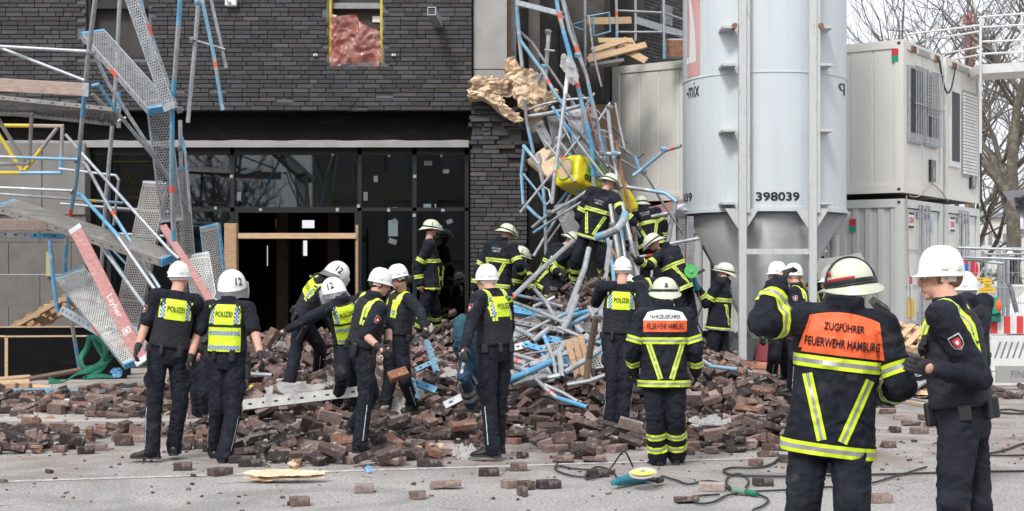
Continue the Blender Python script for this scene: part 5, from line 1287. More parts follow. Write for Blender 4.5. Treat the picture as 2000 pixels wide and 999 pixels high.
def inpoly(px, py, P_):
    c = False; j = len(P_) - 1
    for i in range(len(P_)):
        if (P_[i][1] > py) != (P_[j][1] > py) and px < (P_[j][0] - P_[i][0]) * (py - P_[i][1]) / (P_[j][1] - P_[i][1]) + P_[i][0]: c = not c
        j = i
    return c
LEFT = [(-120,800),(100,790),(430,778),(470,860),(440,880),(360,874),(330,850),(250,870),(60,888),(-140,885)]
MAIN = [(430,770),(480,716),(1600,712),(1630,800),(1560,880),(1480,868),(1400,890),(1240,880),(1130,900),(1040,872),(975,880),(900,892),(800,900),(700,905),(600,918),(520,915),(450,905),(390,872)]
cand = []
for k in range(15000):
    x, y = rb.uniform(-7.8, 5.9), rb.uniform(12.7, 24.5)
    px, py = CX + F * x / y, HY + CAMZ * F / y; edge = noise.noise(Vector((x * 1.4, y * 1.4, 3))) * 18
    if inpoly(px, py + edge, MAIN): cand.append((x, y, 0))
    elif inpoly(px, py + edge, LEFT) and rb.random() < .75: cand.append((x, y, 1))
cand = [c for c in cand if not (c[2] == 0 and c[1] > 16 and c[0] < px_x(455, c[1]))]
near = [c for c in cand]
random.Random(5).shuffle(near)
cnt = 0
for (x, y, z_) in near:
    h = HM(x, y) - (.12 if (y > 16.2 and x < 3.6) else 0); fl = h < .1
    keep = (.42 if y < 14.6 else .7) if z_ == 0 else .36
    if x > 3.2: keep *= .7
    if any(abs(x - fx) < .17 and abs(y - fy) < .2 for fx, fy, fz in FEET): continue
    if rb.random() > keep: continue
    hc_ = float(HR_[int((y - gy0) / cs), int((x - gx0) / cs)]); lim = (.02 if rb.random() < .75 else .07) if fl else .0 + .06 * rb.random()
    if hc_ - max(0, HM(x, y)) > lim: continue
    yaw = rb.gauss(.06, .33) if rb.random() < (.75 if fl else .55) else rb.uniform(0, pi)
    place_brick(x, y, yaw, rough=.05 if fl else .24, tiltmax=.35 if fl else .65); cnt += 1
    if cnt > 5600: break
def add_brick(mb, b_, rng):
    Mb, L, Wd, Ht, t, o_, q = b_; n0 = len(mb.v)
    jit = .03 if q < .36 else .005
    mb.bevbox((-L/2, -Wd/2, -Ht/2), (L/2, Wd/2, Ht/2), .004, M['brick'], Mb, t, jit=jit, rng=rng)
def seen(b_): p = b_[5]; px = CX + F * p.x / p.y; return -40 < px < 2040
order = sorted([i for i in range(len(BR)) if seen(BR[i])], key=lambda i: BR[i][5].y)
top_ = HR_
def covered(b_):   # something lies on it
    p = b_[5]; I, J = int((p.y - gy0) / cs), int((p.x - gx0) / cs); return HR_[I, J] > p.z + .09
single = list(range(n_loose)); 
for i in order:
    if len(single) >= 290: break
    if i >= n_loose and not covered(BR[i]): single.append(i)
ss = set(single); rg = random.Random(4); mb = MB()
for i, b_ in enumerate(BR):
    if i not in ss: add_brick(mb, b_, rg)
o = mb.build('brick_rubble'); tag(o, 'heap of broken brown facade bricks spilled from the building', 'rubble', kind='stuff')
marks = [(-200, 120, 'at the left photo edge'), (120, 240, 'far left of the first policeman'), (240, 400, 'below the bare armed policeman'), (400, 480, 'below the riot helmet policeman'), (480, 560, 'right of the riot policeman'), (560, 640, 'above the torn insulation strip'), (640, 740, 'at the shoes of the policewoman'), (740, 800, 'just right of the policewoman'),
  (800, 880, 'beside the lying insulation piece'), (880, 960, 'by the white plastic bag'), (960, 1050, 'below the striding policeman'), (1050, 1120, 'near the coiled cable'), (1120, 1180, 'right of the coiled cable'), (1180, 1250, 'behind the blue grinder'), (1250, 1340, 'by the FAHRZEUGFÜHRER'), (1340, 1420, 'right of the FAHRZEUGFÜHRER'), (1420, 1490, 'above the cable coupling'),
  (1490, 1560, 'left of the fire chief'), (1560, 1740, 'beside the legs of the fire chief'), (1740, 2100, 'right of the fire chief')]
SB = []
for i in single:
    mb = MB(); b_ = BR[i]; p = b_[5]; add_brick(mb, b_, rg); px = CX + F * p.x / p.y
    lab = next(t for a, c, t in marks if a <= px < c); sz = 'broken half' if b_[1] < .17 else 'whole'; tn = 'near black' if sum(b_[4]) < .13 else ('dark brown' if sum(b_[4]) < .25 else ('reddish' if b_[4][0] > 1.7 * b_[4][1] else ('brown' if sum(b_[4]) < .42 else 'pale brown')))
    o = mb.build('brick', loc=p); alone = i < n_loose
    pose = 'standing on edge' if b_[3] > b_[2] else ('tilted' if abs(b_[0][2][0]) > .12 or abs(b_[0][2][1]) > .12 else 'lying flat')
    yaw_ = atan2(b_[0][1][0], b_[0][0][0]) % pi; dr_ = 'end on' if .8 < yaw_ < 2.3 else 'side on'
    SB.append((p.x, o, f"{tn} {sz} brick {pose} {dr_} {lab}"))
    tag(o, 'x', 'brick', 'loose bricks on the road' if alone else 'bricks along the front edge of the rubble')
print('BRICKS', len(BR), cnt)
ORD = ['leftmost', 'second', 'third', 'fourth', 'fifth', 'sixth', 'seventh', 'eighth', 'ninth', 'tenth', 'eleventh', 'twelfth']
for lb in {t[2] for t in SB}:
    g_ = sorted([t for t in SB if t[2] == lb], key=lambda t: t[0])
    for k, t in enumerate(g_): t[1]['label'] = lb if len(g_) == 1 else (ORD[k] + ' ' + lb if k < len(ORD) else lb)
# small crumbs on the road
mb = MB(); rc = random.Random(8)
for k in range(800):
    x, y = rc.uniform(-6, 6.5), rc.uniform(10.4, 17)
    if rc.random() < (.45 if y < 12.5 else 0): continue
    s_ = rc.uniform(.004, .018) * (1 if rc.random() < .9 else 1.8); T = Matrix.Translation((x, y, s_ * .5)) @ Matrix.Rotation(rc.uniform(0, 6), 4, 'Z') @ Matrix.Rotation(rc.uniform(-.5, .5), 4, 'X')
    mb.box((-s_, -s_ * .7, -s_ * .5), (s_, s_ * .7, s_ * .5), M['brick'], T, brick_tint(rc))
tag(mb.build('brick_crumbs'), kind='stuff')
mb = MB(); rc = random.Random(18)      # mortar lumps and chips lying in the heap
for k in range(4200):
    x, y = rc.uniform(-7.6, 5.6), rc.uniform(12.8, 24); px, py = CX + F * x / y, HY + CAMZ * F / y
    if not (inpoly(px, py, MAIN) or (inpoly(px, py, LEFT) and rc.random() < .6)): continue
    s_ = rc.uniform(.006, .03) * (1 if rc.random() < .85 else 1.8); z = float(HR_[int((y - gy0) / cs), int((x - gx0) / cs)]); T = Matrix.Translation((x, y, z + s_ * .4)) @ Matrix.Rotation(rc.uniform(0, 6), 4, 'Z') @ Matrix.Rotation(rc.uniform(-.6, .6), 4, 'X')
    g_ = rc.choice(((.34,.3,.27), (.26,.21,.18), (.16,.1,.08), (.4,.37,.34))); mb.bevbox((-s_, -s_ * .75, -s_ * .5), (s_, s_ * .75, s_ * .5), s_ * .22, M['brick'], T, g_, jit=s_ * .5, rng=rc)
tag(mb.build('mortar_crumbs'), kind='stuff')
# bricks in the air and in hands
def single_brick(c, rot, L, label, tint=None):
    mb = MB(); T = Matrix.Translation(c) @ Matrix.Rotation(rot[2], 4, 'Z') @ Matrix.Rotation(rot[1], 4, 'Y') @ Matrix.Rotation(rot[0], 4, 'X')
    mb.bevbox((-L/2, -.0565, -.035), (L/2, .0565, .035), .006, M['brick'], T, tint or (.15, .09, .07)); return tag(mb.build('brick', loc=c), label, 'brick')
single_brick(at(528, 660, 15.9), (.5, -1.0, .4), .22, 'brick in the outstretched glove of the bending riot helmet policeman')
single_brick(at(778, 732, 14.6), (.7, -.3, .3), .2, 'orange brown brick dropping from the policewoman\'s hand', (.26, .12, .065))
single_brick(at(1718, 598, 14), (.6, .5, .4), .2, 'dark brick flying through the air beside the fire chief\'s collar', (.06, .05, .045))
# ================================================================== SCAFFOLDS, DECKS, DEBRIS
BL, GV, GD, RM, BP = M['blue'], M['galv'], M['galvdark'], M['redmark'], M['bluepale']
def pts_(l): return [at(*p) for p in l]
def hollow(mb, pts, r, m, bands=(), n=10, clamp=()):
    mb.tube(pts, r, m, n, bands=bands)
    a, c = Vector(pts[-1]), Vector(pts[-2]); d = (a - c).normalized(); mb.tube([a + d * .0005, a + d * .003], r * .72, M['black'], n)
    a, c = Vector(pts[0]), Vector(pts[1]); d = (a - c).normalized(); mb.tube([a + d * .0005, a + d * .003], r * .72, M['black'], n)
def tube_thing(name, label, l, m=None, r=.026, bands=(), cat='tube', group=None):
    mb = MB(); P_ = [p if isinstance(p, Vector) else at(*p) for p in l]; c = sum(P_, Vector()) / len(P_); hollow(mb, P_, r, m or GV, bands)
    return tag(mb.build(name, loc=c, smooth=False), label, cat, group)
def tube_part(name, parent, l, m=None, r=.026, bands=()):
    mb = MB(); hollow(mb, [p if isinstance(p, Vector) else at(*p) for p in l], r, m or GV, bands); return mb.build(name, None, parent)
def coupler(parent, c, r=.045, m=None):
    mb = MB(); T = Matrix.Translation(c) @ Matrix.Rotation(.4, 4, 'X'); mb.tube([T @ Vector((0,0,-.03)), T @ Vector((0,0,.03))], r, m or GD, 10); mb.cbox((0,-.05,0), (.03,.06,.05), m or GD, T); mb.tube([T @ Vector((0,-.05,0)), T @ Vector((.07,-.06,.02))], .009, m or GD, 6); return mb.build('coupler', None, parent)
def perf_deck(name, label, A, B_, W, up, m=None, side=None, endm=None, cat='deck plank', group='perforated scaffold decks', thick=.055, marks=(), bend=0.0, flange=True, W2=None):
    """steel deck plank with real holes: A, B_ the two ends of its centre line, up = its outward face"""
    m = m or M['deckgrey']; side = side or GV; Mx, L = frame(A, B_, up); root = empty(name, Vector(A), label, cat, group)
    def tf(x, y, z): 
        t = x / L; return Mx @ Vector((x, y, z + bend * sin(pi * t)))
    mb = MB(); cell = .034; nx_ = max(6, int(L / cell)); ny_ = max(4, int((W - .03) / cell)); cx, cy = L / nx_, (W - .03) / ny_
    for i in range(nx_):
        for j in range(ny_):
            x0, y0 = i * cx, -(W - .03) / 2 + j * cy; o_ = [(x0, y0), (x0 + cx, y0), (x0 + cx, y0 + cy), (x0, y0 + cy)]
            if i < 2 or i > nx_ - 3 or i % 52 == 51: mb.add([tf(x, y, 0) for x, y in o_], [(0,1,2,3)], m); continue
            mx_, my_ = x0 + cx/2, y0 + cy/2; h = .27; my_ += (cy * .2 if i % 2 else -cy * .2); inn = [(mx_ - cx*h, my_ - cy*h), (mx_ + cx*h, my_ - cy*h), (mx_ + cx*h, my_ + cy*h), (mx_ - cx*h, my_ + cy*h)]
            mb.add([tf(x, y, 0) for x, y in o_ + inn], [(k, (k+1) % 4, 4 + (k+1) % 4, 4 + k) for k in range(4)], m)
    mb.build('perforated_face', None, root)
    n = 12
    for sy in (-1, 1):
        mb = MB(); R_ = []
        for i in range(n + 1):
            x = L * i / n; y = sy * W / 2; R_.append([tf(x, y - sy * .016, .004), tf(x, y, .004), tf(x, y, -thick), tf(x, y - sy * .03, -thick), tf(x, y - sy * .03, -thick + .004), tf(x, y - sy * .005, -thick + .004), tf(x, y - sy * .005, -.001), tf(x, y - sy * .016, -.001)])
        mb.loft(R_, side)
        for i in range(int(L / .16)):
            x = .1 + i * .16
            if x > L - .05: break
            for s_ in ((sy * (W/2 + .0015)),):
                k = .012 if i % 2 else .024; q = [tf(x + k * cos(a), s_, -thick/2 + .011 * sin(a)) for a in [2*pi*h/8 for h in range(8)]]; mb.add(q, [tuple(range(8)) if sy < 0 else tuple(range(8))[::-1]], M['black'])
        for (t0, t1, mm) in marks: mb.add([tf(L*t0, sy * (W/2 + .0025), -.004), tf(L*t1, sy * (W/2 + .0025), -.004), tf(L*t1, sy * (W/2 + .0025), -thick + .004), tf(L*t0, sy * (W/2 + .0025), -thick + .004)], [(0,1,2,3)], mm)
        mb.build('side_rail', None, root)
    for x0, x1 in ((-.02, .02), (L - .02, L + .02)): mb = MB(); mb.box((x0, -W/2, -thick), (x1, W/2, .006), endm or BL, Mx); mb.build('end_cap', None, root)
    return root
def board(name, label, A, B_, W, T_, up, m, cat='board', group=None, endm=None):
    Mx, L = frame(A, B_, up); mb = MB(); mb.bevbox((0, -W/2, -T_/2), (L, W/2, T_/2), .006, m, Mx)
    if endm: mb.box((-.015, -W/2 - .003, -T_/2 - .003), (.06, W/2 + .003, T_/2 + .003), endm, Mx); mb.box((L - .06, -W/2 - .003, -T_/2 - .003), (L + .015, W/2 + .003, T_/2 + .003), endm, Mx)
    return tag(mb.build(name, loc=Vector(A)), label, cat, group)
def channel(name, label, A, B_, W, up, m=None, cat='rail', group=None, bands=(), holes=True, H=.05):
    Mx, L = frame(A, B_, up); mb = MB(); m = m or GV; t = .005; ts = sorted({0, 1, *[v for b_ in bands for v in b_[:2]]})
    for a, c in zip(ts, ts[1:]):
        mm = m
        for b_ in bands:
            if b_[0] <= (a + c) / 2 <= b_[1]: mm = b_[2]
        mb.box((a*L, -W/2, -t), (c*L, W/2, 0), mm, Mx); mb.box((a*L, -W/2, -H), (c*L, -W/2 + t, -t), mm, Mx); mb.box((a*L, W/2 - t, -H), (c*L, W/2, -t), mm, Mx)
    if holes:
        for i in range(int(L / .14)):
            x = .08 + i * .14; k = .014 if i % 2 else .026
            mb.add([Mx @ Vector((x + k * cos(a), .013 * sin(a), .0015)) for a in [2*pi*h/8 for h in range(8)]], [tuple(range(8))], M['black'])
    return tag(mb.build(name, loc=Vector(A)), label, cat, group)
toC = Vector((0, -1, 0))
# ---------------- left: the twisted scaffold still standing
sc = empty('scaffold', at(155, 718, 22.3), 'buckled scaffold of blue and galvanised poles standing before the left shop front', 'scaffold')
tube_part('pole', sc, [(188,-40,17.5),(186,0,17.6),(172,110,18),(160,240,18.6),(149,352,19.3),(131,455,20),(127,520,20.6),(135,600,21.4),(155,718,22.3)], r=.03, bands=[(.19,.27,BL),(.33,.5,BP),(.5,.53,RM),(.6,.75,BL),(.78,.83,BL),(.92,1,BL)])
tube_part('pole', sc, [(236,-40,20.5),(234,0,20.5),(225,180,20.8),(206,400,21.3),(194,590,21.8)], r=.03)
tube_part('pole', sc, [(354,-40,17.6),(352,0,17.6),(345,100,17.8),(337,200,18.1),(335,350,18.5),(340,500,18.9),(343,640,19.3)], r=.03, bands=[(.0,.12,BL),(.27,.42,BL),(.42,.57,BP),(.57,.59,RM),(.7,.8,BL)])
tube_part('pole', sc, [(352,235,19.5),(354,350,19.6),(357,500,19.8),(360,640,20)], r=.028)
tube_part('pole', sc, [(97,470,22.6),(103,540,22.7),(112,610,22.8)], r=.03, bands=[(0,1,BL)])
tube_part('hanging_tube', sc, [(389,-30,18),(388,0,18),(380,100,18.1),(367,240,18.2)], r=.027)
tube_part('hanging_tube', sc, [(390,-20,17.8),(396,5,17.8),(418,110,17.9),(433,205,18),(436,216,18)], r=.024, bands=[(.12,.55,BP),(.6,.64,RM),(.7,1,BP)])
tube_part('hanging_tube', sc, [(406,-30,17.9),(412,0,17.9),(430,80,18),(442,134,18.1)], r=.021)
for l, b_ in (([(-20,90,18.2),(172,101,18.1)], ()), ([(0,94,18.3),(166,158,18.2)], ()), ([(-20,306,18.9),(152,312,19)], [(.3,1,BP)]), ([(-20,366,19.4),(142,373,19.4)], ()), ([(-20,378,20.6),(120,388,20.8),(240,397,21.2)], [(.75,.8,M['yellowpole']),(.85,1,BP)]),
              ([(115,330,21.6),(226,343,21.4),(232,352,21.4),(222,440,21.6)], ()), ([(118,398,21.8),(240,408,21.9),(300,412,22),(330,414,22)], ()), ([(190,455,22),(330,462,22)], ())):
    tube_part('ledger', sc, l, r=.022, bands=b_)
for l, r_, b_ in (([(184,106,18),(212,165,18.2),(290,285,18.6),(360,398,19.4)], .024, ()), ([(180,168,18),(192,165,18),(225,215,18.3),(334,348,19.2)], .024, [(0,.3,BL)]), ([(128,263,19.5),(160,300,19.5),(330,488,18.6),(350,506,18.5)], .022, ()),
              ([(160,317,19.3),(168,322,19.3),(213,405,19.2),(312,563,18.8)], .024, [(.38,.42,RM),(.45,.7,BP)]), ([(151,378,19.3),(160,382,19.3),(226,456,18.9),(304,568,18.4)], .026, [(0,.5,BL)]), ([(160,440,19.6),(190,470,19.3),(286,602,18.4)], .026, [(0,.25,BL)]),
              ([(276,0,18.4),(300,118,18.6)], .02, [(0,1,BP)]), ([(355,268,19),(362,300,19),(372,415,19.2)], .02, [(.0,.2,BL)]), ([(200,478,21.6),(240,535,21.6)], .02, [(0,.8,BL)]), ([(212,480,21.4),(250,520,21.4)], .016, [(0,1,BP)])):
    tube_part('brace', sc, l, r=r_, bands=b_)
for c in ((376,78,18.1),(351,215,18.2),(386,5,17.9),(352,290,19.5),(174,104,17.9),(150,312,19.1),(142,373,19.5)): coupler(sc, at(*c), .04, BP if c[0] > 385 else GD)
tube_part('coupler_arm', sc, [(376,78,18.1),(405,86,18),(440,97,18)], r=.012)
# brackets carrying the upper decks
mb = MB(); mb.tube([at(180,184,20.6), at(232,236,20.9)], .03, GD); mb.tube([at(232,180,20.8), at(232,250,20.9)], .03, BL, bands=[(.4,1,GV)]); mb.tube([at(215,245,20.8), at(246,230,20.8)], .02, GV); mb.build('bracket', None, sc)
# side guard frames beyond it
gf = empty('guard_frame', at(30, 330, 20), 'grey tubular guard frame at the left edge above the yellow one', 'guard rail')
for nm, l in (('top_rail', [(-30,223,20),(66,224,20)]), ('post', [(62,224,20),(57,318,20)]), ('bottom_rail', [(-30,321,20),(58,320,20)]), ('brace', [(-8,225,20),(47,316,20)])): tube_part(nm, gf, l, M['deckgrey'], .027)
gf = empty('guard_frame', at(60, 340, 22), 'yellow and blue guard frame with diagonal struts behind the grey one', 'guard rail')
for nm, l, b_ in (('top_rail', [(-30,245,22),(125,247,22)], [(0,.6,M['yellowpole'])]), ('post', [(122,247,22),(118,340,22)], [(.6,1,BL)]), ('bottom_rail', [(-30,338,22),(120,338,22)], [(0,.45,M['yellowpole']),(.45,1,BP)]), ('brace', [(-8,255,22),(43,334,22)], [(0,1,M['yellowpole'])]), ('brace', [(112,250,22),(48,334,22)], [(.5,1,M['yellowpole'])])): tube_part(nm, gf, l, M['deckgrey'] if 'rail' not in nm else M['timbergrey'], .03, b_)
board('toe_board', 'pinkish wooden toe board high on the left scaffold', at(-60, 163, 17.8), at(171, 176, 18), .165, .04, toC, M['timbergrey'], 'toe board', endm=GV)
mb = MB(); mb.box((0,0,0),(.1,.003,.06), RM)
perf_deck('scaffold_deck', 'deck seen from below under the pinkish toe board at upper left', at(-60, 196, 19.5), at(228, 226, 20.2), .62, Vector((0,.25,1)) , GD, M['deckgrey'], GD)
perf_deck('scaffold_deck', 'drooping deck slanting down behind the left poles with orange mark', at(182, 62, 19.6), at(312, 208, 18.6), .34, Vector((.25,-.6,.75)), M['galvdark'], GV, BL, marks=[(.45,.55,RM)], thick=.09)
perf_deck('scaffold_deck', 'pale punched deck seen edge on leaning from the top left', at(246, -30, 17.9), at(331, 212, 18), .16, Vector((-.3,-1,.3)), GV, GV, GV, marks=[(.33,.42,RM)], thick=.1)
perf_deck('scaffold_deck', 'brown rusty deck hanging vertically beside the blue pole', at(308, 200, 19), at(336, 430, 19.2), .30, Vector((.35,-1,0)), M['galvdark'], GV, GV, marks=[(.0,.3,BL),(.68,.82,RM)])
perf_deck('scaffold_deck', 'narrow twisted deck continuing below the vertical brown one', at(350, 330, 19.4), at(372, 600, 19.6), .26, Vector((.8,-1,0)), M['deckgrey'], GV, BL)
perf_deck('scaffold_deck', 'wide pale brown deck leaning against the shop window behind the red board', at(303, 357, 20.6), at(244, 640, 20), .39, Vector((-.25,-1,.1)), M['deckgrey'], M['deckgrey'], GV, thick=.08)
perf_deck('scaffold_deck', 'long grey deck edge on, sloping from the left down to the bare armed policeman', at(13, 396, 19.8), at(331, 500, 18.7), .34, Vector((.2,-.45,1)), M['deckgrey'], M['deckgrey'], BL, thick=.1)
board('toe_board', 'weathered timber board at left edge in front of the block wall', at(-60, 438, 18.6), at(132, 442, 19.6), .145, .04, toC, M['timbergrey'], 'toe board')
channel('deck_rail', 'blue painted deck rail with dark holes under the weathered board', at(-60, 456, 18.7), at(129, 462, 19.7), .07, toC, GV, 'rail', bands=[(.62,.98,BL)], H=.3)
perf_deck('scaffold_deck', 'pale deck with blue ends lying slanted at the block wall, under the red board', at(136, 532, 20.4), at(272, 700, 18.6), .44, Vector((.3,-1,.55)), M['palemetal'], GV, BL, marks=[(.55,.65,RM)], thick=.07)
channel('deck_rail', 'grey deck rail with holes and orange mark below the slanted pale deck', at(118, 604, 20.8), at(272, 694, 19), .12, Vector((.1,-1,.1)), GV, 'rail', bands=[(.72,.85,RM)], H=.2)
A_, B_2 = at(147, 446, 18.2), at(279, 708, 17.2)
rbd = board('toe_board', 'faded red toe board with white lettering, slanting down behind the bare armed policeman', A_, B_2, .165, .035, toC, M['redboard'], 'toe board', endm=GV)
d_ = (B_2 - A_).normalized(); n_ = toC - d_ * toC.dot(d_); n_.normalize(); up_ = n_.cross(d_); up_ = up_ if up_.z > 0 or True else -up_
flat_text('Layher', A_.lerp(B_2, .6) + n_ * .0195, d_, n_.cross(d_) * (1 if (n_.cross(d_)).x > 0 else -1), M['whitepaint'], 'lettering', rbd, width=.36, height=.1)
mb = MB(); c = A_.lerp(B_2, .78) + n_ * .0195; u2 = n_.cross(d_)
for (a0, a1, b0, b1) in ((-.045,.045,-.05,-.04),(-.045,.045,.04,.05),(-.045,-.035,-.05,.05),(.035,.045,-.05,.05),(-.02,.02,-.025,.02)): mb.add([c + d_ * x + u2 * y for x, y in ((a0,b0),(a1,b0),(a1,b1),(a0,b1))], [(0,1,2,3)], M['whitepaint'])
mb.build('logo', None, rbd)
perf_deck('scaffold_deck', 'narrow deck with blue frame standing upright left of the timber door post', at(408, 442, 20.8), at(424, 580, 20.6), .30, Vector((-.3,-1,0)), M['deckgrey'], BL, BL, thick=.07)
perf_deck('scaffold_deck', 'pale torn deck leaning between the two policemen with helmets', at(384, 498, 19.6), at(408, 640, 19.2), .34, Vector((.2,-1,.1)), M['palemetal'], GV, GV)
board('toe_board', 'twisted reddish grey board hanging above the first policeman\'s shoulder', at(318, 442, 19), at(412, 590, 18.2), .1, .05, Vector((.5,-1,0)), M['redboard'], 'toe board')
for k, (a, c) in enumerate((((330,452,19.1),(350,600,19.2)), ((385,500,19.8),(420,612,19.6)))): 
    channel('deck_rail', ['bluish grey rail hanging beside the helmet of the bare armed policeman', 'thin bent rail between the two helmets'][k], at(*a), at(*c), .1 if k == 0 else .05, toC, GV, 'rail')
# timber frame in the doorway
tf_ = empty('door_shoring', at(570, 640, 24.3), 'raw timber frame propped in the open shop doorway', 'frame')
mb = MB(); q = rect(440, 464, 437, 742, 24.6); mb.bevbox((q[0], 24.5, .1), (q[1], 24.7, q[3]), .01, M['timber']); mb.build('post', None, tf_)
mb = MB(); q = rect(464, 697, 456, 467, 24.6); mb.bevbox((q[0], 24.55, q[2]), (q[1], 24.65, q[3]), .006, M['timberpale']); mb.build('beam', None, tf_)
mb = MB(); q = rect(695, 700, 440, 742, 24.62); mb.bevbox((q[0], 24.58, .1), (q[1], 24.66, q[3]), .005, M['timber']); mb.build('post', None, tf_)
# facade bits
mb = MB(); a, c = at(843, 22, 24.2), at(857, 48, 25.0); Mx, L = frame(a, c); 
for (y0, y1, z0, z1) in ((-.07,.07,.06,.07),(-.07,.07,-.07,-.06),(-.07,-.06,-.06,.06),(.06,.07,-.06,.06)): mb.box((0, y0, z0), (L, y1, z1), GV, Mx)
mb.box((.02, -.06, -.06), (.03, .06, .06), M['black'], Mx)
tag(mb.build('steel_bracket', loc=c), 'square steel tube sticking out of the brick facade right of the red plastic', 'bracket')
for px, lab in ((616, 'small white anchor clip on the facade left of the window'), (769, 'small white anchor clip on the facade right of the window')):
    mb = MB(); c = at(px, 108, 24.95); mb.bevbox((c.x - .035, 24.93, c.z - .02), (c.x + .035, 24.99, c.z + .02), .004, M['whitepaint']); mb.box((c.x - .01, 24.9, c.z - .01), (c.x + .01, 24.93, c.z + .01), GV); tag(mb.build('anchor_clip', loc=c), lab, 'clip')
mb = MB(); c = at(451, 4, 24.9); mb.bevbox((c.x - .1, 24.86, c.z - .08), (c.x + .1, 24.97, c.z + .08), .02, M['patchwhite']); mb.tube([c + Vector((-.05,-.06,0)), c + Vector((.02,-.12,-.05))], .02, M['lightgrey']); tag(mb.build('wall_lamp', loc=c), 'small pale fitting at the top edge of the facade right of the hanging tubes', 'fitting')
# red plastic sheet in the window
def crumple(name, label, c, ax1, ax2, nrm, amp, m, cat, seed, n=26, fq=3.0, shape=None, folds=2.0, parent=None, into=None):
    """a crumpled sheet: c centre, ax1/ax2 half extents"""
    mb = MB(); vs = []; rn = random.Random(seed); ok = []
    for j in range(n + 1):
        for i in range(n + 1):
            u, v = 2 * i / n - 1, 2 * j / n - 1; q = Vector((u * fq + seed, v * fq, seed * .3))
            d = noise.noise(q) + .6 * (1 - 2 * abs(noise.noise(q * folds))) + .3 * noise.noise(q * 5)
            du, dv = .16 * noise.noise(q + Vector((5,5,5))), .16 * noise.noise(q + Vector((9,1,2)))
            rim = 1 + .18 * noise.noise(Vector((atan2(v, u) * 1.3, seed, 0)))
            vs.append(c + ax1 * (u + du) * rim + ax2 * (v + dv) * rim + nrm * d * amp); ok.append(shape(u, v) if shape else (u*u + v*v) < (.9 + .35 * noise.noise(Vector((atan2(v,u)*2.2, seed, 3)))))
    fs = [(j*(n+1)+i, j*(n+1)+i+1, (j+1)*(n+1)+i+1, (j+1)*(n+1)+i) for j in range(n) for i in range(n) if ok[j*(n+1)+i] and ok[(j+1)*(n+1)+i+1]]
    if into is not None:      # a torn mat of some thickness
        into.add(vs, fs, m); k = nrm * -.035; into.add([v + k * (1 + .5 * noise.noise(v * 9)) for v in vs], fs, m); return
    mb.add(vs, fs, m); return tag(mb.build(name, loc=c, smooth=True), label, cat)
c = at(694, 76, 25.04)
crumple('plastic_sheet', 'crumpled translucent red plastic sheet stuffed into the facade window', c, Vector((.46,0,0)), Vector((0,0,.46)), toC, .1, M['redfilm'], 'plastic sheet', 3, n=44, fq=1.3, folds=1.7, shape=lambda u, v: v < .95 - max(0, u) * .75 and abs(u) < .99)
# insulation at the broken corner
wl = MB(); rw = random.Random(6)
def wool_chunk(mb, c, sx, sy, sz, rot, seed, m=None, n=22):
    """a torn slab of mineral wool: flat, frayed and layered"""
    T = Matrix.Translation(c) @ Matrix.Rotation(rot[2], 4, 'Z') @ Matrix.Rotation(rot[1], 4, 'Y') @ Matrix.Rotation(rot[0], 4, 'X'); rings = []; N_ = 20
    for i in range(N_ + 1):
        t = i / N_; x = (t * 2 - 1) * sx; e = min(1, (1 - abs(2*t - 1) ** 6) + .25 + .3 * noise.noise(Vector((seed, t * 9, 0)))) if 0 < i < N_ else .12; rg = []
        for k in range(n):
            a = 2*pi*k/n; y = max(-1, min(1, cos(a) * 1.5)); z = max(-1, min(1, sin(a) * 1.5))
            q = Vector((x * 7 + seed, y * sy * 8, z * sz * 8)); d = noise.fractal(q, .8, 2.1, 5); g = noise.noise(q * .6 + Vector((4,4,4)))
            lay = .22 * sz * sin(z * 9 + 3 * noise.noise(q * .5))
            rg.append(T @ Vector((x + .16 * sx * g + .03 * d, y * sy * e * (1 + .28 * d) + lay, z * sz * e * (1 + .5 * d) + sx * .35 * noise.noise(Vector((x * 4 + seed, y * sy * 3, 9))) + .02 * d)))
        rings.append(rg)
    mb.loft(rings, m or M['wool'])
for k, (px, py, Y, sx, sy, sz, ry_) in enumerate(((946,162,24.8,.26,.16,.045,.05),(962,178,24.75,.24,.16,.05,.3),(938,188,24.7,.2,.14,.028,-.15),(952,198,24.68,.24,.14,.03,.55),(980,216,24.65,.2,.14,.04,.75),(1000,226,24.65,.12,.12,.04,.2),(1012,150,24.7,.26,.2,.06,-.15),(1034,158,24.62,.28,.2,.07,.25),(1016,170,24.6,.26,.18,.05,.5),(1036,186,24.55,.26,.18,.08,.6),(1020,196,24.55,.15,.16,.09,1.2),
      (1050,200,24.5,.2,.16,.06,.95),(1066,196,24.6,.22,.14,.045,-.55),(1074,186,24.6,.16,.14,.04,-.5),(998,124,24.9,.1,.12,.05,1.2),(924,184,24.8,.12,.12,.05,1.2),(975,168,24.7,.2,.16,.09,.1),(1045,246,24.9,.12,.1,.1,1.2),(1004,138,24.85,.16,.14,.07,.9))):
    wool_chunk(wl, at(px, py, Y), sx, sy, sz, (rw.uniform(-.5,.5), ry_, rw.uniform(-.4,.4)), k * 3.1)
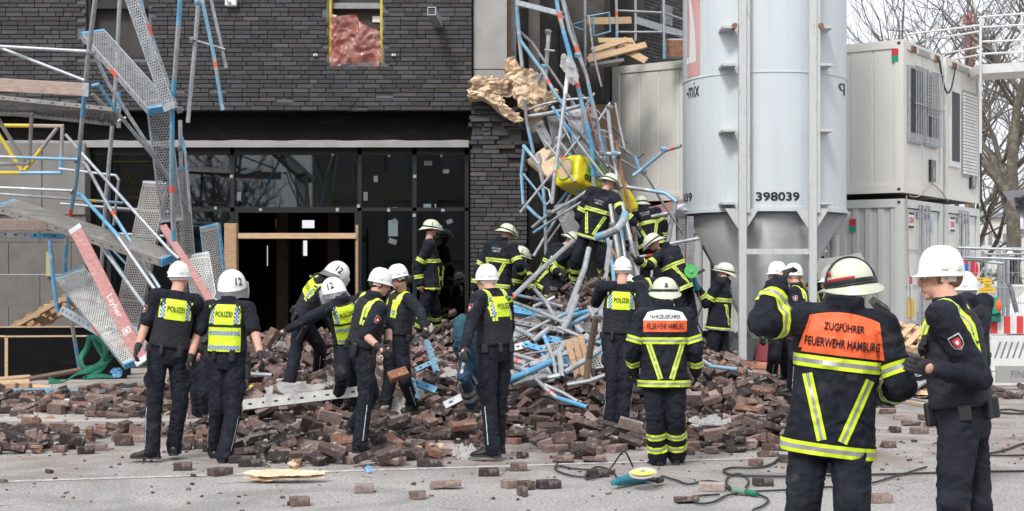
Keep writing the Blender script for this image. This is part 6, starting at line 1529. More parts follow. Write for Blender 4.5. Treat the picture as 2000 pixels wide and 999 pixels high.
for k, (px, py, w_, h_, rot, Y) in enumerate(((950,165,.3,.14,.1,24.7), (940,185,.26,.07,.15,24.6), (968,196,.2,.1,-.5,24.55), (990,218,.2,.09,-.7,24.5), (1006,232,.16,.07,-.2,24.5), (985,175,.22,.17,.2,24.62), (1012,152,.26,.18,.1,24.55), (1036,164,.28,.22,-.3,24.5), (1048,190,.22,.2,-.7,24.45), (1030,200,.18,.16,.9,24.45), (1066,196,.24,.12,.6,24.45), (1000,128,.12,.14,.2,24.8), (930,178,.14,.12,.9,24.75), (1022,178,.24,.2,.4,24.5))):
    a1 = Vector((cos(rot), 0, sin(rot))); a2 = Vector((-sin(rot), -.3, cos(rot))); crumple('', '', at(px, py, Y), a1 * w_, a2 * h_, Vector((0, -1, .2)), .06, M['wool'], '', 80 + k * 7, n=26, fq=1.2, folds=2.0, into=wl)
tag(wl.build('insulation_wool', smooth=True), 'torn yellow mineral wool bursting out above the broken brick pillar', 'insulation')
mb = MB(); a = at(1105, 285, 24.2); Mx = Matrix.Translation(at(1088, 300, 24.3)) @ Matrix.Rotation(-.75, 4, 'Y') @ Matrix.Rotation(.5, 4, 'X'); Mx2 = Mx
wool_slab = MB(); wool_slab.bevbox((-.34, -.06, -.27), (.3, .06, .27), .015, M['wool'], Matrix.Translation(at(1080, 312, 24.1)) @ Matrix.Rotation(-.65, 4, 'Y') @ Matrix.Rotation(.35, 4, 'Z') @ Matrix.Rotation(-.5, 4, 'X'))
tag(wool_slab.build('insulation_slab', loc=at(1080, 312, 24.1)), 'brown square insulation slab wedged behind the yellow green pack', 'insulation')
# the yellow / green pack
Tp = Matrix.Translation(at(1128, 342, 23.7)) @ Matrix.Rotation(.38, 4, 'Y') @ Matrix.Rotation(.7, 4, 'Z') @ Matrix.Rotation(-.35, 4, 'X')
pk = empty('insulation_pack', at(1128, 342, 23.7), 'yellow and green plastic wrapped insulation pack caught in the collapsed scaffold', 'pack')
def rbox(lo, hi, b_, T, m, m2, seed):
    mb = MB(); n = 14; vs = []
    lo, hi = Vector(lo), Vector(hi); c = (lo + hi) / 2; h = (hi - lo) / 2
    for (ax_, sg) in ((0,1),(0,-1),(1,1),(1,-1),(2,1),(2,-1)):
        a1, a2 = [(1,2),(2,0),(0,1)][ax_]; g = []
        for j in range(n + 1):
            for i in range(n + 1):
                p = [0,0,0]; p[ax_] = sg; p[a1] = (2*i/n - 1) * sg; p[a2] = 2*j/n - 1; p = Vector(p)
                q = Vector([abs(v) ** 1 * (1 if v > 0 else -1) for v in p]); l8 = (sum(abs(v) ** 7 for v in q)) ** (1/7); q = q / l8
                w_ = Vector((q.x * h.x, q.y * h.y, q.z * h.z)); w_ *= 1 + .05 * noise.noise(w_ * 7 + Vector((seed,0,0))) + .02 * noise.noise(w_ * 22)
                g.append(T @ (c + w_))
        for j in range(n):
            for i in range(n):
                t = (i + j) / (2*n); cg = c + Vector((h.x * (2*i/n-1), 0, 0)); mm = m2 if (ax_ == 2 and sg > 0) or (ax_ == 1 and sg < 0 and m2 != m and .3 < (1 - i/n) + .35 * noise.noise(Vector((i*.4, j*.4, 2))) + .0 and j > 3) or (ax_ == 0 and sg > 0) else m
                mb.add([g[j*(n+1)+i], g[j*(n+1)+i+1], g[(j+1)*(n+1)+i+1], g[(j+1)*(n+1)+i]], [(0,1,2,3)], mm)
    return mb
rbox((-.28,-.27,-.26),(.42,.27,.26), .05, Tp, M['yellow'], M['lime'], 2).build('wrapping', None, pk, smooth=True)
mb = MB(); q = [Tp @ Vector((-.292, .15 * cos(a) * 1.0, .17 * abs(sin(a)) ** .8 * (1 if sin(a) > 0 else -1))) for a in [2*pi*k/16 for k in range(16)]]; mb.add(q, [tuple(range(16))], M['timberpale']); mb.build('open_end', None, pk)
mb = MB(); mb.tube([Tp @ Vector((-.295, .16 * cos(a), .18 * abs(sin(a)) ** .8 * (1 if sin(a) > 0 else -1))) for a in [2*pi*k/16 for k in range(17)]], .012, M['lime'], 6); mb.build('opening_rim', None, pk)
flat_text('035', Tp @ Vector((.02, -.281, -.1)), (Tp.to_3x3() @ Vector((1,0,0))), (Tp.to_3x3() @ Vector((0,0,1))), M['ink'], 'lettering', pk, width=.26, height=.1, bold=.04)
mb = MB(); mb2 = rbox((-.16,-.16,-.3),(.16,.16,.3), .04, Matrix.Translation(at(1215, 385, 23.6)) @ Matrix.Rotation(-.5, 4, 'Y'), M['yellow'], M['yellow'], 5)
tag(mb2.build('insulation_pack', loc=at(1215, 385, 23.6), smooth=True), 'second yellow pack half hidden behind the topmost firefighter', 'pack')

# ---------------- right: the collapsed scaffold tower
ct = empty('collapsed_scaffold', at(1160, 600, 24), 'collapsed blue and grey scaffold tower hanging over the heap beside the brick pillar', 'scaffold')
for l, r_, b_ in (
 ([(1084,-20,23.2),(1090,20,23.2),(1104,75,23.2),(1122,140,23.2),(1140,220,23.2),(1156,290,23.3),(1160,365,23.4)], .036, [(0,.1,BP),(.12,.15,RM),(.2,.42,BL),(.45,.5,RM),(.5,.62,BP),(.68,.95,BL)]),
 ([(1094,-20,23.5),(1112,60,23.5),(1146,150,23.5),(1163,230,23.5),(1180,300,23.5),(1190,350,23.5)], .03, [(.3,.34,RM),(.5,.6,BP),(.75,.9,BP)]),
 ([(1098,-10,23.7),(1118,60,23.7),(1140,130,23.7),(1158,200,23.6),(1172,260,23.6)], .026, [(.1,.7,GD)]),
 ([(1010,-10,24.3),(1010,20,24.3),(1014,75,24.3),(1020,132,24.3)], .034, [(.1,.5,BP)]),
 ([(1072,60,24.6),(1070,90,24.6),(1063,178,24.6)], .038, []),
 ([(1110,112,23.1),(1108,150,23.1),(1097,240,23),(1083,345,22.9),(1078,398,22.9)], .034, [(.0,.25,M['patchwhite']),(.78,.8,RM)]),
 ([(1024,195,24),(1029,240,24),(1042,300,24)], .03, [(0,.5,GD),(.5,1,BP)]),
 ([(1178,255,23.4),(1190,330,23.4),(1200,400,23.3),(1216,480,23.2)], .024, [(0,1,GD)]),
 ([(1187,215,23.3),(1192,262,23.3),(1203,330,23.2),(1215,400,23),(1226,470,22.9)], .034, []),
 ([(1204,275,23.2),(1214,340,23.1),(1232,420,22.9),(1240,470,22.8)], .028, [(0,1,M['rust'])]),
 ([(1322,385,23.6),(1312,430,23.6),(1304,478,23.6)], .04, [(0,1,GV)]),
 ([(1052,300,24),(1057,330,24),(1060,360,23.9),(1064,400,23.8),(1066,470,23.8),(1066,500,23.8)], .03, [(.3,.6,BP)]),
 ([(1192,400,22.6),(1198,440,22.5),(1212,520,22.3)], .036, []), ([(1205,395,22.8),(1216,470,22.6),(1226,540,22.3)], .026, [(0,.5,BP)]),
 ([(1150,30,24.4),(1160,110,24.3),(1175,170,24.2)], .02, [(0,1,GD)])):
    tube_part('pole', ct, l, r=r_, bands=b_)
rz = random.Random(15)
for k in range(26):      # the thicket of slipped braces inside the tower
    y = rz.uniform(170, 390); ln = rz.uniform(70, 170); sl = rz.choice((-.4, .3, .5, .75, .25, .9, -.7)) + rz.uniform(-.12, .12); x = rz.uniform(1062 + (70 if sl < 0 else 0), 1215 - (60 if sl > .6 else 0)); Yk = rz.uniform(23.3, 24.6)
    tube_part('brace', ct, [(x, y, Yk), (x + ln * sl * .5 + rz.uniform(-3, 3), y + ln * .5, Yk - .1), (x + ln * sl, y + ln, Yk + rz.uniform(-.6, .3))], r=rz.choice((.018, .022, .026)), bands=rz.choice(([], [(0,.4,BL)], [(0,1,GD)], [(.5,1,BP)], [(.3,.36,RM)])))
for l, r_, b_ in (
 ([(1013,68,24.2),(1018,82,24.2),(1060,140,24.1),(1085,185,24),(1116,225,23.9)], .03, [(.0,.4,BP),(.55,.6,RM),(.65,1,BP)]),
 ([(1015,62,24.5),(1040,85,24.5),(1070,130,24.4),(1124,208,24.3)], .024, [(0,1,GD)]),
 ([(1066,128,24.4),(1050,160,24.4)], .025, [(0,1,BP)]), ([(1083,100,24.5),(1063,98,24.5)], .02, []),
 ([(1236,344,23),(1255,330,23),(1298,295,22.8),(1330,285,22.6)], .03, [(0,.55,BP),(.8,.87,RM)]),
 ([(1210,364,23.1),(1260,371,23.1),(1300,378,23),(1322,395,22.9)], .032, [(.5,1,BP)]),
 ([(1254,330,23.4),(1290,390,23.4),(1336,460,23.4)], .02, [(0,1,GD)]), ([(1180,265,23.6),(1245,310,23.6),(1258,300,23.5)], .022, [(0,1,GD)]),
 ([(1185,295,23.6),(1250,335,23.6),(1262,345,23.6)], .02, [(0,1,GD)]), ([(1240,305,23.4),(1248,330,23.4)], .026, [(0,1,BP)]),
 ([(1184,301,23.1),(1212,301,23.1)], .034, []),
 ([(1272,424,23.8),(1300,418,23.8),(1340,410,23.8)], .034, []), ([(1300,478,23.4),(1365,466,23.4)], .03, []), ([(1235,505,22),(1262,500,22),(1300,495,22)], .026, [(.4,.8,RM)]),
 ([(1040,445,23.6),(1070,420,23.4),(1120,392,23.2),(1150,372,23.1)], .03, []), ([(1042,455,23.5),(1080,430,23.3),(1152,385,23)], .024, [(0,.3,BP)]),
 ([(1028,402,24),(1046,420,23.9),(1072,440,23.8)], .03, [(0,1,BP)]), ([(1022,400,24.1),(1018,340,24.2),(1024,285,24.2)], .03, [(0,1,BP)]), ([(1022,285,24),(1052,320,23.8),(1060,356,23.8)], .034, [(.0,.25,BP)]), ([(1022,340,24),(1050,375,23.9),(1064,400,23.9)], .02, [(0,1,BP)]),
 ([(1060,365,23.4),(1072,372,23.4),(1076,390,23.3),(1068,400,23.3),(1060,396,23.3)], .02, [])):
    tube_part('brace', ct, l, r=r_, bands=b_)
for c in ((1022,12,24.2),(1095,35,23.3),(1128,108,23.3),(1190,210,23.3),(1160,232,23.4),(1200,300,23),(1070,62,24.6),(1062,130,24.3),(1178,258,23.2),(1296,292,22.7),(1072,415,23.2),(1196,440,22.4),(1258,335,23.2),(1175,300,23.3)): coupler(ct, at(*c), .05, BP if c[0] % 3 == 0 else GD)
Mx, L = frame(at(1010, 6, 24.2), at(1097, 28, 23.4), toC); mb = MB(); mb.bevbox((0, -.045, -.02), (L, .045, .02), .006, GV, Mx); mb.build('top_rail', None, ct)
for (l, w_) in (([(1032,228,24.1),(1060,224,24),(1100,216,23.8),(1142,205,23.6)], .035), ([(1034,214,24.3),(1062,204,24.2),(1100,196,24.1),(1150,192,24)], .022)):
    tube_part('bent_rail', ct, l, r=w_)
perf_deck('scaffold_deck', 'dark perforated deck left of two hanging side by side under the bent rail', at(1086, 228, 24.1), at(1108, 330, 24), .3, Vector((.2,-1,.2)), M['galvdark'], GD, GD)
perf_deck('scaffold_deck', 'dark perforated deck right of two hanging side by side beside the main blue pole', at(1124, 212, 23.9), at(1152, 330, 23.7), .34, Vector((-.2,-1,.1)), M['galvdark'], GD, GD, bend=.06)
perf_deck('scaffold_deck', 'dark deck buried upright behind the climbing firefighter\'s left side', at(1098, 400, 23.9), at(1125, 470, 23.7), .28, Vector((.1,-1,.2)), M['galvdark'], GD, GD)
channel('deck_rail', 'black deck rail with light holes hanging left of the dark decks', at(1050, 240, 24.2), at(1073, 285, 24.1), .16, Vector((-.3,-1,0)), GD, 'rail')
channel('deck_rail', 'long grey rail with reddish edge leaning behind the main blue pole', at(1150, 210, 23.8), at(1192, 345, 23.6), .08, toC, M['redboard'], 'rail')
channel('deck_rail', 'dark bent rail leaning behind the yellow green pack', at(1158, 225, 24), at(1180, 350, 23.8), .1, toC, GD, 'rail')
crumple('plastic_sheet', 'white cloth shred caught on the main pole of the collapsed scaffold', at(1112, 135, 23), Vector((.12,0,.05)), Vector((-.1,0,.28)), toC, .05, M['bag'], 'plastic sheet', 11, n=16)
board('toe_board', 'dark red board lying behind the firefighter in front of the container', at(1268, 415, 24.3), at(1334, 398, 24.3), .16, .04, toC, M['redboard'], 'toe board')
mb = MB(); c = at(1330, 400, 23.9); mb.add([at(1315,402,23.8), at(1338,398,23.8), at(1346,412,23.8), at(1325,424,23.8), at(1312,416,23.8), at(1324,410,23.75)], [(0,1,5),(1,2,5),(2,3,5),(3,4,5),(4,0,5)], GV); o_ = mb.build('torn_plate', loc=c); sm_ = o_.modifiers.new('t', 'SOLIDIFY'); sm_.thickness = .01; tag(o_, 'torn bent metal plate on the end of the pale tube beside the silo', 'metal plate')
perf_deck('scaffold_deck', 'rusty upright deck between the tangle and the left silo leg', at(1335, 420, 24.6), at(1338, 560, 24.6), .26, Vector((.5,-1,0)), M['galvdark'], GD, GD)
perf_deck('scaffold_deck', 'upright pale rail with orange mark just left of the left silo leg', at(1348, 425, 23.9), at(1346, 590, 23.8), .12, Vector((.3,-1,0)), GV, GV, GV, marks=[(.38,.5,RM)])
board('steel_prop', 'brown steel bar standing left of the waving policeman', at(1192, 470, 18), at(1172, 620, 17.6), .06, .05, toC, M['galvdark'], 'steel bar')
tube_thing('scaffold_tube', 'thick bent grey and blue tube end in front of the topmost firefighter', [(1165,464,21.5),(1184,458,21.4),(1205,448,21.3),(1217,432,21.4),(1221,418,21.6)], r=.06, bands=[(0,.2,BP),(.75,1,BP)], group='bent scaffold tubes')
tube_thing('scaffold_tube', 'pale bent tube standing in front of the legs of the topmost firefighter', [(1150,486,21.5),(1142,524,21.2),(1124,570,20.5),(1098,640,19.4)], r=.042, group='bent scaffold tubes')
tube_thing('scaffold_tube', 'long straight grey tube with red end slanting behind the striding policeman', [(1119,471,22),(1060,524,21),(994,588,19.8)], r=.037, bands=[(.93,1,RM)], group='bent scaffold tubes')
tube_thing('scaffold_tube', 'blue tube upright behind the waving policeman\'s helmet', [(1186,462,22),(1196,520,21.6),(1200,560,21.2)], r=.03, bands=[(0,1,BP)], group='bent scaffold tubes')
tube_thing('scaffold_tube', 'grey tube leaning left of the bending firefighter with gold visor', [(1216,400,22.4),(1232,470,22),(1246,540,21.4)], r=.03, group='bent scaffold tubes')
tube_thing('scaffold_tube', 'rust brown bar crossing behind the waving policeman\'s raised hand', [(1190,482,20),(1215,520,19.8),(1228,560,19.4)], M['rust'], r=.03, group='bent scaffold tubes')
# ---------------- the tangle lying on the front of the heap
TG = 'scaffold tubes lying on the heap'
def lying(label, l, r=.03, m=None, bands=(), lift=.3):
    P_ = [onmound(x, y, lift) for (x, y) in l]
    # keep the run straight in depth so that no piece dives into the heap
    Y0 = min(p.y for p in P_) ; Y1 = max(p.y for p in P_)
    P_ = [at(x, y, Y0 + (p.y - Y0) * .35) for (x, y), p in zip(l, P_)]
    return tube_thing('scaffold_tube', label, P_, m, r, bands, group=TG)
lying('thick blue tube sloping down left at the front of the tangle', [(984,747),(1020,732),(1076,707)], .036, bands=[(0,1,BL)])
lying('bent grey tube curving up right to the waving policeman', [(1102,729),(1140,706),(1170,685),(1196,662)], .034)
lying('thin tube turning blue at its lower right end, lowest of the tangle', [(1044,738),(1064,758),(1087,777),(1147,796)], .024, bands=[(.3,.34,RM),(.48,1,BL)])
lying('thin grey tube just above the lowest one', [(1063,752),(1100,768),(1128,785)], .02)
lying('short stub with orange end beside the policeman\'s hip', [(1000,703),(1028,712)], .036, bands=[(.3,.5,RM)])
lying('grey tube with red tip pointing left under the blue one', [(1020,753),(1050,749),(1082,742)], .025, bands=[(0,.08,RM)])
lying('fat bent grey tube in the middle of the tangle', [(1034,715),(1066,706),(1092,688),(1104,670)], .042)
lying('blue ended tube running right towards the waving policeman, uppermost', [(1110,619),(1140,611),(1190,598)], .036, bands=[(0,.5,BL)])
lying('grey tube at the back of the tangle below the crouching firefighter', [(1042,600),(1062,592),(1084,581)], .034)
lying('grey tube standing steeply across the tangle', [(1126,580),(1112,620),(1094,654)], .042)
lying('short grey tube between two dark rails', [(999,637),(1020,648),(1044,660)], .032)
lying('tube slanting up right over the middle of the tangle', [(1104,640),(1134,624),(1166,608)], .03, bands=[(.1,.5,BP)])
lying('low bent grey tube under the crossing ones', [(1044,735),(1070,739),(1094,734)], .034)
lying('grey tube hanging vertically from a coupler', [(1093,692),(1096,716),(1097,738)], .034)
lying('pale grey tube lying behind the thick blue one', [(1040,668),(1056,655),(1072,643)], .04)
lying('grey tube almost hidden beneath the blue one', [(1002,716),(1024,724),(1048,727)], .036)
lying('dull tube along the bottom of the tangle', [(1000,752),(1030,742),(1068,736)], .036, m=GD)
lying('short tube showing its open end beside the waving policeman', [(1156,626),(1192,614)], .044)
lying('short tube stub with open end below the first one', [(1128,640),(1140,652)], .038)
lying('thin dark rod bent over the grey rails', [(1000,700),(1030,692),(1064,686),(1080,684)], .016, m=GD)
lying('thin tube poking out low on the left of the pile beside the stooping policeman', [(489,731),(532,733)], .024)
for k, (l, r_, b_, lab) in enumerate((([(1000,590),(1060,612),(1120,640)], .026, (), 'grey tube slanting down right through the top of the tangle'), ([(1010,660),(1070,628),(1130,604)], .024, [(.7,1,BP)], 'thin tube slanting up right through the top of the tangle'),
   ([(1120,700),(1150,672),(1180,650)], .028, (), 'grey tube behind the legs of the waving policeman'), ([(1062,655),(1080,700),(1088,742)], .024, [(.0,.3,BL)], 'thin steep tube in the middle of the tangle'), ([(996,690),(1050,706),(1110,716)], .024, (), 'thin grey tube under the pale channel'),
   ([(1010,722),(1060,700),(1120,690)], .022, [(.4,.45,RM)], 'thin tube crossing the thick blue one'), ([(1040,560),(1066,590),(1090,632)], .026, (), 'grey tube slanting down behind the tangle'), ([(1000,575),(1050,585),(1100,600)], .022, [(0,.3,BP)], 'thin tube lying at the top of the tangle'),
   ([(1150,600),(1170,640),(1184,690)], .026, (), 'steep grey tube at the right end of the tangle'), ([(1108,752),(1150,745),(1190,730)], .026, (), 'grey tube end low beside the waving policeman'), ([(1090,640),(1150,664),(1196,676)], .022, [(.6,1,BP)], 'thin tube crossing behind the brown stake'), ([(1218,640),(1240,660),(1262,690)], .026, (), 'tube behind the arm of the officer with the white panel'),
   ([(1350,690),(1390,716),(1440,722)], .024, [(.5,1,BP)], 'tube lying at the boots of the firefighter under the silo'))):
    lying(lab, l, r_, bands=b_, lift=.26 + .02 * (k % 4))
lying('white plastic pipe end lying under the silo', [(1345,702),(1375,707)], .02, m=BP)
def lchan(label, a, c, w_, up=Vector((0,-1,.4)), m=None, bands=(), lift=.2, H=.05, dY=0.0):
    A1, A2 = onmound(*a, lift), onmound(*c, lift); Y0 = min(A1.y, A2.y) - dY; A1, A2 = at(*a, Y0 + (A1.y - Y0) * .35), at(*c, Y0 + (A2.y - Y0) * .35)
    return channel('scaffold_rail', label, A1, A2, w_, up, m, 'rail', 'scaffold rails lying on the heap', bands, H=H)
lchan('blue and grey deck edge lying across the top of the tangle', (998,602), (1110,619), .14, bands=[(0,.5,BL)], H=.1)
lchan('dark flat rail lying left to right over the tubes', (998,627), (1128,650), .07, m=GD)
lchan('pale channel sloping up right from the blue tube', (1062,706), (1151,655), .09)
lchan('blue short rail left in the tangle', (1020,671), (1064,683), .07, bands=[(0,1,BL)])
lchan('blue short rail right in the tangle', (1066,660), (1098,666), .08, bands=[(0,1,BL)])
lchan('perforated grey strip under the blue rail', (1000,680), (1048,668), .09)
lchan('dark rail crossing low behind the policeman\'s belt', (1002,664), (1060,640), .05, m=GD)
lchan('long grey rail with dark holes lying in front of the two stooping policemen', (474,791), (704,764), .11, Vector((0,-1,.25)), m=M['palemetal'], lift=.3, H=.06)
lchan('white metal strip standing up from the bricks beside the paramedic', (835,664), (855,724), .06, Vector((.3,-1,0)), m=BP)
lchan('white metal strip lying below the upright one', (812,722), (856,702), .06, m=BP)
lchan('blue rail with a hole lying beside the kneeling paramedic', (804,744), (852,762), .08, bands=[(0,1,BL)])
lchan('short pale tube like strip at the boots of the policeman facing left', (806,738), (815,778), .05, Vector((.4,-1,0)), m=BP)
lchan('grey rail lying flat behind the paramedic\'s boot', (868,792), (935,758), .08, m=GV)
lchan('blue edged deck end sticking out left of the waving policeman', (1138,690), (1184,700), .16, bands=[(0,1,BL)], H=.1)
for k, (a, c, w_, u_, lab) in enumerate((((1000,645),(1072,622),.26,(.2,-.7,.7),'crushed grey deck under the rails at the top left of the tangle'), ((1060,690),(1140,672),.24,(-.1,-.8,.6),'crushed grey deck in the middle of the tangle'), ((1004,735),(1070,722),.22,(.1,-.6,.8),'dark deck half buried under the thick blue tube'),
   ((1110,712),(1180,700),.26,(.0,-.8,.6),'grey deck wedged left of the waving policeman\'s hip'), ((1120,640),(1190,640),.24,(.1,-.5,.9),'grey deck lying flat behind the brown stake'), ((1225,700),(1262,720),.24,(.3,-.8,.5),'grey deck end between the waving policeman and the FAHRZEUGFÜHRER'))):
    A1, A2 = onmound(*a, .16), onmound(*c, .16); Ym = min(A1.y, A2.y); perf_deck('scaffold_deck', lab, at(*a, Ym), at(*c, Ym + .15), w_, Vector(u_), M['deckgrey'] if k != 2 else M['galvdark'], GV, BL if k in (1, 3) else GV)
# timber in the heap
for k, (a, c, lab) in enumerate((((1108,664),(1132,752),'brown plank standing on end in the tangle, left of three'), ((1122,660),(1142,745),'brown plank standing on end in the tangle, middle one of three'), ((1134,655),(1150,738),'brown plank standing on end in the tangle, right of three'))):
    A1 = onmound(*c, .1); board('timber_plank', lab, at(*a, A1.y + .3), A1, .07, .035, toC, M['timber'], 'plank', 'planks in the tangle')
A1 = onmound(1142, 770, .05); tube_thing('timber_stake', 'split brown stake standing in the bricks left of the waving policeman', [A1, at(1150, 700, A1.y), at(1164, 620, A1.y - .2)], M['timberdark'], .04, cat='stake')
# steel beams standing near silo, orange pipe, red board
tube_thing('clay_pipe', 'orange clay pipe lying at the foot of the silo legs', [Vector((at(1422,740,22.9).x, 22.9, .3)), Vector((at(1535,745,22.7).x, 22.7, .27))], M['terracotta'], .1, cat='pipe')
bd = board('sign_board', 'red board with white letters CH lying under the silo', at(1478, 684, 24), at(1528, 690, 23.8), .36, .03, Vector((0,-1,.2)), M['boardred'], 'sign board')
flat_text('CH', at(1518, 683, 23.86), Vector((1,0,0)), Vector((0,0,1)), M['patchwhite'], 'lettering', bd, height=.1)
tube_thing('garden_hose', 'green hose loop on the ground between silo leg and policeman', [at(1492 + 9 * cos(a), 655 + 15 * sin(a), 23.3) for a in [2*pi*k/18 for k in range(19)]], M['green'], .022, cat='hose')
board('tile_stack', 'dark roof sheet leaning among the bricks under the silo', at(1428, 680, 24.6), at(1474, 688, 24.5), .5, .06, Vector((0,-1,.6)), M['rubber'], 'sheet')
mb = MB(); a0 = at(1387, 548, 26); mb.add([at(1387,570,26), at(1420,570,26), at(1403,532,26)], [(0,1,2)], M['signred']); mb.add([at(1387,572,26.02), at(1420,572,26.02), at(1420,592,26.02), at(1387,592,26.02)], [(0,1,2,3)], M['patchwhite']); o_ = mb.build('warning_sign', loc=a0); sm_ = o_.modifiers.new('t', 'SOLIDIFY'); sm_.thickness = .02; tag(o_, 'red triangular sign above a white plate behind the left silo leg', 'sign')

# ---------------- scaffold landing with boards on the far container
rs = empty('container_scaffold', at(1230, 120, 30), 'light scaffold landing with guard rails on top of the far container', 'scaffold')
for l, r_, b_ in (([(1142,-20,29.3),(1143,150,29.3)], .03, []), ([(1203,-20,29.3),(1205,60,29.3),(1204,124,29.3)], .03, [(.3,.36,RM),(.6,1,BL)]), ([(1296,-20,29.6),(1297,116,29.6)], .03, [(.8,1,BP)]), ([(1241,-20,31),(1241,80,31)], .03, [])): tube_part('pole', rs, l, r=r_, bands=b_)
for l in ([(1206,21,29.4),(1292,25,29.5)], [(1206,63,29.4),(1292,63,29.5)], [(1296,26,29.7),(1345,42,30.6)], [(1296,64,29.7),(1345,72,30.6)], [(1146,33,29.3),(1190,25,29.2),(1192,62,29.2),(1160,71,29.2),(1158,34,29.2)], [(1115,50,29.5),(1142,42,29.4)], [(1118,52,29.5),(1140,60,29.4)]): tube_part('guard_rail', rs, l, BP if l[0][0] < 1200 else GV, r=.022)
Mx, L = frame(at(1146,42,29.6), at(1232,40,30)); mb = MB(); mb.box((0,-.03,-.07),(L,.03,.07), M['timberpale'], Mx); mb.build('ledge_rail', None, rs)
Mx, L = frame(at(1241,40,31), at(1345,72,33)); mb = MB(); mb.box((0,-.03,-.08),(L,.03,.08), GV, Mx); mb.build('ledge_rail', None, rs)
mb = MB(); Mx, L = frame(at(1146,128,29.2), at(1212,118,29.3)); mb.box((0,-.3,-.06),(L,.3,.0), M['deckgrey'], Mx); mb.build('landing', None, rs)
for k, (a, c, w_, lab) in enumerate((((1147,118,28.9),(1262,88,29.1),.14,'longest raw board on the landing, bending up to the right'), ((1155,100,29.0),(1225,78,29.2),.13,'short raw board on the landing under the top one'), ((1168,80,29.1),(1236,80,29.3),.12,'topmost raw board on the landing'), ((1213,94,29.2),(1262,120,29.0),.17,'raw board sloping down right on the landing'), ((1150,112,29.4),(1240,84,29.5),.12,'raw board behind the longest one on the landing'))):
    board('timber_board', lab, at(*a), at(*c), w_, .05, Vector((0,-1,.5)), M['timberpale'], 'board', 'boards on the container landing')
mb = MB(); c = at(1318, 96, 29.8); mb.bevbox((c.x - .2, 29.8, c.z - .2), (c.x + .22, 29.86, c.z + .22), .03, M['lightgrey']); mb.box((c.x - .16, 29.79, c.z - .16), (c.x + .22, 29.8, c.z + .18), M['rust']); tag(mb.build('wooden_tray', loc=c), 'brown panel with pale rounded rim on the far container roof', 'panel')

# ---------------- left: foot of the block wall
fb = empty('formwork_box', at(30, 735, 22.6), 'long black formwork trough with pale edges at the foot of the block wall', 'trough')
Y0 = 22.0; A1, A2 = Vector((-8.6, Y0 + .3, .13)), Vector((px_x(248, 22.6), 22.6, .13)); z_h = .62
for nm, (pa, pb), hh_ in (('front_panel', (Vector((px_x(12, 22.3), 22.3, .13)), A2), .66), ('rear_panel', (Vector((px_x(-20, 23.1), 23.1, .13)), Vector((px_x(255, 23.4), 23.4, .13))), .78), ('end_panel', (Vector((px_x(-90, 22.2), 22.9, .13)), Vector((px_x(12, 22.3), 22.3, .13))), .66)):
    d_ = (pb - pa).normalized(); nn_ = Vector((d_.y, -d_.x, 0)); T = Matrix((d_, -nn_, Vector((0,0,1)))).transposed().to_4x4(); T.translation = pa
    mb = MB(); mb.box((0, 0, 0), ((pb-pa).length, .04, hh_), M['membrane'], T); mb.box((0, -.004, hh_), ((pb-pa).length, .044, hh_ + .025), M['timberpale'], T); mb.build(nm, None, fb)
mb = MB(); mb.box((px_x(10, 22.3), 22.28, .13), (px_x(16, 22.3), 22.3, .78), M['timberpale']); mb.build('edge_strip', None, fb)
def pallet(label, c, ux, uy, nslat=6, L=1.2, W=.8, m=None, name='pallet'):
    ux, uy = Vector(ux).normalized(), Vector(uy).normalized(); uy = (uy - ux * uy.dot(ux)).normalized(); uz = ux.cross(uy); T = Matrix((ux, uy, uz)).transposed().to_4x4(); T.translation = c; m = m or M['timberpale']
    r = empty(name, c, label, 'pallet')
    for i in range(nslat): x = -L/2 + .05 + (L - .1) * i / (nslat - 1); mb = MB(); mb.bevbox((x - .05, -W/2, .1), (x + .05, W/2, .122), .003, m, T); mb.build('slat', None, r)
    for y in (-W/2 + .05, 0, W/2 - .05): mb = MB(); mb.bevbox((-L/2, y - .045, .02), (L/2, y + .045, .1), .004, m, T); mb.build('bearer', None, r)
    mb = MB(); 
    for i in (0, 2, 4): x = -L/2 + .07 + (L - .14) * i / 4; mb.box((x - .05, -W/2, 0), (x + .05, W/2, .02), m, T)
    mb.build('bottom_board', None, r); return r
pallet('brown wooden pallet propped up behind the black trough', at(88, 626, 23.9), (.86,.1,.5), (.1,1,-.1), m=M['timber'])
pallet('pale wooden pallet lying tilted on bricks behind the fire chief', at(1776, 668, 21.5), (.8,-.55,-.14), (.5,.8,.38), nslat=6, L=1.0, W=.75, m=M['timberpale'])
for k, (a, c, w_, m_, lab) in enumerate((((-40,653,23.8),(60,652,23.8),.1,'timber','brown batten on top of the stuff behind the black trough'), ((-40,668,23.5),(70,668,23.6),.08,'timberdark','dark batten lying behind the rim of the black trough'), ((-40,745,20.9),(60,737,21.6),.1,'timberpale','pale plank lying before the black trough, upper of two'), ((-40,752,20.4),(58,747,20.7),.12,'timberpale','pale plank lying before the black trough, lower of two'),
   ((50,742,21.3),(200,715,22.0),.08,'timberdark','dark grey strip along the foot of the black trough'), ((60,756,20.9),(100,758,20.9),.09,'timberpale','short pale batten on the paving before the trough'))):
    p1, p2 = at(*a), at(*c); board('timber_board', lab, p1, p2, w_, .05, Vector((0,-.6,1)), M[m_], 'board', 'boards at the left wall')
for k, px in enumerate((24, 51)): mb = MB(); c = at(px, 757, 20.4); mb.bevbox((c.x - .08, 20.35, .125), (c.x + .06, 20.5, c.z + .06), .01, M['timber']); tag(mb.build('timber_block', loc=c), ['left', 'right'][k] + ' square timber block under the lower pale plank', 'block')
a, c = gp(-60, 769, .13), gp(275, 768, .13); channel('steel_channel', 'long blue grey steel strip lying on the pavement behind the bricks at left', a + Vector((0,0,.05)), c + Vector((0,0,.05)), .17, Vector((0,-.2,1)), M['bluepale'], 'steel strip', holes=False)
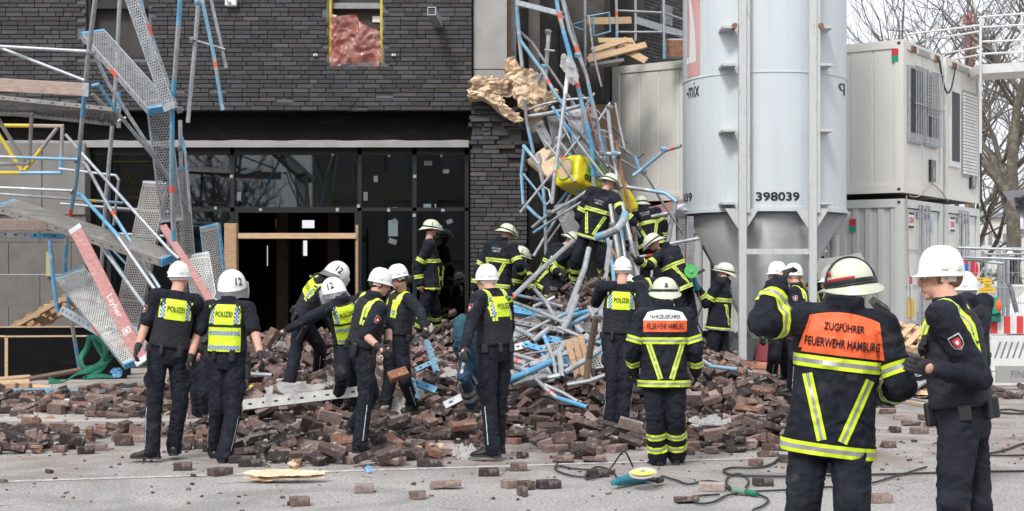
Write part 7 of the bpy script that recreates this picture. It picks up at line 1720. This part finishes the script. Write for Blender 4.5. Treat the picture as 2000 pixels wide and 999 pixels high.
a, c = gp(-60, 779, .13), gp(60, 775, .13); channel('steel_channel', 'shorter bent steel strip in front of the long one', a + Vector((0,0,.06)), c + Vector((0,0,.06)), .1, Vector((0,-.2,1)), M['galv'], 'steel strip', holes=False)
tube_thing('plastic_pipe', 'long white plastic pipe lying across the pavement at left', [gp(-80,786,.2), gp(60,786,.18), gp(180,782,.16), gp(275,774,.16)], M['whitepaint'], .03, cat='pipe')
tube_thing('plastic_pipe', 'second white plastic pipe lying in front of the first', [gp(-80,780,.17), gp(90,790,.16), gp(200,788,.16)], M['patchwhite'], .02, cat='pipe')
# green sling
mb = MB()
def ribbon(mb, l, w_, m, up=Vector((0,-1,.3))):
    P_ = [p if isinstance(p, Vector) else at(*p) for p in l]; S_ = []
    for i in range(len(P_) - 1):      # smooth
        p0, p1, p2, p3 = P_[max(0, i-1)], P_[i], P_[i+1], P_[min(len(P_)-1, i+2)]
        for k in range(6): t = k / 6; S_.append(.5 * ((2*p1) + (p2 - p0) * t + (2*p0 - 5*p1 + 4*p2 - p3) * t*t + (3*p1 - p0 - 3*p2 + p3) * t**3))
    S_.append(P_[-1]); rg = []
    for i, p in enumerate(S_):
        d = (S_[min(i+1, len(S_)-1)] - S_[max(i-1, 0)]).normalized(); s_ = d.cross(up).normalized(); uu = s_.cross(d); tw = .5 * sin(i * .31); s_ = (s_ * cos(tw) + uu * sin(tw)); uu = s_.cross(d)
        rg.append([p - s_ * w_/2 - uu * .005, p + s_ * w_/2 - uu * .005, p + s_ * w_/2 + uu * .005, p - s_ * w_/2 + uu * .005])
    mb.loft(rg, m)
ribbon(mb, [(176,655,21.2),(170,680,21),(158,700,20.9),(165,720,20.7),(190,716,20.6),(206,690,20.6),(200,668,20.8),(184,655,21.1)], .085, M['green'])
ribbon(mb, [(182,656,21.1),(192,680,20.9),(208,700,20.7),(222,690,20.7),(218,665,20.9),(206,650,21.1)], .075, M['green'])
ribbon(mb, [(208,705,20.6),(180,722,20.3),(150,732,20.1),(125,745,19.9),(95,744,19.8)], .11, M['green'], Vector((0,-.5,1)))
ribbon(mb, [(214,700,20.7),(190,728,20.3),(165,738,20.1),(200,735,20.2),(228,738,20.2)], .08, M['green'], Vector((0,-.4,1)))
tag(mb.build('lifting_sling', smooth=True), 'green lifting sling lying in loops under the slanted decks', 'sling')
crumple('plastic_sheet', 'small blue plastic tube scrap beside the green sling', at(228, 728, 20.1), Vector((.1,0,0)), Vector((0,.05,.08)), toC, .04, M['signblue'] if False else BL, 'plastic scrap', 21, n=12)
bp_ = empty('backpack', at(908, 655, 15.2), 'blue backpack with dark pocket hanging on the stooping paramedic', 'backpack')
mb = MB(); ell(mb, at(908, 655, 15.25), Vector((.115,0,.04)), Vector((0,.12,0)), Vector((-.05,0,.22)), 20, 12); bme = remeshed(mb, .012, 2, .012, 9, 3); as_obj(bme, 'bag_body', M['packblue'], bp_)
mb = MB(); Tb = Matrix.Translation(at(914, 650, 15.11)) @ Matrix.Rotation(.2, 4, 'Y'); mb.bevbox((-.05,-.03,-.16),(.05,.03,.14), .02, M['black'], Tb); mb.build('side_pocket', None, bp_); mb = MB(); mb.bevbox((-.03,-.05,.0),(.035,-.03,.1), .008, M['lightgrey'], Tb); mb.build('radio_pouch', None, bp_)
# soft litter among the bricks
for k, (px, py, w_, h_, m_, lab) in enumerate(((905,887,.14,.07,'bag','white crumpled plastic bag on the road left of the striding policeman'), (487,872,.22,.08,'bag','white plastic film under the bricks right of the riot helmet policeman'), (580,768,.42,.1,'bag','white sheet lying behind the long grey rail'), (630,852,.32,.07,'bag','white film between the bricks left of the policewoman'), (775,800,.12,.14,'bag','white bag at the boots of the policeman facing left'),
    (640,745,.14,.12,'bag','white bag beside the hand of the bending policeman'), (815,770,.1,.08,'bag','small white wrap in the bricks below the blue rail'), (845,655,.08,.14,'bag','white paper shred behind the metal strip'), (1385,828,.25,.05,'bag','white film on the bricks right of the officer with the orange panel'), (875,735,.14,.08,'bag','white scrap left of the paramedic\'s knee'), (1005,625,.12,.16,'bag','white scrap behind the striding policeman\'s back'), (545,680,.12,.08,'bag','white scrap beside the handed over brick'), (300,770,.1,.07,'bag','white scrap behind the first policeman'), (1440,640,.1,.1,'bag','white scrap behind the grinder firefighter'), (1255,815,.12,.05,'bag','white scrap by the waving policeman\'s foot'))):
    p = onmound(px, py, .07) if py < 860 else gp(px, py, .05)
    crumple('plastic_bag', lab, p, Vector((w_, 0, .01)), Vector((0, h_ * .8, h_)), Vector((0,-.3,1)), .06, M[m_], 'plastic bag', 30 + k, n=18, fq=2.2)
for px, py, m_, lab, w_ in ((497,758,'yellow','yellow plastic scrap on the rubble right of the riot helmet policeman',.08), (720,918,'chkblue','small pale blue scrap on the road below the policewoman',.035)):
    p = onmound(px, py, .05) if py < 860 else gp(px, py, .03); crumple('plastic_scrap', lab, p, Vector((w_, 0, .0)), Vector((0, .03, .03)), Vector((0,-.3,1)), .02, M[m_] if m_ == 'yellow' else BL, 'plastic scrap', 60 + px, n=10)
for (px, py, sx, sy, sz, rz, lab) in ((552,936,.36,.06,.014,.06,'long flat strip of torn yellow insulation on the road'), (842,882,.17,.05,.028,.5,'piece of yellow insulation lying slanted beside the white bag'), (572,918,.07,.04,.02,1.2,'small curl of insulation standing above the long strip'), (1795,772,.35,.3,.04,.1,'pile of pale sand like insulation beside the fire chief')):
    mb = MB(); p = gp(px, py, .03); wool_chunk(mb, p + Vector((0,0,.02)), sx * .8, sy * .7, sz, (0, -.05 if rz < 1 else -1.2, rz), px, n=16); crumple('', '', p + Vector((0,0,.05)), Vector((cos(rz), sin(rz), 0)) * sx, Vector((-sin(rz) * sy, cos(rz) * sy * 1.5, .02)), Vector((0,-.3,1)), .014, M['wool'], '', px, n=26, fq=1.4, folds=2, into=mb); tag(mb.build('insulation_piece', loc=p, smooth=True), lab, 'insulation')
for k, (a, c, lab) in enumerate((((1735,770),(1835,790),'upper pale strip of timber beside the sand heap'), ((1738,778),(1832,796),'lower pale strip of timber beside the sand heap'))): board('timber_board', lab, gp(*a, .04), gp(*c, .04), .05, .03, Vector((0,0,1)), M['timberpale'] if k else GV, 'board')
for k, (a, c, lab) in enumerate((((1745,735,20.4),(1790,690,21.3),'upper metal sheet strip lying behind the fire chief\'s elbow'), ((1755,748,20.2),(1815,700,21.2),'middle metal sheet strip lying behind the fire chief\'s elbow'), ((1760,765,20.0),(1830,722,21.0),'lower metal sheet strip lying behind the fire chief\'s elbow'))): channel('metal_strip', lab, at(*a), at(*c), .16, Vector((.2,-.6,1)), GV, 'metal strip', holes=False)
mb = MB(); rq = random.Random(44)     # bricks under the pallet by the containers
for i in range(170):
    x, y = rq.gauss(px_x(1765, 22), .75), rq.uniform(20.3, 23.4); top = max(.05, .95 - abs(y - 22.4) * .38 - abs(x - px_x(1745, 22)) * .45); z = rq.uniform(.0, 1) ** .6 * top
    T = Matrix.Translation((x, y, z)) @ Matrix.Rotation(rq.uniform(0, 3), 4, 'Z') @ Matrix.Rotation(rq.gauss(0, .35), 4, 'X') @ Matrix.Rotation(rq.gauss(0, .35), 4, 'Y'); L = rq.choice((.24,.24,.12,.17)); mb.bevbox((-L/2,-.056,-.034),(L/2,.056,.034), .004, M['brick'], T, brick_tint(rq), jit=.01, rng=rq)
tag(mb.build('brick_rubble'), 'heap of brown bricks under the tilted pallet behind the fire chief', 'rubble', kind='stuff')

# ---------------- tools and cables on the road
def smooth_pts(l, z=.018, sub=6):
    P_ = [p if isinstance(p, Vector) else gp(p[0], p[1], p[2] if len(p) > 2 else z) for p in l]; out = []
    for i in range(len(P_) - 1):
        p0, p1, p2, p3 = P_[max(0, i-1)], P_[i], P_[i+1], P_[min(len(P_)-1, i+2)]
        for k in range(sub): t = k / sub; out.append(.5 * ((2*p1) + (p2 - p0) * t + (2*p0 - 5*p1 + 4*p2 - p3) * t*t + (3*p1 - p0 - 3*p2 + p3) * t**3))
    out.append(P_[-1]); 
    for p in out: p.z = max(p.z, .012)
    return out
cable('power_cable', smooth_pts([(1205,942),(1203,930),(1190,918),(1168,912),(1150,920),(1143,932),(1150,936),(1172,930),(1182,921),(1150,918),(1115,915),(1088,910),(1086,918),(1110,928),(1140,932),(1152,925),(1168,918),(1190,925),(1200,918)]), .009, M['rubber'], 'black cable looping from the blue grinder to the left')
cable('power_cable', smooth_pts([(1086,912),(1092,892),(1104,880),(1117,882),(1118,892),(1105,898),(1090,890),(1098,880),(1112,878),(1122,892),(1136,892)]), .008, M['rubber'], 'small black cable coil at the front edge of the bricks')
cable('power_cable', smooth_pts([(1185,925),(1200,905,.1),(1213,886,.22),(1222,884,.2),(1232,903,.08),(1236,912)]), .008, M['rubber'], 'black cable arching up behind the blue grinder')
cable('power_cable', smooth_pts([(1292,930),(1320,938),(1345,946),(1375,940),(1400,942),(1425,956),(1440,960)]), .009, M['rubber'], 'black cable from the grinder handle to the green coupling')
cable('power_cable', smooth_pts([(1452,962),(1420,968),(1395,980),(1370,984),(1352,978),(1350,971),(1375,968),(1405,966)]), .009, M['rubber'], 'black cable loop around the flat brick near the green coupling')
cable('power_cable', smooth_pts([(1455,955),(1462,938),(1445,926),(1425,930),(1418,943),(1432,958)]), .009, M['rubber'], 'black cable loop standing above the green coupling')
cable('power_cable', smooth_pts([(1520,896),(1508,906),(1480,914),(1430,914),(1413,920),(1430,928),(1480,930),(1540,931),(1640,928),(1720,927),(1900,922),(2060,920)]), .011, M['rubber'], 'long black cable crossing the road behind the fire chief')
cable('power_cable', smooth_pts([(1470,962),(1500,975),(1490,988),(1470,998),(1490,1010),(1560,1012)]), .009, M['rubber'], 'black cable running from the coupling down out of the photo')
cable('power_cable', smooth_pts([(1470,960),(1540,957),(1640,950),(1700,944),(1750,930),(1810,912)]), .009, M['rubber'], 'black cable running right between fire chief and tall policeman')
cable('power_cable', smooth_pts([(1930,886),(1960,880),(2000,866),(2060,850)]), .011, M['rubber'], 'black cable rising to the right edge, upper one')
cable('power_cable', smooth_pts([(1930,890),(1980,890),(2060,888)]), .011, M['rubber'], 'black cable running flat to the right edge')
cable('power_cable', smooth_pts([(1940,803),(1970,800),(2000,803),(2050,800),(1990,808),(1950,806),(2050,812)]), .012, M['rubber'], 'bundle of black cables on the ground under the barrier')
tl = empty('angle_grinder', gp(1245, 940), 'blue angle grinder with yellow cutting disc lying on the road', 'angle grinder'); z0 = .055
g0, g1, g2, g3 = gp(1197, 944, z0), gp(1222, 938, z0), gp(1240, 934, z0), gp(1262, 932, z0)
mb = MB(); mb.tube([g0, gp(1208, 941, z0)], .022, M['toolblue'], 12, r1=.026); mb.build('handle', None, tl, smooth=True)
mb = MB(); mb.tube([gp(1208, 941, z0), g1, g2, gp(1258, 932, z0)], .036, M['toolblue'], 14, r1=.05); mb.build('motor_housing', None, tl, smooth=True)
mb = MB(); mb.tube([gp(1258, 932, z0), gp(1270, 930, z0)], .042, M['black'], 12); mb.build('gear_head', None, tl, smooth=True)
mb = MB(); mb.tube([gp(1266, 935, z0), gp(1284, 939, .05)], .02, M['black'], 10); mb.tube([gp(1284, 939, .05), gp(1292, 937, .045)], .026, M['black'], 10); mb.build('side_handle', None, tl, smooth=True)
dc = gp(1256, 926, .13); mb = MB(); mb.tube([dc, dc + Vector((-.001,-.003,.012))], .112, M['discgrey'], 28); mb.build('guard', None, tl); mb = MB(); mb.tube([dc + Vector((-.001,-.003,.013)), dc + Vector((-.0012,-.0035,.017))], .1, M['discyellow'], 28); mb.tube([dc + Vector((-.001,-.003,.017)), dc + Vector((-.002,-.005,.026))], .018, M['galv'], 10); mb.build('cutting_disc', None, tl)
gw = empty('cable_coupling', gp(1455, 962), 'green grey cable coupling lying on the road between the cables', 'plug'); mb = MB(); mb.tube([gp(1434, 958, .03), gp(1458, 962, .03)], .03, M['coupling'], 12); mb.build('socket', None, gw, smooth=True); mb = MB(); mb.tube([gp(1460, 962, .03), gp(1478, 965, .03)], .024, M['green'], 12); mb.build('plug', None, gw, smooth=True)
g2_ = empty('cutting_machine', at(1356, 545, 21.1), 'cutting machine with bright green disc held up by the firefighter under the silo', 'cutting machine')
mb = MB(); c = at(1350, 530, 21.0); mb.tube([c, c + Vector((0, .012, 0))], .1, M['discgreen'], 30); mb.build('cutting_disc', None, g2_); mb = MB(); mb.tube([c - Vector((0, .02, 0)), c + Vector((0, .03, 0))], .025, M['galv'], 12); mb.build('spindle', None, g2_)
mb = MB(); mb.tube([at(1354, 541, 21.08), at(1362, 565, 21.2)], .035, M['toolblue'], 12, r1=.045); mb.build('motor_housing', None, g2_, smooth=True); mb = MB(); mb.tube([at(1360, 535, 21.06), at(1376, 527, 21.06)], .022, M['black'], 10); mb.build('side_handle', None, g2_, smooth=True)
cable('power_cable', [at(1364,570,21.2), at(1370,600,21), at(1360,625,21), at(1372,650,21), at(1366,690,21.2), at(1360,720,21.4)], .012, M['rubber'], 'black cable hanging from the cutting machine under the silo')

# ---------------- barrier, fence, signs at the right edge
Yb = 22.7
for k, (x0, x1) in enumerate(((px_x(1935, Yb), px_x(2035, Yb)), (px_x(2036, Yb), px_x(2140, Yb)))):
    bb = empty('site_barrier', (x0, Yb, 0), ['white plastic barrier with slanted slots and red striped rail, beside the tall policeman', 'next white plastic barrier reaching out of the photo'][k], 'barrier', 'site barriers')
    zz = lambda py: at(0, py, Yb).z
    mb = MB(); mb.bevbox((x0, Yb, zz(726)), (x1, Yb + .1, zz(655)), .015, M['barrierwhite'])
    x = x0 + .05
    while x < x1 - .12:
        mb.add([(x, Yb - .003, zz(700)), (x + .03, Yb - .003, zz(700)), (x + .12, Yb - .003, zz(668)), (x + .09, Yb - .003, zz(668))], [(0,1,2,3)], M['farwin']); x += .095
    mb.build('body', None, bb)
    mb = MB(); n = 8; w_ = (x1 - x0) / n
    for i in range(n): mb.box((x0 + i*w_, Yb - .02 , zz(652)), (x0 + (i+1)*w_ - .002, Yb + .03, zz(618)), M['barrierred'] if i % 2 == 0 else M['barrierwhite'])
    mb.build('striped_rail', None, bb)
    mb = MB(); mb.bevbox((x0, Yb - .1, 0.0), (x1, Yb + .3, zz(728)), .02, M['barrierwhite']); mb.build('foot', None, bb)
mb = MB(); mb.bevbox((px_x(1945,21.8), 21.8, .12), (px_x(2060,21.8), 21.83, at(0,715,21.8).z), .004, M['lightgrey']); ob = mb.build('metal_tray', loc=(px_x(1945,21.8), 21.8, 0)); tag(ob, 'grey tray with the letters FIN at the foot of the barrier', 'tray')
flat_text('FINU', at(1994, 731, 21.79), Vector((1,0,0)), Vector((0,0,1)), M['farwin'], 'lettering', ob, height=.1, width=.3)
def mesh_fence(label, x0, x1, Y, z0, z1, rails=()):
    f_ = empty('mesh_fence', (x0, Y, z0), label, 'fence', 'mesh fence panels')
    mb = MB()
    for x in (x0, x1): mb.tube([(x, Y, z0), (x, Y, z1)], .021, GV, 8)
    for z in (z0 + .05, z1): mb.tube([(x0, Y, z), (x1, Y, z)], .021, GV, 8)
    mb.build('frame', None, f_); mb = MB(); x = x0 + .1
    while x < x1: mb.tube([(x, Y, z0), (x, Y, z1)], .004, GV, 4, caps=False); x += .1
    z = z0 + .2
    while z < z1: mb.tube([(x0, Y, z), (x1, Y, z)], .004, GV, 4, caps=False); z += .25
    mb.build('wire_mesh', None, f_)
mesh_fence('mesh fence panel with tubular frame right of the container doors', px_x(1893, 23.4), px_x(2040, 23.4), 23.4, .1, at(0, 486, 23.4).z)
mesh_fence('second mesh fence panel standing a little behind the first', px_x(1925, 24.4), px_x(2060, 24.4), 24.4, .1, at(0, 497, 24.4).z)
for k, (a, c) in enumerate((((1870,484,22.9),(2040,490,22.6)), ((1880,503,23),(2040,508,22.6)), ((1880,507,23.1),(1960,515,22.8)))): tube_thing('rail_tube', ['top grey rail of the fence running out of the photo', 'middle grey rail below the top one', 'short grey rail under the middle one'][k], [a, c], GV, .024, cat='rail')
for k, px in enumerate((1952, 1960, 1969)): tube_thing('fence_post', ['left', 'middle', 'right'][k] + ' one of three grey posts standing close behind the fence', [(px, 492 + 4*k, 24.7), (px, 620, 24.7)], GV, .03, cat='post', group='posts behind the fence')
tube_thing('fence_strut', 'dark slanting strut behind the three grey posts', [(1972,555,24.3),(1986,610,24.3)], GD, .04, cat='strut')
sg_ = empty('warning_plate', at(1925, 555, 23.1), 'group of small yellow notices hanging on the mesh fence', 'notice')
for (x0, x1, y0, y1) in ((1903,1933,543,550),(1920,1938,545,556),(1913,1944,562,572),(1922,1936,556,562)):
    q = rect(x0, x1, y0, y1, 23.1); mb = MB(); dy = (x0 % 5) * .006; mb.bevbox((q[0], 23.1 + dy, q[2]), (q[1], 23.104 + dy, q[3]), .001, M['signyellow']); mb.box((q[0] + .03, 23.097 + dy, (q[2]+q[3])/2 - .004), (q[1] - .03, 23.0995 + dy, (q[2]+q[3])/2 + .006), M['rust']); mb.build('notice', None, sg_)
wl_ = empty('warning_lamp', at(1943, 600, 22.6), 'green cased warning lamp with orange lens on the striped barrier', 'warning lamp'); c = at(1941, 597, 22.6)
mb = MB(); mb.tube([c + Vector((-.02, -.08, 0)), c + Vector((.03, .08, 0))], .13, M['lampgreen'], 22); mb.build('casing', None, wl_); mb = MB(); T = Matrix.Translation(c + Vector((.09, -.1, 0))); 
ell(mb, c + Vector((.05, -.06, 0)), Vector((.06,0,0)), Vector((0,.07,0)), Vector((0,0,.115))); mb.build('lens', M['orange'], wl_, smooth=True); mb = MB(); mb.bevbox((c.x - .04, 22.56, c.z - .26), (c.x + .1, 22.66, c.z - .11), .01, M['green']); mb.build('bracket', None, wl_)
rd = empty('traffic_sign', at(1888, 530, 23.9), 'round red sign with blue field behind the tall policeman\'s helmet', 'traffic sign'); c = at(1884, 527, 23.9)
mb = MB(); mb.tube([c, c + Vector((0,.01,0))], .23, M['signred'], 32); mb.build('disc', None, rd); mb = MB(); mb.box((c.x - .1, 23.885, c.z - .1), (c.x + .1, 23.895, c.z + .1), M['signblue']); mb.build('blue_field', None, rd); mb = MB(); mb.tube([(c.x, 23.93, 0), (c.x, 23.93, c.z + .2)], .03, GV); mb.build('post', None, rd)
# parked car
Yc = 30; car = empty('parked_car', (px_x(1990, Yc), Yc, 0), 'white parked car behind the mesh fence at the right edge', 'car'); cx0 = px_x(1912, Yc)
prof = [(0,.35),(0,.72),(.15,.86),(1.0,.96),(1.55,1.4),(1.9,1.47),(3.1,1.45),(3.7,1.05),(4.3,.98),(4.45,.7),(4.45,.35)]
mb = MB(); mb.loft([[Vector((cx0 + x, Yc + y0, z)) for x, z in prof] for y0 in (0, .08, 1.62, 1.7)], M['carwhite']); mb.build('body', None, car)
mb = MB(); mb.add([Vector((cx0 + x, Yc - .01, z)) for x, z in ((1.15,.98),(1.6,1.36),(2.2,1.4),(2.2,.98))], [(0,1,2,3)], M['carglass']); mb.add([Vector((cx0 + x, Yc - .01, z)) for x, z in ((2.28,.98),(2.28,1.4),(3.1,1.38),(3.55,1.04))], [(0,1,2,3)], M['carglass']); mb.build('window', None, car)
for x in (.85, 3.6): mb = MB(); mb.tube([(cx0 + x, Yc - .03, .33), (cx0 + x, Yc + .2, .33)], .33, M['rubber'], 20); wh = mb.build('wheel', None, car); mb = MB(); mb.tube([(cx0 + x, Yc - .035, .33), (cx0 + x, Yc - .03, .33)], .2, GV, 16); mb.build('rim', None, wh)
mb = MB(); mb.bevbox((cx0 + 1.25, Yc - .18, .98), (cx0 + 1.45, Yc, 1.12), .03, M['black']); mb.build('wing_mirror', None, car)
# grey hopper sheet at the right edge and worker behind the fence
hp = empty('steel_hopper', at(1990, 440, 16), 'dark grey blue steel hopper jutting in at the right edge', 'hopper')
mb = MB(); pr_ = [(1957,374),(2060,366),(2060,470),(1990,420)]; mb.loft([[at(x, y, Yh) for x, y in pr_] for Yh in (16, 16.8)], M['farroof']); mb.build('body', None, hp)
mb = MB(); mb.cbox(at(1995, 388, 15.96), (.14, .05, .02), M['black']); mb.cbox(at(2000, 396, 15.96), (.1, .05, .02), M['black']); mb.cbox(at(1994, 404, 15.96), (.1, .05, .02), M['black']); mb.tube([at(1998, 382, 15.95), at(1998, 410, 15.95)], .01, M['black'], 6); mb.build('latch', None, hp)
mb = MB(); mb.bevbox((px_x(1950, 40), 39, 0), (px_x(2010, 40), 41, at(0, 556, 40).z), .05, M['farwall']); tag(mb.build('kiosk_base', loc=(px_x(1980, 40), 40, 0)), 'low pale wall under the far worker in the orange cap', 'wall')
person('far worker in black jacket and orange cap behind the parked car', 40, (1973,490), (1973,503), (1973,535), [((1966,520,-1),(1968,535,-1)), ((1980,520,-1),(1978,534,-1))], [((1970,560,-1),(1970,588,1)), ((1976,560,-1),(1977,588,1))], 160, kit='plain', helm='white', vox=.02, belt=False, ground=False, seed=40)
